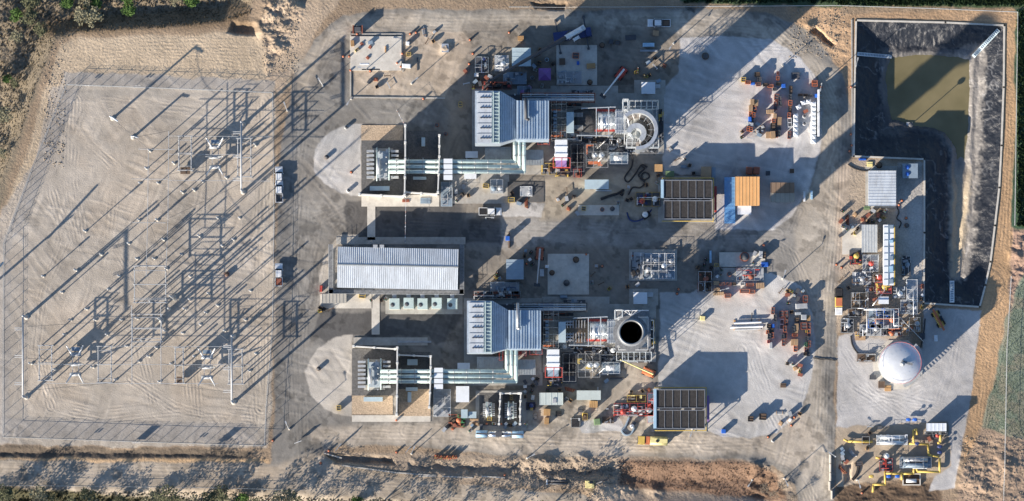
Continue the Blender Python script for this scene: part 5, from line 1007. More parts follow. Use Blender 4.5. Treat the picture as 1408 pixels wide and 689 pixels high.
for q, (x, y) in enumerate([(1097.5, 147.5), (1104.5, 141.5), (1111.3, 140)]): put(boxproto('sack', 'w'), x, y, R(30-q*14), 'white bulk bag in the curved top row of the north-east yard, %s from the left' % ORDN[q], group='white bulk bags', sc=(7*S, 6.2*S, 1.7))
t = T('panel_rack', 'long narrow white panel rack standing right of the white bulk bags', 'rack', 1126, 154); part(t, 'panel', MB().pb(1124.5, 123, 1127, 153, 0, 3.6).pb(1124.5, 154.5, 1127, 187, 0, 3.6), 'white_paint'); m_ = MB(); [m_.cb(1128.4, 125+6*i, 2.5, .6, 0, 2.2) for i in range(11)]; part(t, 'brace', m_, 'galv')
SY_ = [('rust', 1062.5, 427.5, 4, 9), ('dark_grey', 1065.6, 437.5, 3.6, 9), ('black', 1057, 448.5, 5, 6), ('black', 1061, 454.5, 4, 5), ('blue', 1062.6, 448.3, 4, 5.4), ('orange', 1054.8, 457, 3, 5), ('orange', 1061.4, 461.4, 3.8, 7), ('dark_grey', 1057.4, 462.5, 4, 7), ('red', 1056.3, 470, 3, 4), ('grey_paint', 1059.7, 475, 3.8, 9),
 ('rust', 1074.3, 432, 5, 8), ('rust', 1081, 433, 4, 10), ('rust', 1081, 443.6, 3.6, 8), ('white_paint', 1074.8, 446, 4.6, 14, .5), ('rust', 1078.8, 452.5, 4, 8), ('rust', 1080, 461.5, 3.2, 9), ('dark_grey', 1076.4, 463, 3.4, 6), ('rust', 1077, 471, 4, 9), ('rust', 1107, 411.3, 6, 9), ('grey_paint', 1102, 421, 16, 7), ('galv', 1097, 431.6, 8, 3.6), ('black', 1095.6, 440, 6, 6), ('grey_paint', 1105, 436.4, 7, 7), ('wood', 1111.6, 437.6, 4, 7),
 ('tan', 1095, 449.6, 4.6, 8), ('rust', 1105, 448.6, 8, 9), ('rust', 1112, 448.6, 4.6, 8), ('dark_grey', 1090.6, 453, 3.6, 8), ('tan', 1094.6, 456.6, 3.8, 4.6), ('orange', 1092.4, 461, 7, 3.2), ('tan', 1089.6, 471, 4, 8), ('tan', 1094.4, 471, 4.4, 8), ('orange', 1093.4, 479.6, 4.6, 8), ('orange', 1112, 458, 3.8, 9), ('yellow', 1108.6, 456, 2.6, 3), ('dark_grey', 1109, 466, 4.6, 6), ('green', 1107.8, 474, 3, 5), ('rust', 1112.8, 473, 3.2, 8), ('rust', 1108.6, 480.6, 5, 6), ('black', 1107, 487, 4, 4.4), ('dark_grey', 1111.4, 487, 3.6, 5.6)]
yard('south-east storage yard', SY_, 1.5)
MIS = [('tan', 1045, 393, 10, 7, 1.6), ('orange', 1031, 391.6, 9, 3.6, 1.2), ('orange', 1024, 400.6, 13, 4.6, 1.4), ('orange', 1033.6, 401.6, 8, 4.6, 1.3), ('tan', 986, 398, 6, 4, 1.3), ('tan', 988, 404, 13, 4, 1.2), ('orange', 1000.5, 407, 8, 5, 1.2), ('rust', 993, 390.5, 7, 3.6, 1.3), ('rust', 1002, 390.5, 6, 3.6, 1.2), ('black', 1009, 390.5, 6, 3.4, 1.3), ('white_paint', 1021, 390.4, 6, 3.4, 1.0), ('tan', 985, 389.4, 7, 5, 1.2), ('blue', 1051.5, 363.6, 9, 6, .5), ('grey_paint', 1046, 350, 5, 9, 1.8), ('black', 1050.6, 351, 4, 9, 1.7), ('yellow', 985, 364.6, 5, 4, 1.0)]
yard('laydown strip between the yards', MIS)
for (c, lb, x, y, w_, d_, h, kd) in (('blue', 'small bright blue box alone on the south-east gravel', 994.8, 593, 6, 6, 1.5, 'tote'), ('black', 'black square bin with white corner, left of the pair on the south-east gravel', 1032, 576, 7.6, 7.6, 1.9, 'bin'), ('black', 'larger black square bin, right of the pair on the south-east gravel', 1048.6, 573, 10, 9, 2.0, 'bin'), ('rust', 'left one of the two red boxes above the orange-roofed building', 1030, 235, 8.6, 10, 1.9, 'tote'), ('rust', 'right one of the two red boxes above the orange-roofed building', 1040, 235, 8.6, 10, 1.9, 'tote'),
   ('blue', 'bright blue box on a pole stand beside the central road', 698, 328, 6, 6, 2.6, 'tote'), ('wood', 'brown wooden crate at the south edge of the southern cabin, upper one', 752, 567, 9, 9, 1.5, 'crate'), ('wood', 'brown wooden crate at the south edge of the southern cabin, lower one', 751.6, 579, 6, 9, 1.4, 'crate'), ('wood', 'orange-brown crate beside the pale green enclosure south of the southern turbine', 816, 556, 11, 9, 1.7, 'crate'), ('green_box', 'dark green box trailer on the pale gravel south of the turbines', 821, 580, 9, 9, 1.6, 'tote'),
   ('paleyellow', 'small yellow machine box on the gravel west of the steel beam stack', 966, 437.6, 7, 6, 1.2, 'tote'), ('yellow', 'yellow compact unit on the slab south of the pale blue enclosure', 802.6, 287, 6, 6, 1.0, 'bin'), ('yellow', 'yellow unit in the western small transformer bay', 673, 576, 6.5, 5, 1.4, 'bin'), ('yellow', 'yellow box in the eastern small transformer bay', 703, 547, 3.4, 6, 1.4, 'bin'), ('yellow', 'yellow machine on the west gravel loop by the southern transformer', 466, 561, 6, 7, 1.4, 'bin'), ('yellow', 'yellow machine on the dirt west of the northern filter house', 633, 144, 5, 7, 1.3, 'bin'),
   ('yellow', 'yellow box at the foot of the control building stairs', 498, 406.6, 9, 7, 1.2, 'bin'), ('yellow', 'yellow box at the left end of the dark pad below the northern ducts', 703, 275, 9, 7, 1.3, 'bin'), ('yellow', 'yellow box beside the hopper left of the dark pad', 668, 256, 8, 6, 1.5, 'bin'), ('red', 'red cabinet at the west end of the control building', 441.6, 397, 3.6, 9, 1.9, 'tote'), ('brown', 'brown open-top box in the south-west gas yard corner', 1180.6, 638, 10, 6, 1.4, 'bin'), ('black', 'black cube bin beside the east road under the truck', 1160.6, 453, 8, 8, 1.7, 'bin'), ('brown', 'brown crate with dark top at the south-west of the round tank', 1212, 529, 9, 9, 1.3, 'crate'), ('dark_grey', 'dark slatted box west of the crates by the round tank', 1200, 519, 9, 6, .8, 'bin'),
   ('wood', 'brown timber form box on the north white concrete pad', 484.6, 60, 4.6, 8, 1.2, 'crate'), ('white_paint', 'white box pair right of the north white concrete pad', 559, 91, 12, 6, 1.5, 'tote'), ('white_paint', 'small white tank box above the white box pair by the north pad', 560.6, 60, 5, 5, 1.3, 'tote'), ('yellow', 'yellow tool box between the white boxes right of the north pad', 562, 75, 6, 5, .9, 'bin'), ('dark_grey', 'dark flat box in the north yard west of the pickup', 867, 52, 15, 7, 1.4, 'bin'), ('dark_grey', 'dark square box in the north yard below the crane', 840, 57.6, 6, 6, 1.2, 'bin'), ('brown', 'low brown box next to the dark square box in the north yard', 849, 59, 7, 6, .6, 'bin'),
   ('skyblue', 'blue round-cornered tank cart in the north yard south of the pickup', 891.6, 62, 16, 5.4, 1.5, 'tote'), ('orange', 'orange and black compressor on the north concrete pad', 791.6, 77, 9, 8, 1.4, 'bin'), ('blue', 'small blue drum box on the north concrete pad', 794.8, 87, 3.6, 5, 1.1, 'tote'), ('wood', 'timber pallet stack on the east side of the north concrete pad', 812.6, 91, 12, 7, 1.1, 'crate'), ('brown', 'brown crates on the west side of the north concrete pad', 773, 85, 8, 9, .9, 'crate'), ('tan', 'tan pallet load behind the white pickup in the north-east', 901.8, 46, 8, 7, 1.4, 'crate'), ('wood', 'orange load on the road edge north of the filter house', 716, 53, 8, 6, 1.5, 'crate')):
    nm_ = {'tote': 'equipment_box', 'bin': 'open_bin', 'crate': 'wooden_crate'}[kd]; p_ = boxproto(kd, c); o_ = put(p_, x, y, R(random.uniform(-6, 6)), lb, sc=(w_*S, d_*S, h)); o_['category'] = {'tote': 'box', 'bin': 'bin', 'crate': 'crate'}[kd]
    if 'group' in o_: del o_['group']
for k, p_ in KM.items():
    if p_.name not in USED:
        for c in list(p_.children): bpy.data.objects.remove(c)
        bpy.data.objects.remove(p_)
# ================================================================ process equipment
def pipe3(pts, r, n=8): return MB().path([PZ(*p) for p in pts], r, n)
def skid(name, label, cat, x0, y0, x1, y1, h, seed, cols=('steel', 'galv', 'bluegrey'), vessels=1, rail='steel', base='dark_grey', density=1.0, vert=True, fr=True):
    rr = random.Random(seed); t = T(name, label, cat, (x0+x1)/2, (y0+y1)/2)
    part(t, 'skid_base', MB().pb(x0, y0, x1, y1, .12, .42), base)
    if fr: part(t, 'frame', MB().frame(x0+.5, y0+.5, x1-.5, y1-.5, .4, h, max(1, round((x1-x0)/12)), max(1, round((y1-y0)/12)), 1, .042), rail)
    w_, d_ = x1-x0, y1-y0
    for v in range(vessels):
        if vert: a = P(x0+w_*(v+.5+.2*rr.random())/vessels, y0+d_*(.3+.4*rr.random()), 1); r = min(.75, .3*min(w_, d_)*S); part(t, 'vessel', MB().lathe(a[0], a[1], [(r, .4), (r, h*.8), (r*.75, h*.8+r*.4), (.05, h*.8+r*.6)], 16), rr.choice(cols))
        else:
            yy = y0+d_*(v+.5)/vessels; r = min(.8, .3*d_/vessels*S+.2); part(t, 'vessel', MB().tube(PZ(x0+w_*.12, yy, .6+r), PZ(x1-w_*.12, yy, .6+r), r, 14), rr.choice(cols))
    for k in range(int(density*max(3, w_*d_/60))):
        x = x0+w_*rr.random(); y = y0+d_*rr.random(); z = .6+rr.random()*(h-.6); m_ = MB(); pts = [(x, y, .4), (x, y, z)]
        for q in range(2):
            if rr.random() < .5: x = min(x1, max(x0, x+rr.uniform(-.5, .5)*w_))
            else: y = min(y1, max(y0, y+rr.uniform(-.5, .5)*d_))
            pts.append((x, y, z))
        pts.append((x, y, .4)); m_.path([PZ(*p) for p in pts], .07+.09*rr.random(), 6); part(t, 'pipe', m_, rr.choice(cols))
    for k in range(int(density*max(2, w_*d_/90))):
        x = x0+w_*(.1+.8*rr.random()); y = y0+d_*(.1+.8*rr.random()); part(t, rr.choice(('pump', 'valve_box', 'motor')), MB().cb(x, y, 2+rr.random()*3.4, 2+rr.random()*3.4, .4, .8+rr.random()*h*.4, R(rr.choice((0, 0, 20))), .03), rr.choice(cols))
    return t
W3 = ('steel', 'galv', 'white_paint', 'insul')
skid('piping_skid', 'red framed piping skid feeding the northern cooler with blue curved hoses', 'pipe skid', 874, 264, 908, 284, 2.6, 1, ('red', 'red', 'navy', 'white_paint', 'steel'), 2, 'yellow')
skid('piping_skid', 'long red scaffolded piping skid feeding the southern cooler', 'pipe skid', 844, 554, 899, 572, 2.8, 2, ('red', 'white_paint', 'steel', 'galv', 'insul'), 3, 'red', density=1.4)
skid('access_scaffold', 'red access scaffold between the piping skid and the southern cooler', 'scaffold', 890, 540, 900, 582, 3.4, 3, ('red', 'steel'), 0, 'red', 'grey_paint', .5)
skid('yellow_scaffold', 'yellow edged platform just north of the red southern piping skid', 'platform', 862, 543, 888, 553, 1.8, 4, ('paleyellow', 'steel', 'dark_grey'), 0, 'yellow', 'brown', .6)
skid('pump_skid', 'array of pumps and filters on a square slab north of the southern stack', 'pump skid', 868, 347, 886, 382, 1.8, 5, ('galv', 'dark_grey', 'black', 'steel'), 0, 'galv', 'galv', 1.2, fr=False)
skid('piping_skid', 'white looped pipe manifold on the slab east of the two black pumps', 'pipe skid', 884, 348, 928, 384, 2.4, 6, ('white_paint', 'galv', 'insul', 'steel'), 4, 'white_paint', 'bluegrey', .9)
skid('equipment_rack', 'dark brown machinery in a pale square tray left of the laydown strip', 'machinery', 960, 373, 979, 402, 1.6, 7, ('rust', 'brown', 'black', 'steel'), 1, 'white_paint', 'brown', 1.6)
skid('water_skid', 'thin railed slab with small red pumps beneath the eastern laydown strip shade', 'pump skid', 1012, 368, 1050, 386, 1.2, 8, ('rust', 'red', 'galv'), 1, 'galv', 'grey_paint', .6)
skid('steel_tray', 'grey steel tray of parts under the crane boom south of the metal cabin', 'tray', 692, 99, 724, 116, 1.8, 9, ('steel', 'grey_paint', 'brown'), 0, 'bluegrey', 'bluegrey', .8)
skid('steel_tray', 'blue framed tray north of the southern filter house beneath the metal cabin', 'tray', 674, 388, 714, 405, 2.2, 10, ('bluegrey', 'galv', 'navy'), 0, 'bluegrey', 'grey_paint', 1)
skid('parts_heap', 'white and grey duct parts laid on the dirt left of the northern metal cabin', 'parts pile', 680, 76, 700, 98, 1.4, 11, ('white_paint', 'insul', 'steel'), 1, 'galv', 'galv', 1, fr=False)
skid('scaffold_stack', 'blue-grey bundle of scaffold parts in the shade west of the parts heap', 'scaffold parts', 653, 78, 672, 100, 1.6, 12, ('bluegrey', 'navy', 'steel'), 0, 'bluegrey', 'dark_grey', 1)
skid('formwork', 'scattered formwork and pumps at the south side of the north concrete pad', 'formwork', 766, 98, 800, 115, 1.2, 13, ('galv', 'bluegrey', 'steel'), 0, 'galv', 'grey_paint', 1)
skid('valve_skid', 'dark machinery and scaffolding along the north wall of the northern filter house', 'machinery', 664, 112, 704, 123, 3.5, 14, ('rust', 'black', 'red', 'steel'), 1, 'rust', 'dark_grey', 1.6)
skid('valve_skid', 'purple-grey roofed machinery box north of the northern duct roof', 'machinery', 711, 118, 730, 134, 5, 15, ('bluegrey', 'lilac', 'dark_grey'), 0, 'bluegrey', 'bluegrey', 1)
skid('valve_skid', 'grey pipes and machinery along the north wall of the southern filter house', 'machinery', 652, 400, 716, 411, 2.6, 16, ('rust', 'dark_grey', 'galv', 'steel'), 1, 'galv', 'dark_grey', 1.5)
skid('orange_scaffold', 'orange scaffold at the south-east corner of the northern filter house', 'scaffold', 739, 191, 756, 199, 7, 17, ('orange', 'galv'), 0, 'red', 'galv', 1)
skid('orange_scaffold', 'orange scaffold at the south-east corner of the southern filter house', 'scaffold', 728, 480, 746, 488, 7, 18, ('orange', 'tan', 'galv'), 0, 'red', 'galv', 1)
skid('orange_scaffold', 'small orange scaffold tower right beside the southern bus duct elbows', 'scaffold', 713, 482, 724, 490, 6, 19, ('red', 'orange'), 0, 'red', 'galv', .6)
skid('orange_scaffold', 'small orange scaffold tower left of the southern bus duct elbows', 'scaffold', 686, 481, 692, 496, 6, 20, ('red', 'orange'), 0, 'red', 'galv', .6)
skid('pipe_cluster', 'dense cluster of valves and yellow pipes south-west of the northern white duct', 'pipework', 744, 224, 766, 240, 2.6, 21, ('yellow', 'steel', 'brown', 'galv'), 1, 'yellow', 'dark_grey', 1.4)
skid('pipe_cluster', 'dense pipework between the northern white duct and turbine casing', 'pipework', 758, 178, 800, 194, 4.5, 22, ('galv', 'steel', 'rust', 'white_paint'), 1, 'galv', 'dark_grey', 1.6)
skid('pipe_cluster', 'dense pipework between the southern white duct and turbine casing', 'pipework', 746, 467, 790, 480, 4.5, 23, ('galv', 'orange', 'steel', 'white_paint'), 1, 'galv', 'dark_grey', 1.6)
skid('pipe_cluster', 'orange boxed pump set below the northern dark equipment bay', 'pipework', 788, 232, 800, 244, 2.4, 24, ('orange', 'rust', 'steel'), 0, 'red', 'dark_grey', 1)
skid('hopper_skid', 'pair of blue-grey hoppers on a frame below the northern bus ducts', 'hopper', 674, 246, 692, 266, 2.6, 25, ('bluegrey', 'palegreen', 'galv'), 2, 'galv', 'galv', .6)
skid('welded_stand', 'small white steel frame lying on the dark pad below the northern ducts', 'frame', 715, 256, 732, 270, 1.5, 26, ('white_paint', 'galv'), 0, 'white_paint', 'galv', 1)
skid('pipe_rack_stand', 'slim grey stand south of the northern bus ducts by the firewall', 'stand', 606, 250, 622, 284, 3.5, 27, ('galv', 'steel'), 0, 'galv', 'bluegrey', .6)
skid('pipe_rack_stand', 'slim grey stand south of the southern bus ducts by the firewall', 'stand', 596, 535, 620, 573, 3.5, 28, ('galv', 'steel'), 0, 'galv', 'grey_paint', .6)
skid('parts_heap', 'heap of dark and orange small equipment left of the small transformer bays', 'parts pile', 617, 570, 640, 588, 1.1, 29, ('black', 'rust', 'orange', 'green'), 1, 'rust', 'brown', 2, fr=False)
skid('machine_cart', 'navy and yellow machine cart right of the small transformer bays', 'machine', 723, 553, 736, 564, 1.7, 30, ('navy', 'yellow', 'black'), 1, 'navy', 'black', 1)
skid('trolley', 'grey tubular trolley parked at the edge of the south road', 'trolley', 785, 575, 798, 588, 1.2, 31, ('galv', 'dark_grey'), 0, 'galv', 'black', .6)
skid('machine_cart', 'yellow and black loader attachment on the gravel beside the green box trailer', 'machine', 801, 568, 808, 578, 1.3, 32, ('yellow', 'brown'), 1, 'yellow', 'brown', 1)
skid('lattice_section', 'dark lattice steel section lying east of the green box trailer', 'lattice', 828, 573, 844, 582, .8, 33, ('dark_grey', 'steel'), 0, 'dark_grey', 'brown', 1)
for ox_, oy_, nm_ in ((0, 0, 'northern'), (-11, 288.5, 'southern')):
    for q, (x0, y0, x1, y1, h, lb, cs) in enumerate(((838, 188, 862, 200, 4, 'tangled pipework below the exhaust diffuser of the %s turbine', ('dark_grey', 'steel', 'white_paint', 'brown')), (800, 188, 836, 197, 2.2, 'row of valves and cable trays along the south face of the %s turbine', ('steel', 'brown', 'dark_grey', 'galv')), (786, 124, 816, 128, 3, 'thin pipes beyond the far side of the %s pipe rack', ('steel', 'bluegrey')), (758, 141, 800, 148, 3.5, 'machinery strip between pipe rack and %s turbine', ('dark_grey', 'rust', 'steel')),
      (864, 200, 904, 210, 1.8, 'ground level pumps below the stair gallery of the %s stack', ('galv', 'dark_grey', 'insul', 'steel')), (906, 150, 912, 196, 1.6, 'narrow strip of equipment on the east edge of the %s stack pad', ('dark_grey', 'steel', 'yellow')), (764, 231, 784, 243, 1.8, 'low valves at the foot of the %s white duct', ('galv', 'brown', 'yellow', 'steel')), (838, 200, 866, 208, 1.4, 'small motors north of the %s tank skid', ('galv', 'dark_grey', 'steel')))):
        skid('pipe_cluster', lb % nm_, 'pipework', x0+ox_, y0+oy_, x1+ox_, y1+oy_, h, 100+q+int(oy_), cs, 1 if q in (0, 4) else 0, 'steel', 'dark_grey', 2.2, fr=q in (0, 3))
# right-hand process area
skid('process_skid', 'cluster of blue and white piping in the middle of the eastern process area', 'pipe skid', 1194, 424, 1236, 452, 2.8, 40, W3+('blue', 'orange'), 2, 'white_paint', 'bluegrey', 1.3)
skid('process_skid', 'red and yellow pump frame at the foot of the long filter trailer', 'pump skid', 1203, 388, 1226, 404, 2.6, 41, ('red', 'yellow', 'steel', 'white_paint'), 1, 'red', 'grey_paint', 1.3)
skid('process_skid', 'pale pipe frame just right of the lower end of the long filter trailer', 'pipe skid', 1246, 384, 1262, 412, 2.2, 42, W3, 0, 'white_paint', 'galv', 1)
skid('process_skid', 'tangle of dark valves left of the white piping in the process area', 'pipe skid', 1170, 402, 1194, 424, 2.2, 43, ('brown', 'dark_grey', 'galv', 'white_paint'), 1, 'galv', 'tan', 1.2)
skid('process_skid', 'row of grey pumps along the north-west side of the round tank', 'pump skid', 1182, 446, 1212, 462, 2.2, 44, W3+('dark_grey',), 2, 'galv', 'grey_paint', 1.3)
skid('process_skid', 'dark open tank frame at the left edge of the process area', 'pump skid', 1156, 438, 1174, 458, 1.8, 45, ('galv', 'black', 'white_paint'), 1, 'galv', 'dark_grey', 1.1)
skid('process_skid', 'small orange and grey skid beside the stair of the round tank', 'pump skid', 1250, 436, 1266, 456, 2.0, 46, ('orange', 'galv', 'steel'), 1, 'galv', 'tan', 1.2)
skid('process_skid', 'small yellow valve group between the pumps and the round tank', 'pump skid', 1176, 456, 1190, 468, 1.3, 47, ('yellow', 'brown', 'steel'), 0, 'yellow', 'tan', 1, fr=False)
skid('process_skid', 'low grey pump bench at the left side of the round tank', 'pump skid', 1178, 486, 1204, 498, 1.4, 48, ('grey_paint', 'brown', 'galv'), 0, 'galv', 'brown', 1)
skid('process_skid', 'pipe frames with valves between the filter trailer and the pond kerb', 'pipe skid', 1238, 412, 1262, 432, 2.4, 49, W3+('brown',), 1, 'galv', 'grey_paint', 1.1)
skid('process_skid', 'black and red compressor set west of the white canopy trailer', 'compressor', 1168, 344, 1184, 364, 1.6, 50, ('black', 'red', 'yellow'), 1, 'black', 'dark_grey', 1.3, fr=False)
skid('process_skid', 'grey valve skid below the white corrugated canopy', 'pump skid', 1186, 350, 1208, 374, 1.5, 51, ('white_paint', 'red', 'dark_grey', 'galv'), 1, 'galv', 'grey_paint', .9)
for q, (x0, y0, x1, y1, h, lb, cs) in enumerate(((1200, 376, 1214, 388, 2.2, 'valves between the white canopy and the red and yellow pump frame', ('red', 'white_paint', 'steel', 'brown')), (1228, 394, 1244, 410, 3.0, 'upright grey pipework right of the red and yellow pump frame', ('galv', 'insul', 'steel')), (1166, 424, 1186, 436, 1.8, 'brown and grey pump line just above the dark open tank frame', ('brown', 'galv', 'dark_grey')),
  (1212, 452, 1240, 462, 1.6, 'row of small valves between the blue and white piping and the tank', ('steel', 'orange', 'galv', 'dark_grey')), (1240, 440, 1250, 462, 1.6, 'narrow pipe run just left of the tank stair skid', ('steel', 'tan', 'galv')), (1172, 374, 1198, 392, 1.6, 'long low pump bench below the black and red compressor', ('galv', 'brown', 'steel', 'white_paint')), (1190, 394, 1202, 402, 1.5, 'small valve group left of the red and yellow pump frame', ('rust', 'steel')), (1240, 352, 1252, 380, 1.4, 'slim pipe run on the concrete right of the filter trailer', ('galv', 'steel', 'bluegrey')))):
    skid('pipe_cluster', lb, 'pipework', x0, y0, x1, y1, h, 300+q, cs, 1, 'steel', ('tan', 'grey_paint', 'brown', 'dark_grey')[q % 4], 2.0, fr=q % 2 == 0)
hut('white_hood', 'white hooded unit between the filter trailer and the blue piping', 'unit', 1208, 408, 1222, 418, 2.4, M_WHITEROOF, 'white_paint', 'y', 9)
for lb, pts, r, c in (('white pipe loop crossing above the middle of the process area', [(1188, 426, .2), (1188, 426, 4), (1229, 426, 4), (1229, 448, 4), (1240, 448, 4), (1240, 448, .2)], .14, 'white_paint'), ('thin white pipe running along the left of the process area', [(1192, 456, .2), (1192, 456, 3), (1192, 424, 3), (1180, 424, 3), (1180, 424, .2)], .11, 'white_paint'),
   ('grey diagonal pipe above the pumps by the round tank', [(1237, 436, 3), (1270, 470, 3), (1270, 470, .2)], .1, 'galv'), ('white pipe along the pond kerb', [(1256, 400, .2), (1256, 400, 2.5), (1256, 436, 2.5), (1256, 436, .2)], .1, 'white_paint'), ('pale pipe from the process area up to the filter trailer', [(1200, 420, .3), (1200, 420, 2.4), (1216, 400, 2.4), (1216, 394, 2.4)], .12, 'insul')):
    solo('pipe', lb, 'pipe', pipe3(pts, r), c)
# gas yard
skid('metering_skid', 'long green and white metering skid in the gas yard', 'metering skid', 1205, 598, 1248, 612, 2.2, 60, ('green', 'white_paint', 'insul', 'green', 'steel'), 2, 'white_paint', 'galv', 1.5, vert=False)
skid('heater_skid', 'long dark vessel skid with white ends in the gas yard', 'vessel skid', 1237, 628, 1281, 644, 2.6, 61, ('insul', 'bluegrey', 'white_paint', 'steel'), 2, 'steel', 'bluegrey', 1.2, vert=False)
skid('generator_set', 'white roofed unit on a dark tray at the upper right of the gas yard', 'generator', 1272, 594, 1303, 597.5, 2.4, 62, ('galv', 'steel'), 0, 'steel', 'dark_grey', .8)
hut('generator_housing', 'white ribbed generator housing at the upper right corner of the gas yard', 'generator', 1274, 582, 1301, 593, 3.9, M_WHITEROOF, 'dark_grey', 'y', 1.1)
skid('red_valve_skid', 'bright red valve skid between the generator housing and yellow pipe', 'valve skid', 1283, 595, 1293, 604, 1.6, 63, ('red', 'red', 'steel'), 1, 'red', 'dark_grey', 1, fr=False)
skid('red_valve_skid', 'red pump frame beside the tall white vessel in the gas yard', 'pump skid', 1209, 630, 1228, 648, 2.0, 64, ('red', 'steel', 'galv'), 0, 'red', 'dark_grey', 1)
t = T('pressure_vessel', 'tall white round-topped vessel in the gas yard with a red frame beside', 'vessel', 1219.5, 627); a = P(1219.5, 627, 4); part(t, 'shell', MB().lathe(a[0], a[1], [(.75, .2), (.75, 4), (.6, 4.5), (.05, 4.8)], 20), 'insul'); part(t, 'skirt', MB().lathe(a[0], a[1], [(.9, 0), (.9, .3)], 20), 'grey_paint')
t = T('sump', 'pale concrete edged sump pit with white pump at the bottom of the gas yard', 'sump', 1253, 660); m_ = MB(); m_.pb(1241, 651, 1266, 652.5, 0, .7); m_.pb(1241, 666, 1266, 667.5, 0, .7); m_.pb(1241, 652.6, 1242.5, 665.9, 0, .7); m_.pb(1264.5, 652.6, 1266, 665.9, 0, .7); part(t, 'wall', m_, M_CONC2); part(t, 'floor', MB().pb(1242.6, 652.6, 1264.4, 665.9, .02, .1), 'brown'); part(t, 'pump', MB().tube(PZ(1246, 661, .9), PZ(1260, 661, .9), .5, 12), 'white_paint')
YP = [('left arm of yellow pipe reaching to the metering skid', [(1160, 604, .8), (1166, 607, .8), (1200, 607.5, .8)]), ('yellow pipe rising north of the middle of the gas yard', [(1256, 610, .9), (1256, 592, .9), (1260, 590.5, .9), (1261, 598, .9)]), ('stepped yellow pipe right of the metering skid', [(1250, 610, .9), (1276, 611, .9), (1277, 626, .9), (1291, 628, .9)]),
 ('yellow pipe below the generator housing', [(1293, 591, 1.1), (1293, 608, 1.1), (1289, 609.5, 1.1)]), ('long yellow pipe around the lower right of the gas yard', [(1292, 630, 1), (1292, 649, 1), (1262, 648.5, 1), (1260, 644, 1)]), ('yellow pipe stepping down at the lower left of the gas yard', [(1217, 646, .9), (1217, 666, .9), (1201, 666.5, .9), (1200, 677, .5)]), ('horizontal yellow pipe through the lower gas yard', [(1218, 651, .9), (1240, 651.5, .9), (1256, 651, .9), (1257, 642, .9)]), ('short yellow pipe dropping into the sump corner', [(1240, 652, 1.1), (1240, 660, .7)]), ('short yellow branch at the left of the tall white vessel', [(1204, 629, .7), (1210, 630, .7)])]
for lb, pts in YP:
    o_ = solo('gas_pipe', lb, 'gas pipe', pipe3(pts, .3, 10), 'yellow')
for q, (x, y, c, lb) in enumerate(((1222, 655, 'blue', 'blue valve on the lower yellow pipe, left one'), (1234, 655, 'blue', 'blue valve on the lower yellow pipe, right one'), (1249, 577, 'blue', 'blue valve at the top of the gas yard, left one'), (1258, 577, 'blue', 'blue valve at the top of the gas yard, right one'), (1261, 610, 'navy', 'dark blue valve in the middle of the stepped yellow pipe'), (1292, 614, 'navy', 'dark blue valve block on the right side of the gas yard, upper one'), (1292, 622, 'navy', 'dark blue valve block on the right side of the gas yard, lower one'), (1198, 655, 'yellow', 'yellow valve at the left of the lower gas yard'))):
    t = T('valve', lb, 'valve', x, y); a = P(x, y, 1); part(t, 'body', MB().tube((a[0]-.6, a[1], .9), (a[0]+.6, a[1], .9), .38, 10), c); part(t, 'handwheel', MB().lathe(a[0], a[1], [(.45, 1.9), (.45, 1.98), (.3, 1.98)], 14), c); part(t, 'stem', MB().tube((a[0], a[1], .9), (a[0], a[1], 1.95), .1, 6), 'steel')
skid('panel_stand', 'small grey control panel frame at the left of the gas yard', 'panel', 1185, 600, 1196, 612, 1.8, 66, ('grey_paint', 'dark_grey'), 0, 'galv', 'brown', .6)
# hoses
def hose(label, pts, r=.16, c='black', z=.2, sm=8):
    P_ = [Vector((x, y)) for x, y in pts]; out = []
    for i in range(len(P_)-1):
        p0 = P_[max(0, i-1)]; p1 = P_[i]; p2 = P_[i+1]; p3 = P_[min(len(P_)-1, i+2)]
        for k in range(sm): u = k/sm; out.append(.5*((2*p1)+(-p0+p2)*u+(2*p0-5*p1+4*p2-p3)*u*u+(-p0+3*p1-3*p2+p3)*u**3))
    out.append(P_[-1]); solo('hose', label, 'hose', MB().path([PZ(v.x, v.y, z) for v in out], r, 6), c)
hose('long black hose looping south of the northern stack', [(838, 198), (856, 203), (868, 212), (869, 228), (859, 244), (864, 250), (873, 240), (882, 227), (890, 230)], .2)
hose('black hose with a coiled loop beside the tan enclosure', [(880, 228), (886, 232), (878, 240), (884, 248), (893, 243), (888, 237), (882, 242), (886, 252), (880, 258), (870, 258), (864, 268)], .2)
hose('short thick black hose on the dirt below the pale blue enclosure', [(826, 274), (840, 269), (850, 266), (858, 261)], .35)
hose('blue hose curling beside the white dome west of the northern cooler', [(862, 292), (866, 302), (876, 304), (888, 298), (896, 288)], .2, 'navy')
hose('grey-blue hose bending from the piping skid to the south road', [(865, 574), (860, 586), (855, 592), (860, 598), (868, 596), (872, 588)], .3, 'bluegrey', .3)
hose('black hose curving down the left of the gas yard', [(1176, 636), (1180, 642), (1178, 652), (1172, 660)], .4)
hose('black hose between the west gravel and the round tank pad', [(1170, 462), (1172, 474), (1178, 484), (1186, 490)], .2)
hose('dark flexible line on the ground east of the round tank', [(1272, 438), (1270, 460), (1266, 478)], .15)
hose('thin black hose line west of the ribbed shed', [(1166, 226), (1176, 232), (1190, 235), (1196, 233)], .18)
hose('wiggling dark cable down the east side of the ribbed shed', [(1233, 284), (1236, 292), (1233, 300), (1239, 306), (1236, 314)], .15)
hose('black line across the south-east road', [(1118, 492), (1128, 494), (1138, 494), (1149, 496)], .12)
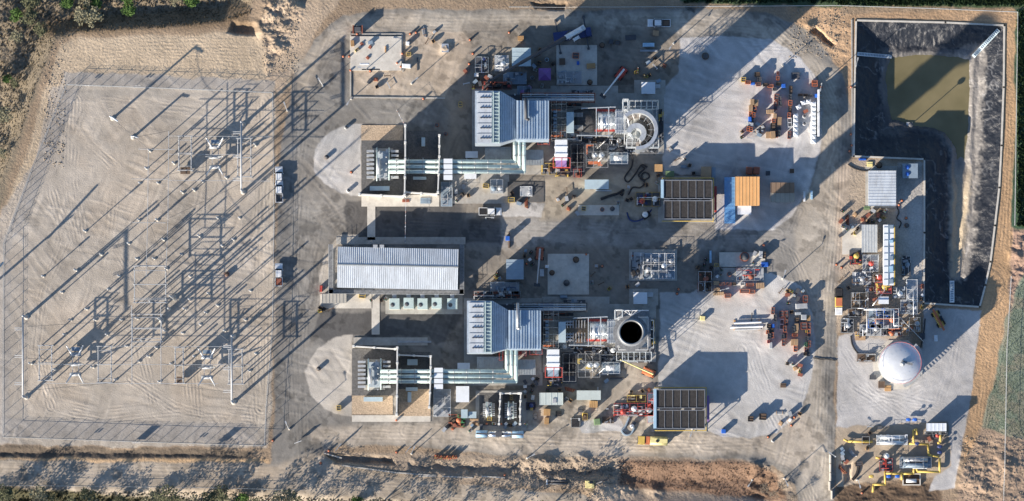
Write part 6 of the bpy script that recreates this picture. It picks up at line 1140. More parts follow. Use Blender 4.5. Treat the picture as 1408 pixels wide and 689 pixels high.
t = T('light_tower', 'round white dome on a black cart by the northern cooler corner', 'light tower', 887, 295); a = P(887, 295, 2); part(t, 'dome', MB().lathe(a[0], a[1], [(.8, 2.0), (.75, 2.5), (.4, 2.8), (.05, 2.9)], 18), 'white_paint'); part(t, 'cart', MB().cb(889, 296, 12, 8, .3, 1.4, R(35), .1), 'black'); part(t, 'mast', MB().tube((a[0], a[1], 1.3), (a[0], a[1], 2.1), .12, 6), 'steel')
t = T('light_tower', 'white machine with a tall arm at the bend of the grey-blue hose', 'light tower', 869, 586); a = P(869, 586, 2); part(t, 'dome', MB().lathe(a[0], a[1], [(.6, 1.6), (.5, 2.1), (.05, 2.4)], 14), 'white_paint'); part(t, 'cart', MB().cb(871, 583, 8, 6, .3, 1.6, R(60), .1), 'dark_grey'); part(t, 'arm', MB().tube((a[0], a[1], 1), (a[0]-.5, a[1]-.3, 6.5), .14, 6), 'galv')
# purple tent
t = T('canopy_tent', 'purple pop-up canopy tent on the dirt west of the north concrete pad', 'tent', 749, 102); a = P(749, 102, 2.8)
part(t, 'canopy', MB().add([(a[0]-1.6, a[1]-1.6, 2.2), (a[0]+1.6, a[1]-1.6, 2.2), (a[0]+1.6, a[1]+1.6, 2.2), (a[0]-1.6, a[1]+1.6, 2.2), (a[0], a[1], 3.1), (a[0]-1.6, a[1]-1.6, 2.0), (a[0]+1.6, a[1]-1.6, 2.0), (a[0]+1.6, a[1]+1.6, 2.0), (a[0]-1.6, a[1]+1.6, 2.0)], [(0, 1, 4), (1, 2, 4), (2, 3, 4), (3, 0, 4), (5, 6, 1, 0), (6, 7, 2, 1), (7, 8, 3, 2), (8, 5, 0, 3)]), 'purple')
for sx in (-1.5, 1.5):
    for sy in (-1.5, 1.5): part(t, 'leg', MB().tube((a[0]+sx, a[1]+sy, 0), (a[0]+sx, a[1]+sy, 2.15), .04, 5), 'galv')
# steel beams stacked on gravel
t = T('beam_stack', 'stack of long pale steel beams lying on the south-east gravel', 'beam stack', 1026, 448)
for q, (y, l0, l1, z) in enumerate(((443, 1009, 1047, .9), (446, 1006, 1050, .5), (449, 1004, 1049, .9), (452, 1010, 1046, .4))): part(t, 'beam', MB().tube(PZ(l0, y+1.5, z), PZ(l1, y, z), .26, 6), 'galv' if q % 2 else 'white_paint')
for q, x in enumerate((1010, 1044)): part(t, 'sleeper', MB().cb(x, 447, 2.4, 14, 0, .25), 'wood')
part(t, 'strut', MB().tube(PZ(1033, 443, .6), PZ(1034, 430, .4), .15, 6), 'dark_grey')
# bundles, round covers, small round things
def drum(label, px, py, c, r=.45, h=.9, name='drum', cat='drum'):
    t = T(name, label, cat, px, py); a = P(px, py, h); z0 = hat(px, py); part(t, 'barrel', MB().lathe(a[0], a[1], [(r, z0), (r, z0+h*.3), (r*1.06, z0+h*.33), (r, z0+h*.36), (r, z0+h*.66), (r*1.06, z0+h*.69), (r, z0+h*.72), (r, z0+h)], 16), c); part(t, 'lid', MB().lathe(a[0], a[1], [(r*.85, z0+h), (r*.85, z0+h+.04)], 14), 'dark_grey' if c != 'black' else 'brown')
for lb, x, y, c, r in (('dark red round tank by the northern right shade of the laydown pad', 1024, 353, 'rust', 1.2), ('dark red pump drum on the lower laydown slab', 1003, 377, 'rust', .6), ('black round cover on the slab south of the pale blue enclosure', 842, 287, 'dark_grey', .6), ('red-brown round pump on the slab south of the pale blue enclosure', 828, 288, 'rust', .55), ('black round tub just north of the ribbed shed', 1209, 227, 'black', .8), ('dark round tub on the concrete south-east of the ribbed shed', 1247, 310, 'brown', .6), ('black drum near the road in the upper middle yard', 828, 62, 'black', .7), ('small blue drum by the purple canopy tent', 752, 82, 'skyblue', .5), ('dark drum south of the purple tent', 732, 107, 'bluegrey', .5),
   ('black manhole stand in the north-east gravel shade', 970, 77, 'brown', .9), ('dark drum on the square southern concrete pad', 779, 389, 'dark_grey', .8), ('black box drum at the top of the square southern concrete pad', 792, 357, 'black', .8), ('black drum on the left of the square southern concrete pad', 759, 375, 'black', .7), ('red drum west of the northern filter house in the shade', 644, 243, 'rust', .5), ('red round cap north of the northern equipment bay', 601, 172, 'rust', .5), ('dark red round cap beside the northern bay fence', 613, 184, 'rust', .45), ('dark drum on the left gravel loop by the northern bay', 449, 216, 'brown', .55), ('dark drum on the left gravel loop by the southern bay', 438, 507, 'brown', .55),
   ('white drum at the top right of the northern gravel loop', 476, 175, 'galv', .5), ('white drum at the lower right of the northern gravel loop', 479, 262, 'white_paint', .5), ('small round drum at the right of the gas yard road', 1063, 606, 'white_paint', .4), ('grey drum in the north-east yard beside the bulk bags', 1106, 160, 'white_paint', .5), ('grey drum lower down inside the bulk bag enclosure', 1106, 170, 'white_paint', .5), ('black drum on the north concrete pad, lower right corner', 811, 113, 'black', .7)):
    drum(lb, x, y, c, r, .8+r*.4)
SMALLP = [(375, 172), (377, 300), (404, 196), (404, 172), (398, 236), (392, 320), (389, 332), (380, 326)]
# cones and orange barrels, each named by where it stands
def make_cone():
    t = thing('traffic_barrel', '', 'traffic barrel'); part(t, 'barrel', MB().lathe(0, 0, [(.3, .05), (.27, 1.0), (.2, 1.05)], 12), 'orange'); part(t, 'band', MB().lathe(0, 0, [(.29, .5), (.285, .68)], 12), 'white_paint'); part(t, 'base', MB().lathe(0, 0, [(.42, 0), (.42, .06)], 12), 'black'); return t
cn = make_cone(); cl = [(472, 78), (480, 78), (491, 47), (509, 98), (482, 97), (553, 74), (546, 87), (564, 47), (572, 45), (551, 92), (483, 237), (646, 55), (700, 45), (650, 74), (645, 88), (582, 136), (1170, 120), (1171, 200), (1170, 185), (1168, 208), (441, 637), (452, 620), (545, 622), (694, 653), (375, 606), (545, 578), (689, 583), (669, 583), (1129, 120), (1150, 364), (1157, 368), (1240, 276), (1236, 282), (1246, 300), (1198, 275), (1088, 585), (1092, 574), (1056, 601), (1185, 678), (828, 366), (870, 352), (724, 363), (806, 350), (933, 398), (931, 404)]
cl.sort(key=lambda p: (p[0] // 150, p[1])); cc = {}
ZN = ['far left', 'far left', 'far left', 'left third', 'left centre', 'centre', 'right centre', 'east side', 'far right', 'far right']
for (x, y) in cl:
    z = ZN[int(x//150)]; cc[z] = cc.get(z, 0)+1
cq = {}
for (x, y) in sorted(cl, key=lambda p: (ZN[int(p[0]//150)], p[1])):
    z = ZN[int(x//150)]; i = cq.get(z, 0); cq[z] = i+1; put(cn, x, y, 0, 'orange traffic barrel at the %s, %s from the top' % (z, ORDN[min(i, 25)]), z=max(0, hat(x, y)), group='orange traffic barrels')
# bollards / slender posts whose long shadows cross the roads
def make_lamp(h):
    t = thing('light_pole', '', 'light pole'); part(t, 'pole', MB().tube((0, 0, 0), (0, 0, h), .13, 8, .08), 'galv'); part(t, 'arm', MB().tube((0, 0, h-.1), (1.5, 0, h), .07, 6), 'galv'); part(t, 'lamp_head', MB().box(1.8, 0, h-.05, .8, .35, .14), 'grey_paint'); part(t, 'base', MB().lathe(0, 0, [(.32, -.3), (.3, .5)], 12), M_CONC2); return t
lp = make_lamp(7)
LP = [(1129, 116, 'beside the right end of the north-east storage yard'), (1176, 92, 'at the west edge of the pond'), (444, 118, 'on the west road north of the gravel loop'), (1076, 383, 'north of the south-east storage yard'), (990, 400, 'beside the laydown strip'), (1034, 660, 'above the brown bank at the bottom'), (1078, 658, 'at the bend of the south-east road'), (1148, 628, 'beside the concrete barrier'), (566, 624, 'on the verge of the south road left of centre'), (725, 630, 'on the verge of the south road in the centre'), (1178, 660, 'in the lower left of the gas yard'), (504, 95, 'on the edge of the north concrete pad'), (566, 115, 'right of the north work area kerb'), (483, 136, 'at the south-west corner of the north work area'), (1076, 90, 'north of the north-east storage yard'), (926, 60, 'in the north yard near the white pickup'), (952, 590, 'below the southern cooler'), (668, 300, 'beside the central road pickup'), (395, 152, 'beside the substation fence at the top'), (398, 590, 'at the lower west road')]
for x, y, lb in LP: put(lp, x, y, R(random.uniform(0, 360)), 'slender light pole standing '+lb, z=max(hat(x, y), -2), sc=(1, 1, random.choice((.55, .7, 1))))
fg = T('sign_board', 'leaning dark blue sheet board on posts at the south-west road bend', 'board', 465, 616); a = P(462, 618); part(fg, 'board', MB().box(a[0]+.7, a[1]+.6, .6, .12, 2.4, 2.0, R(-40)), 'bluegrey'); part(fg, 'post', MB().tube((a[0]+.7, a[1]+.6, 0), (a[0]+.7, a[1]+.6, 2.6), .06, 6), 'galv')
fg = T('sign_board', 'leaning dark board on a post along the south verge left of the ditch', 'board', 558, 619); a = P(558, 621); part(fg, 'board', MB().box(a[0]+.7, a[1]+.6, .6, .12, 2.2, 2.0, R(-40)), 'bluegrey'); part(fg, 'post', MB().tube((a[0]+.7, a[1]+.6, 0), (a[0]+.7, a[1]+.6, 2.6), .06, 6), 'galv')
fg = T('sign_board', 'white board on two posts beside the west road junction', 'board', 410, 608); a = P(410, 608); part(fg, 'board', MB().box(a[0], a[1], .8, 2.0, .1, 1.6, R(20)), 'white_paint'); part(fg, 'post', MB().tube((a[0], a[1]+.1, 0), (a[0], a[1]+.1, 2.3), .06, 6), 'galv')
for q, (x, y) in enumerate(((601, 628), (609, 629), (617, 629), (625, 628))):
    t = T('cylinder_pallet', 'orange edged pallet of dark cylinders on the south verge, %s from the left' % ORDN[q], 'pallet', x, y); part(t, 'base', MB().cb(x, y, 7, 5, 0, .3), 'orange')
    for k in range(4): a = P(x-2+1.4*k, y, 1); part(t, 'cylinder', MB().lathe(a[0], a[1]+(.3 if k % 2 else -.2), [(.15, .3), (.15, 1.4), (.05, 1.6)], 8), ('green', 'black', 'dark_grey', 'brown')[k])
for q, y in enumerate((661, 665)):
    t = T('pipe_section', 'long dark drainage pipe lying beside the bottom ditch, %s one' % ('upper' if q == 0 else 'lower'), 'pipe', 766, y); a = PZ(751, y, .35); part(t, 'tube', MB().tube(a, PZ(781, y, .35), .3, 12), 'dark_grey'); part(t, 'end_collar', MB().tube(a, (a[0]+.4, a[1], a[2]), .36, 12), 'white_paint')
t = T('excavator', 'small excavator with pale yellow cab working beside the bottom ditch', 'excavator', 812, 666); a = P(812, 666); rz = R(15)
part(t, 'track', MB().box(a[0], a[1]-.9, .1, 3.0, .5, .7, 0, .15), 'black'); part(t, 'track', MB().box(a[0], a[1]+.9, .1, 3.0, .5, .7, 0, .15), 'black'); part(t, 'house', MB().box(a[0]-.2, a[1], .8, 2.4, 2.0, 1.2, 0, .15), 'paleyellow'); part(t, 'cab', MB().box(a[0]+.2, a[1]+.5, 1.6, 1.2, .9, 1.0, 0, .12), 'glass'); part(t, 'boom', MB().path([(a[0]+1, a[1], 1.4), (a[0]+3, a[1]+.8, 3.2), (a[0]+4.4, a[1]+1.4, 1.2)], .2, 6), 'dark_grey'); part(t, 'bucket', MB().box(a[0]+4.5, a[1]+1.4, .1, .8, .8, .9, 0, .15), 'dark_grey')
# small debris: planks, tarps, plates, each its own thing
DB = [('plank', 'timber', 530, 68, 2, 9, 'wood', 'short timber in the middle of the north white pad'), ('plank', 'dark channel', 510, 95.5, 25, 2, 'dark_grey', 'dark steel channel along the south edge of the north white pad'), ('plank', 'white panel', 501, 88, 13, 3, 'white_paint', 'white panel leaning near the south edge of the north white pad'), ('plank', 'barricade', 574, 88, 2, 18, 'dark_grey', 'dark barricade right of the white boxes by the north pad'), ('plank', 'pale sheet', 612, 66, 10, 12, 'insul', 'silvery tarp over a dirt heap right of the north pad'),
 ('plank', 'grey plate', 892, 69.6, 24, 3, 'grey_paint', 'flat grey plate below the blue tank cart'), ('plank', 'white board', 655, 103, 6, 5, 'white_paint', 'white crossed board on the ground west of the northern filter house'), ('plank', 'grey plate', 1094, 104, 11, 9, 'dark_grey', 'dark grey mat lying in the north-east storage yard'), ('plank', 'grey plate', 1077, 530, 8, 6, 'brown', 'small brown plate on the south-east gravel'), ('plank', 'grey plate', 1089, 235, 6, 6, 'brown', 'brown plate in the shade east of the tan trailer'),
 ('plank', 'white board', 1116, 268, 3, 12, 'skyblue', 'pale blue narrow panel leaning east of the tan trailer'), ('plank', 'white board', 1106, 270, 3, 14, 'white_paint', 'white narrow panel east of the tan trailer'), ('plank', 'board', 977, 353, 3, 17, 'skyblue', 'pale blue upright trough north of the laydown strip'), ('plank', 'board', 585, 276, 14, 8, 'bluegrey', 'blue-grey plate south of the northern bay wall'), ('plank', 'board', 558, 276, 10, 4, 'rust', 'rusty plate south of the northern bay wall'),
 ('plank', 'board', 570, 470, 46, 3, 'grey_paint', 'long grey duct cover beside the pale slab north of the southern bay'), ('plank', 'board', 822, 543, 2, 22, 'grey_paint', 'upright grey strip right of the pale green enclosure'), ('plank', 'board', 830, 262, 22, 2, 'galv', 'thin tube along the pale blue enclosure'), ('plank', 'board', 835, 562, 4, 2, 'galv', 'small metal bracket left of the red piping skid'), ('plank', 'board', 1268, 462, 8, 8, 'dark_grey', 'dark folded trailer hitch on the shaded gravel below the pond'), ('plank', 'board', 1287, 465, 5, 9, 'white_paint', 'small white bracket on the shaded gravel below the pond'),
 ('plank', 'board', 1196, 226, 8, 7, 'paleyellow', 'pale yellow rubble box north of the ribbed shed'), ('plank', 'board', 1192, 286, 8, 5, 'green_box', 'green tarp at the south-west corner of the ribbed shed'), ('plank', 'board', 1171, 322, 2, 2, 'brown', 'small drain cover in the pale slab left of the canopy'), ('plank', 'board', 1186, 219, 10, 3, 'blue', 'blue sheet by the south kerb of the upper pond'), ('plank', 'board', 1221, 534, 9, 8, 'wood', 'wooden board leaning by the round tank pad'),
 ('plank', 'board', 745, 375, 6, 10, 'galv', 'grey metal plate right of the metal cabin'), ('plank', 'board', 775, 408, 10, 4, 'bluegrey', 'blue-grey rubble beneath the square southern concrete pad'), ('plank', 'board', 700, 330, 2, 22, 'brown', 'dark post lying under the bright blue box'), ('plank', 'board', 652, 577, 12, 3, 'tan', 'tan plank by the small transformer bays'), ('plank', 'board', 622, 590, 3, 3, 'orange', 'orange block by the heap at the south road'), ('plank', 'board', 736, 572, 5, 8, 'dark_grey', 'dark tool box right of the small transformer bays'), ('plank', 'board', 768, 569, 8, 7, 'black', 'black box by the pale cabin crates'), ('plank', 'board', 798, 564, 7, 6, 'dark_grey', 'dark crate frame north of the trolley'),
 ('plank', 'board', 640, 515, 10, 5, 'white_paint', 'small white cover on the southern pipe ducts'), ('plank', 'board', 849, 520, 20, 2, 'dark_grey', 'dark kerb strip near the southern stack pad'), ('plank', 'board', 1050, 337, 3, 3, 'rust', 'small rusty block in the central road'), ('plank', 'board', 1056, 238, 6, 6, 'dark_grey', 'dark valve body right of the two red boxes'), ('plank', 'board', 940, 229, 8, 4, 'bluegrey', 'blue-grey tray between the tan enclosure and brown cabinet'), ('plank', 'board', 921, 239, 12, 8, 'green_box', 'dark green tray right of the tan enclosure')]
for nm, _, x, y, w_, d_, c, lb in DB:
    h = random.uniform(.25, .9) if max(w_, d_) < 20 else .5; kind = 'metal_plate' if c in ('grey_paint', 'dark_grey', 'galv', 'bluegrey', 'brown', 'rust') else 'board'
    t = T(kind, lb, 'panel' if kind == 'board' else 'plate', x, y); part(t, 'sheet', MB().cb(x, y, w_, d_, .08, h, 0, .03), c); part(t, 'batten', MB().cb(x, y, w_*.9, min(1.0, d_*.3), h, h+.08), c); part(t, 'bearer', MB().cb(x, y, w_*.8, d_*.8, 0, .08), 'wood')
# warning-flag line hanging over the dark asphalt
def flagline(label, pts, z):
    t = T('flag_line', label, 'flag line', *pts[0]); a = Vector(PZ(*pts[0], z)); b = Vector(PZ(*pts[1], z)); part(t, 'rope', MB().tube(a, b, .025, 4), 'white_paint')
    for e in (a, b): part(t, 'post', MB().tube((e.x, e.y, 0), e, .05, 5), 'galv')
    k = int((b-a).length/.9)
    for i in range(k): c = a.lerp(b, (i+.5)/k); part(t, 'flag', MB().add([(c.x-.12, c.y-.18, z), (c.x+.12, c.y-.18, z), (c.x+.1, c.y+.18, z-.12), (c.x-.1, c.y+.18, z-.12)], [(0, 1, 2, 3)]), ('orange', 'white_paint', 'navy')[i % 3])
flagline('string of orange and white flags over the shaded road north of the control building', [(558, 274), (557, 334)], 3); flagline('short string of flags rising at the northern firewall', [(545, 151), (556, 171)], 4)
# ---- small loose equipment on free ground, each piece a thing
bpy.context.view_layer.update()
occ = np.zeros((1408, 700), bool)
for o in COL.objects:
    if o.type != 'MESH' or o.get('kind') or o.name.startswith(('hose', 'bus_tube', 'overhead', 'pipe')) or (o.parent and o.parent.name.startswith(('chain', 'mobile_crane'))): continue
    co = [o.matrix_world @ Vector(c) for c in o.bound_box]; z1 = max(c.z for c in co); xs = [704+c.x/S for c in co]; ys = [344.5-c.y/S for c in co]
    if z1 > .25: occ[max(0, int(min(xs))-1):max(0, int(max(xs))+2), max(0, int(min(ys))-1):max(0, int(max(ys))+2)] = True
def lp_pallet(c):
    t = thing('parts_pallet', '', 'pallet'); part(t, 'pallet', MB().box(0, 0, 0, 1.1, 1.0, .12), 'wood'); part(t, 'load', MB().box(0, 0, .12, .95, .85, .6, 0, .06).box(.1, 0, .7, .5, .5, .25, .3), c); return t
def lp_reel(c):
    t = thing('cable_reel', '', 'cable reel'); part(t, 'flange', MB().tube((0, -.4, .6), (0, -.34, .6), .6, 16), c); part(t, 'flange', MB().tube((0, .34, .6), (0, .4, .6), .6, 16), c); part(t, 'cable', MB().tube((0, -.34, .6), (0, .34, .6), .42, 14), 'black'); return t
def lp_tubes(c):
    t = thing('tube_bundle', '', 'tube bundle')
    for k in range(5): part(t, 'tube', MB().tube((-1.5+.1*k, -.36+.18*k, .12+.1*(k % 2)), (1.5-.12*k, -.36+.18*k, .12+.1*(k % 2)), .09, 6), c)
    part(t, 'strap', MB().box(-.8, 0, 0, .08, 1.0, .36).box(.8, 0, 0, .08, 1.0, .36), 'wood'); return t
def lp_cabinet(c):
    t = thing('tool_cabinet', '', 'cabinet'); part(t, 'body', MB().box(0, 0, .1, 1.2, .8, 1.1, 0, .03), c); part(t, 'lid', MB().box(0, 0, 1.2, 1.26, .86, .07), c); part(t, 'foot', MB().box(0, 0, 0, 1, .6, .1), 'black'); return t
def lp_rack(c):
    t = thing('cylinder_rack', '', 'rack'); part(t, 'cage', MB().box(-.5, 0, 0, .05, .7, 1.3).box(.5, 0, 0, .05, .7, 1.3).box(0, .35, 0, 1, .05, 1.3).box(0, 0, 0, 1, .7, .06), c)
    for k in range(3): part(t, 'cylinder', MB().lathe(-.3+.3*k, 0, [(.12, .06), (.12, 1.3), (.05, 1.5)], 8), ('green', 'rust', 'grey_paint')[k])
    return t
def lp_stand(c):
    t = thing('trestle', '', 'trestle'); part(t, 'top', MB().box(0, 0, .75, 1.8, .25, .1), c)
    for x in (-.8, .8):
        for y in (-.35, .35): part(t, 'leg', MB().tube((x, y, 0), (x*.95, y*.2, .76), .04, 4), c)
    return t
LPN = {'pallet load': (lp_pallet, ('grey_paint', 'tan', 'bluegrey', 'rust', 'white_paint')), 'cable reel': (lp_reel, ('wood', 'brown')), 'tube bundle': (lp_tubes, ('galv', 'rust', 'steel')), 'tool cabinet': (lp_cabinet, ('rust', 'bluegrey', 'grey_paint', 'dark_grey')), 'cylinder rack': (lp_rack, ('yellow', 'galv', 'dark_grey')), 'trestle': (lp_stand, ('brown', 'galv'))}
LPM = {}
rz_ = random.Random(21)
for zn, (x0, y0, x1, y1), num in [(a_, b_, round(c_*.62)) for a_, b_, c_ in (('north construction yard', (640, 56, 760, 124), 26), ('yard under the crane', (825, 44, 930, 126), 14), ('area south of the northern turbine', (742, 226, 905, 304), 24), ('strip below the northern ducts', (606, 238, 742, 290), 15), ('mid plant south of the central road', (640, 344, 752, 410), 14), ('mid plant near the laydown strip', (812, 340, 958, 398), 12), ('laydown strip surroundings', (955, 342, 1082, 410), 16), ('area south of the southern turbine', (722, 500, 905, 590), 30), ('area around the small transformer bays', (596, 540, 724, 592), 18),
    ('eastern process area', (1156, 290, 1268, 466), 44), ('gas yard', (1158, 572, 1300, 662), 20), ('north work area', (486, 44, 640, 130), 22), ('front of the control building', (440, 400, 636, 432), 12), ('north-east storage yard edges', (1020, 96, 1126, 192), 14), ('south-east storage yard edges', (1050, 400, 1118, 500), 16), ('strip by the stack pads', (902, 205, 1000, 245), 8), ('open gravel below the south-east yard', (1072, 500, 1100, 582), 18))]:
    got = []; tries = 0; cen = [(rz_.uniform(x0, x1), rz_.uniform(y0, y1)) for _ in range(max(2, num//4))]
    while len(got) < num and tries < 3000:
        tries += 1; cc_ = rz_.choice(cen); x = min(x1, max(x0, rz_.gauss(cc_[0], 9))); y = min(y1, max(y0, rz_.gauss(cc_[1], 8))); k = rz_.choice(list(LPN)); hw = 6 if k in ('tube bundle', 'trestle') else 2.6
        sl_ = occ[int(x-hw):int(x+hw)+1, int(y-hw):int(y+hw)+1]
        if sl_.any(): continue
        occ[int(x-hw+1):int(x+hw), int(y-hw+1):int(y+hw)] = True; got.append((k, rz_.choice(LPN[k][1]), x, y))
    got.sort(key=lambda g: g[3]); cq = {}
    for k, c, x, y in got:
        i = cq.get((k, c), 0); cq[(k, c)] = i+1
        if (k, c) not in LPM: LPM[(k, c)] = LPN[k][0](c)
        o_ = put(LPM[(k, c)], x, y, rz_.uniform(0, 3.14), '%s %s, %s, %s from top' % (CN.get(c, c).replace('bluegrey', 'blue-grey').replace('steel', 'bare steel').replace('_', ' '), k, zn, ORDN[i]), z=max(0, hat(x, y)), group='%ss scattered round the plant' % k)
# ================================================================ trees and scrub
M_LEAF = [mat('foliage_olive', (.095, .10, .05), .85, 0, .45, 1.2, dirt=.15), mat('foliage_green', (.06, .12, .02), .85, 0, .4, 1.2, dirt=.05), mat('foliage_pale', (.20, .19, .12), .9, 0, .35, 1.2, dirt=.2), mat('bare_twig', (.25, .21, .16), .9, 0, .3, 1.2)]
M_BARK = mat('bark', (.14, .105, .075), .95, 0, .3, 3)
def treeproto(h, r, kind, seed, n=520):
    rr = random.Random(seed); t = thing('tree', '', 'tree'); tk = MB(); tk.tube((0, 0, -.5), (.1, .05, h*.45), .16+.02*r, 8, .1); cl_ = []
    for k in range(7): a = k*2.4+rr.random(); rad = r*(.35+.55*rr.random()); z = h*(.45+.45*rr.random()); e = (rad*math.cos(a), rad*math.sin(a), z); tk.tube((.05, .03, h*(.2+.03*k)), e, .07, 5, .03); cl_.append(e)
    cl_ += [(0, 0, h*.9)]+[(r*.5*rr.uniform(-1, 1), r*.5*rr.uniform(-1, 1), h*rr.uniform(.5, .95)) for _ in range(4)]
    part(t, 'trunk', tk, M_BARK); m_ = MB()
    if kind == 3:
        for k in range(120): c = rr.choice(cl_[:7]); a = rr.random()*6.28; d = r*.5; m_.tube(c, (c[0]+d*rr.uniform(-1, 1), c[1]+d*rr.uniform(-1, 1), c[2]+d*rr.uniform(-.3, 1)), .035, 3, .015, False)
        n = n//3
    for k in range(n):
        c = rr.choice(cl_); q = r*.42; d = Vector((rr.gauss(0, 1), rr.gauss(0, 1), rr.gauss(0, .8))); d = d.normalized()*q*rr.random()**.4; p = Vector(c)+d; s_ = rr.uniform(.12, .30)*(1 if kind != 3 else .6); u = Vector((rr.uniform(-1, 1), rr.uniform(-1, 1), rr.uniform(-.5, .5))).normalized()*s_; v = u.cross(Vector((rr.uniform(-.5, .5), rr.uniform(-.5, .5), 1))).normalized()*s_
        m_.add([p-u, p-v*.7, p+u, p+v*.8], [(0, 1, 2, 3)])
    part(t, 'crown', m_, M_LEAF[kind]); return t
TP = [treeproto(5.5, 2.2, 0, 1), treeproto(4.5, 1.9, 1, 2), treeproto(5, 2.2, 2, 3), treeproto(6, 2.6, 3, 4), treeproto(10.5, 3.4, 0, 5, 800), treeproto(9.5, 3.0, 2, 6, 650)]
TL = ['dark olive', 'bright green', 'pale greyish', 'nearly bare brown', 'tall dark olive', 'tall pale']
rr = random.Random(5); TS = []
for k in range(85):
    x = rr.uniform(-20, 350); y = rr.uniform(-20, 270)
    d1 = sdf([(-900, 470), (-60, 300), (0, 240), (20, 180), (38, 115), (62, 60), (100, 34), (200, 14), (310, 4), (355, -900), (-900, -900)], np.array([float(x)]), np.array([float(y)]))[0]
    if d1 < -4 and all((x-a)**2+(y-b)**2 > 11**2 for a, b, _ in TS): TS.append((x, y, rr.choice((0, 0, 2, 2, 3, 3))))
TS += [(95, 4, 1), (134, 6, 1), (180, 14, 1), (176, -4, 1), (266, 2, 1), (10, 110, 1), (22, 20, 1)]
ci = {}
for x, y, k in sorted(TS, key=lambda p: (p[2], p[0])):
    i = ci.get(k, 0); ci[k] = i+1; put(TP[k], x, y, rr.random()*6.28, '%s shrub tree in the north-west scrub, %s of its kind from the left' % (TL[k], ORDN[i] if i < 26 else 'far right'), z=hat(x, y), group='shrub trees in the north-west scrub', sc=rr.uniform(.55, 1.15))
BS = [(-30, 700, 5), (5, 694, 4), (38, 705, 5), (70, 690, 0), (100, 698, 4), (135, 702, 5), (165, 690, 0), (200, 700, 5), (232, 688, 4), (262, 698, 5), (290, 684, 0), (318, 692, 2), (334, 686, 1), (352, 700, 4), (385, 694, 5), (415, 700, 4), (450, 696, 5), (490, 692, 1), (470, 706, 4), (515, 700, 5), (545, 708, 4), (580, 702, 5), (620, 704, 4), (660, 708, 5), (700, 704, 5), (745, 706, 4), (790, 708, 5), (10, 678, 0), (55, 680, 2), (120, 682, 0), (215, 681, 2), (305, 680, 0), (398, 684, 2)]
ci = {}
for x, y, k in BS:
    i = ci.get(k, 0); ci[k] = i+1; o_ = put(TP[k], x, y, rr.random()*6.28, '%s tree on the bottom edge, %s of its kind from the left' % (TL[k], ORDN[i]), z=hat(x, y), sc=rr.uniform(.8, 1.15)); o_['group'] = 'trees along the bottom edge'
BK = [(1062, 680, 3), (1076, 668, 3), (1090, 684, 3), (1050, 670, 3)]
for i, (x, y, k) in enumerate(BK): o_ = put(TP[k], x, y, rr.random()*6, 'dark bare bush beside the south-east road bend, %s of the four' % ORDN[i], z=hat(x, y), sc=.6); o_['group'] = 'bare bushes'
def tufts(name, label, cat, n, gen, m_, s0=.15, s1=.4, hgt=.4):
    mb = MB(); r2 = random.Random(hash(name) % 99+len(label))
    r2 = random.Random(len(label)*7)
    for k in range(n):
        x, y = gen(r2); z = hat(x, y); a = PZ(x, y, z); s_ = r2.uniform(s0, s1); q = r2.random()*3.14; c, s = math.cos(q)*s_, math.sin(q)*s_; hh_ = hgt*r2.uniform(.5, 1.3)
        mb.add([(a[0]-c, a[1]-s, z-.05), (a[0]+c, a[1]+s, z-.05), (a[0]+c*.6, a[1]+s*.6+.1, z+hh_), (a[0]-c*.5, a[1]-s*.5, z+hh_*.8)], [(0, 1, 2, 3)]); mb.add([(a[0]+s, a[1]-c, z-.05), (a[0]-s, a[1]+c, z-.05), (a[0]-s*.5, a[1]+c*.5, z+hh_*.9)], [(0, 1, 2)])
    return solo(name, label, cat, mb, m_, kind='stuff')
def gen_in(poly, bb):
    def g_(r2):
        while True:
            x = r2.uniform(bb[0], bb[2]); y = r2.uniform(bb[1], bb[3])
            ins = False; n_ = len(poly)
            for i in range(n_):
                x0, y0 = poly[i]; x1, y1 = poly[(i+1) % n_]
                if (y0 > y) != (y1 > y) and x < (x1-x0)*(y-y0)/(y1-y0)+x0: ins = not ins
            if ins: return x, y
    return g_
NWP = [(-20, 270), (-20, -20), (350, -20), (345, 20), (312, 30), (240, 38), (112, 45), (76, 56), (52, 112), (28, 185), (0, 250)]
tufts('dry_grass', 'dry brown scrub grass and weeds covering the north-west corner', 'grass', 7000, gen_in(NWP, (-20, -20, 350, 270)), mat('dry_grass', (.25, .21, .13), .95, 0, .5, .5, dirt=.1), .1, .25, .22)
tufts('grass', 'dark weeds along the bottom edge of the picture', 'grass', 3500, gen_in([(-20, 675), (300, 678), (430, 686), (800, 694), (800, 712), (-20, 712)], (-20, 672, 800, 712)), M_LEAF[0], .1, .3, .4)
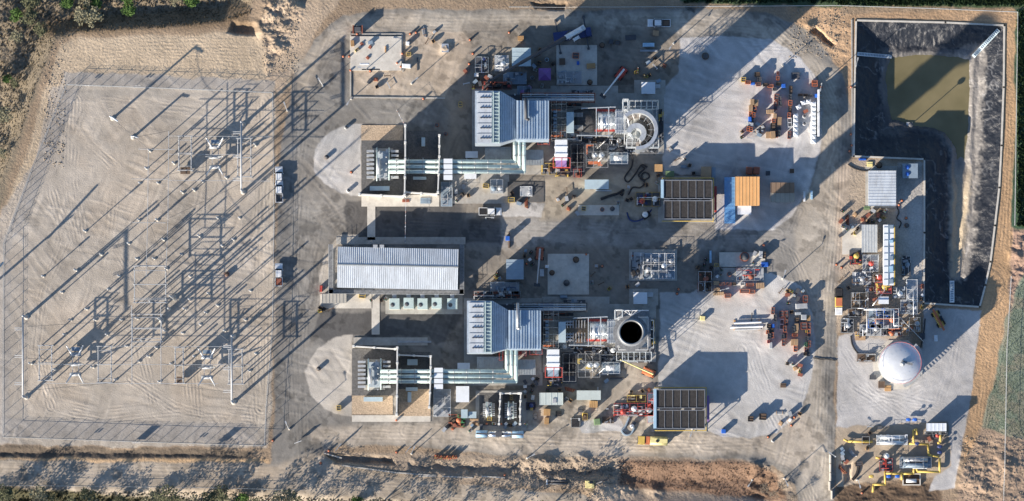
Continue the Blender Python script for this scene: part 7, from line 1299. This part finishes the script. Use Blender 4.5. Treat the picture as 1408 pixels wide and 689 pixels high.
tufts('crop', 'dark green crop plants along the north-east and east edges', 'crop', 9000, lambda r2: (r2.uniform(1398, 1425), r2.uniform(14, 312)) if r2.random() < .35 else ((r2.uniform(940, 1425), r2.uniform(-20, 4.5)) if r2.random() < .7 else (r2.uniform(1150, 1425), r2.uniform(-10, 9))), mat('crop_leaf', (.075, .14, .06), .8, 0, .5, .3, dirt=.0), .15, .35, .7)
tufts('meadow_grass', 'thin grey-green grass on the field at the right edge', 'grass', 6000, gen_in([(1408, 378), (1388, 440), (1375, 500), (1358, 560), (1354, 588), (1380, 597), (1425, 604), (1425, 378)], (1350, 375, 1425, 606)), mat('meadow_leaf', (.22, .28, .17), .9, 0, .4, .4, dirt=.0), .06, .14, .07)
tufts('dry_weeds', 'rust-brown dry weeds on the bank below the south road', 'weeds', 1500, gen_in([(850, 634), (1030, 636), (1066, 650), (1076, 685), (1010, 682), (850, 664)], (845, 630, 1080, 690)), mat('dry_weed', (.24, .155, .10), .95, 0, .5, .6, dirt=.1), .06, .16, .18)
# loose stones and clods on banks and yard edges
ST = MB(); r2 = random.Random(3)
for k in range(2600):
    u = r2.random()
    if u < .3: x, y = r2.uniform(700, 860), r2.gauss(650, 12)
    elif u < .5: x, y = r2.uniform(360, 410), r2.uniform(-5, 100)
    elif u < .7: x, y = r2.uniform(1320, 1410), r2.uniform(600, 690)
    elif u < .85: x, y = r2.uniform(60, 90)+0, r2.uniform(50, 230)
    else: x, y = r2.uniform(1085, 1165), r2.uniform(12, 80)
    a = P(x, y); z = hat(x, y); s_ = r2.uniform(.06, .22)**1.0; c = [Vector((a[0], a[1], z+s_*.3))+Vector(v)*s_*r2.uniform(.7, 1.4) for v in ((1, 0, 0), (0, 1, 0), (-1, 0, 0), (0, -1, 0), (0, 0, .9), (0, 0, -.8))]
    ST.add(c, [(0, 1, 4), (1, 2, 4), (2, 3, 4), (3, 0, 4), (1, 0, 5), (2, 1, 5), (3, 2, 5), (0, 3, 5)])
solo('stones', 'loose stones and clods scattered over the dug banks', 'stones', ST, mat('stone', (.34, .28, .21), .95, 0, .35, 2), kind='stuff')
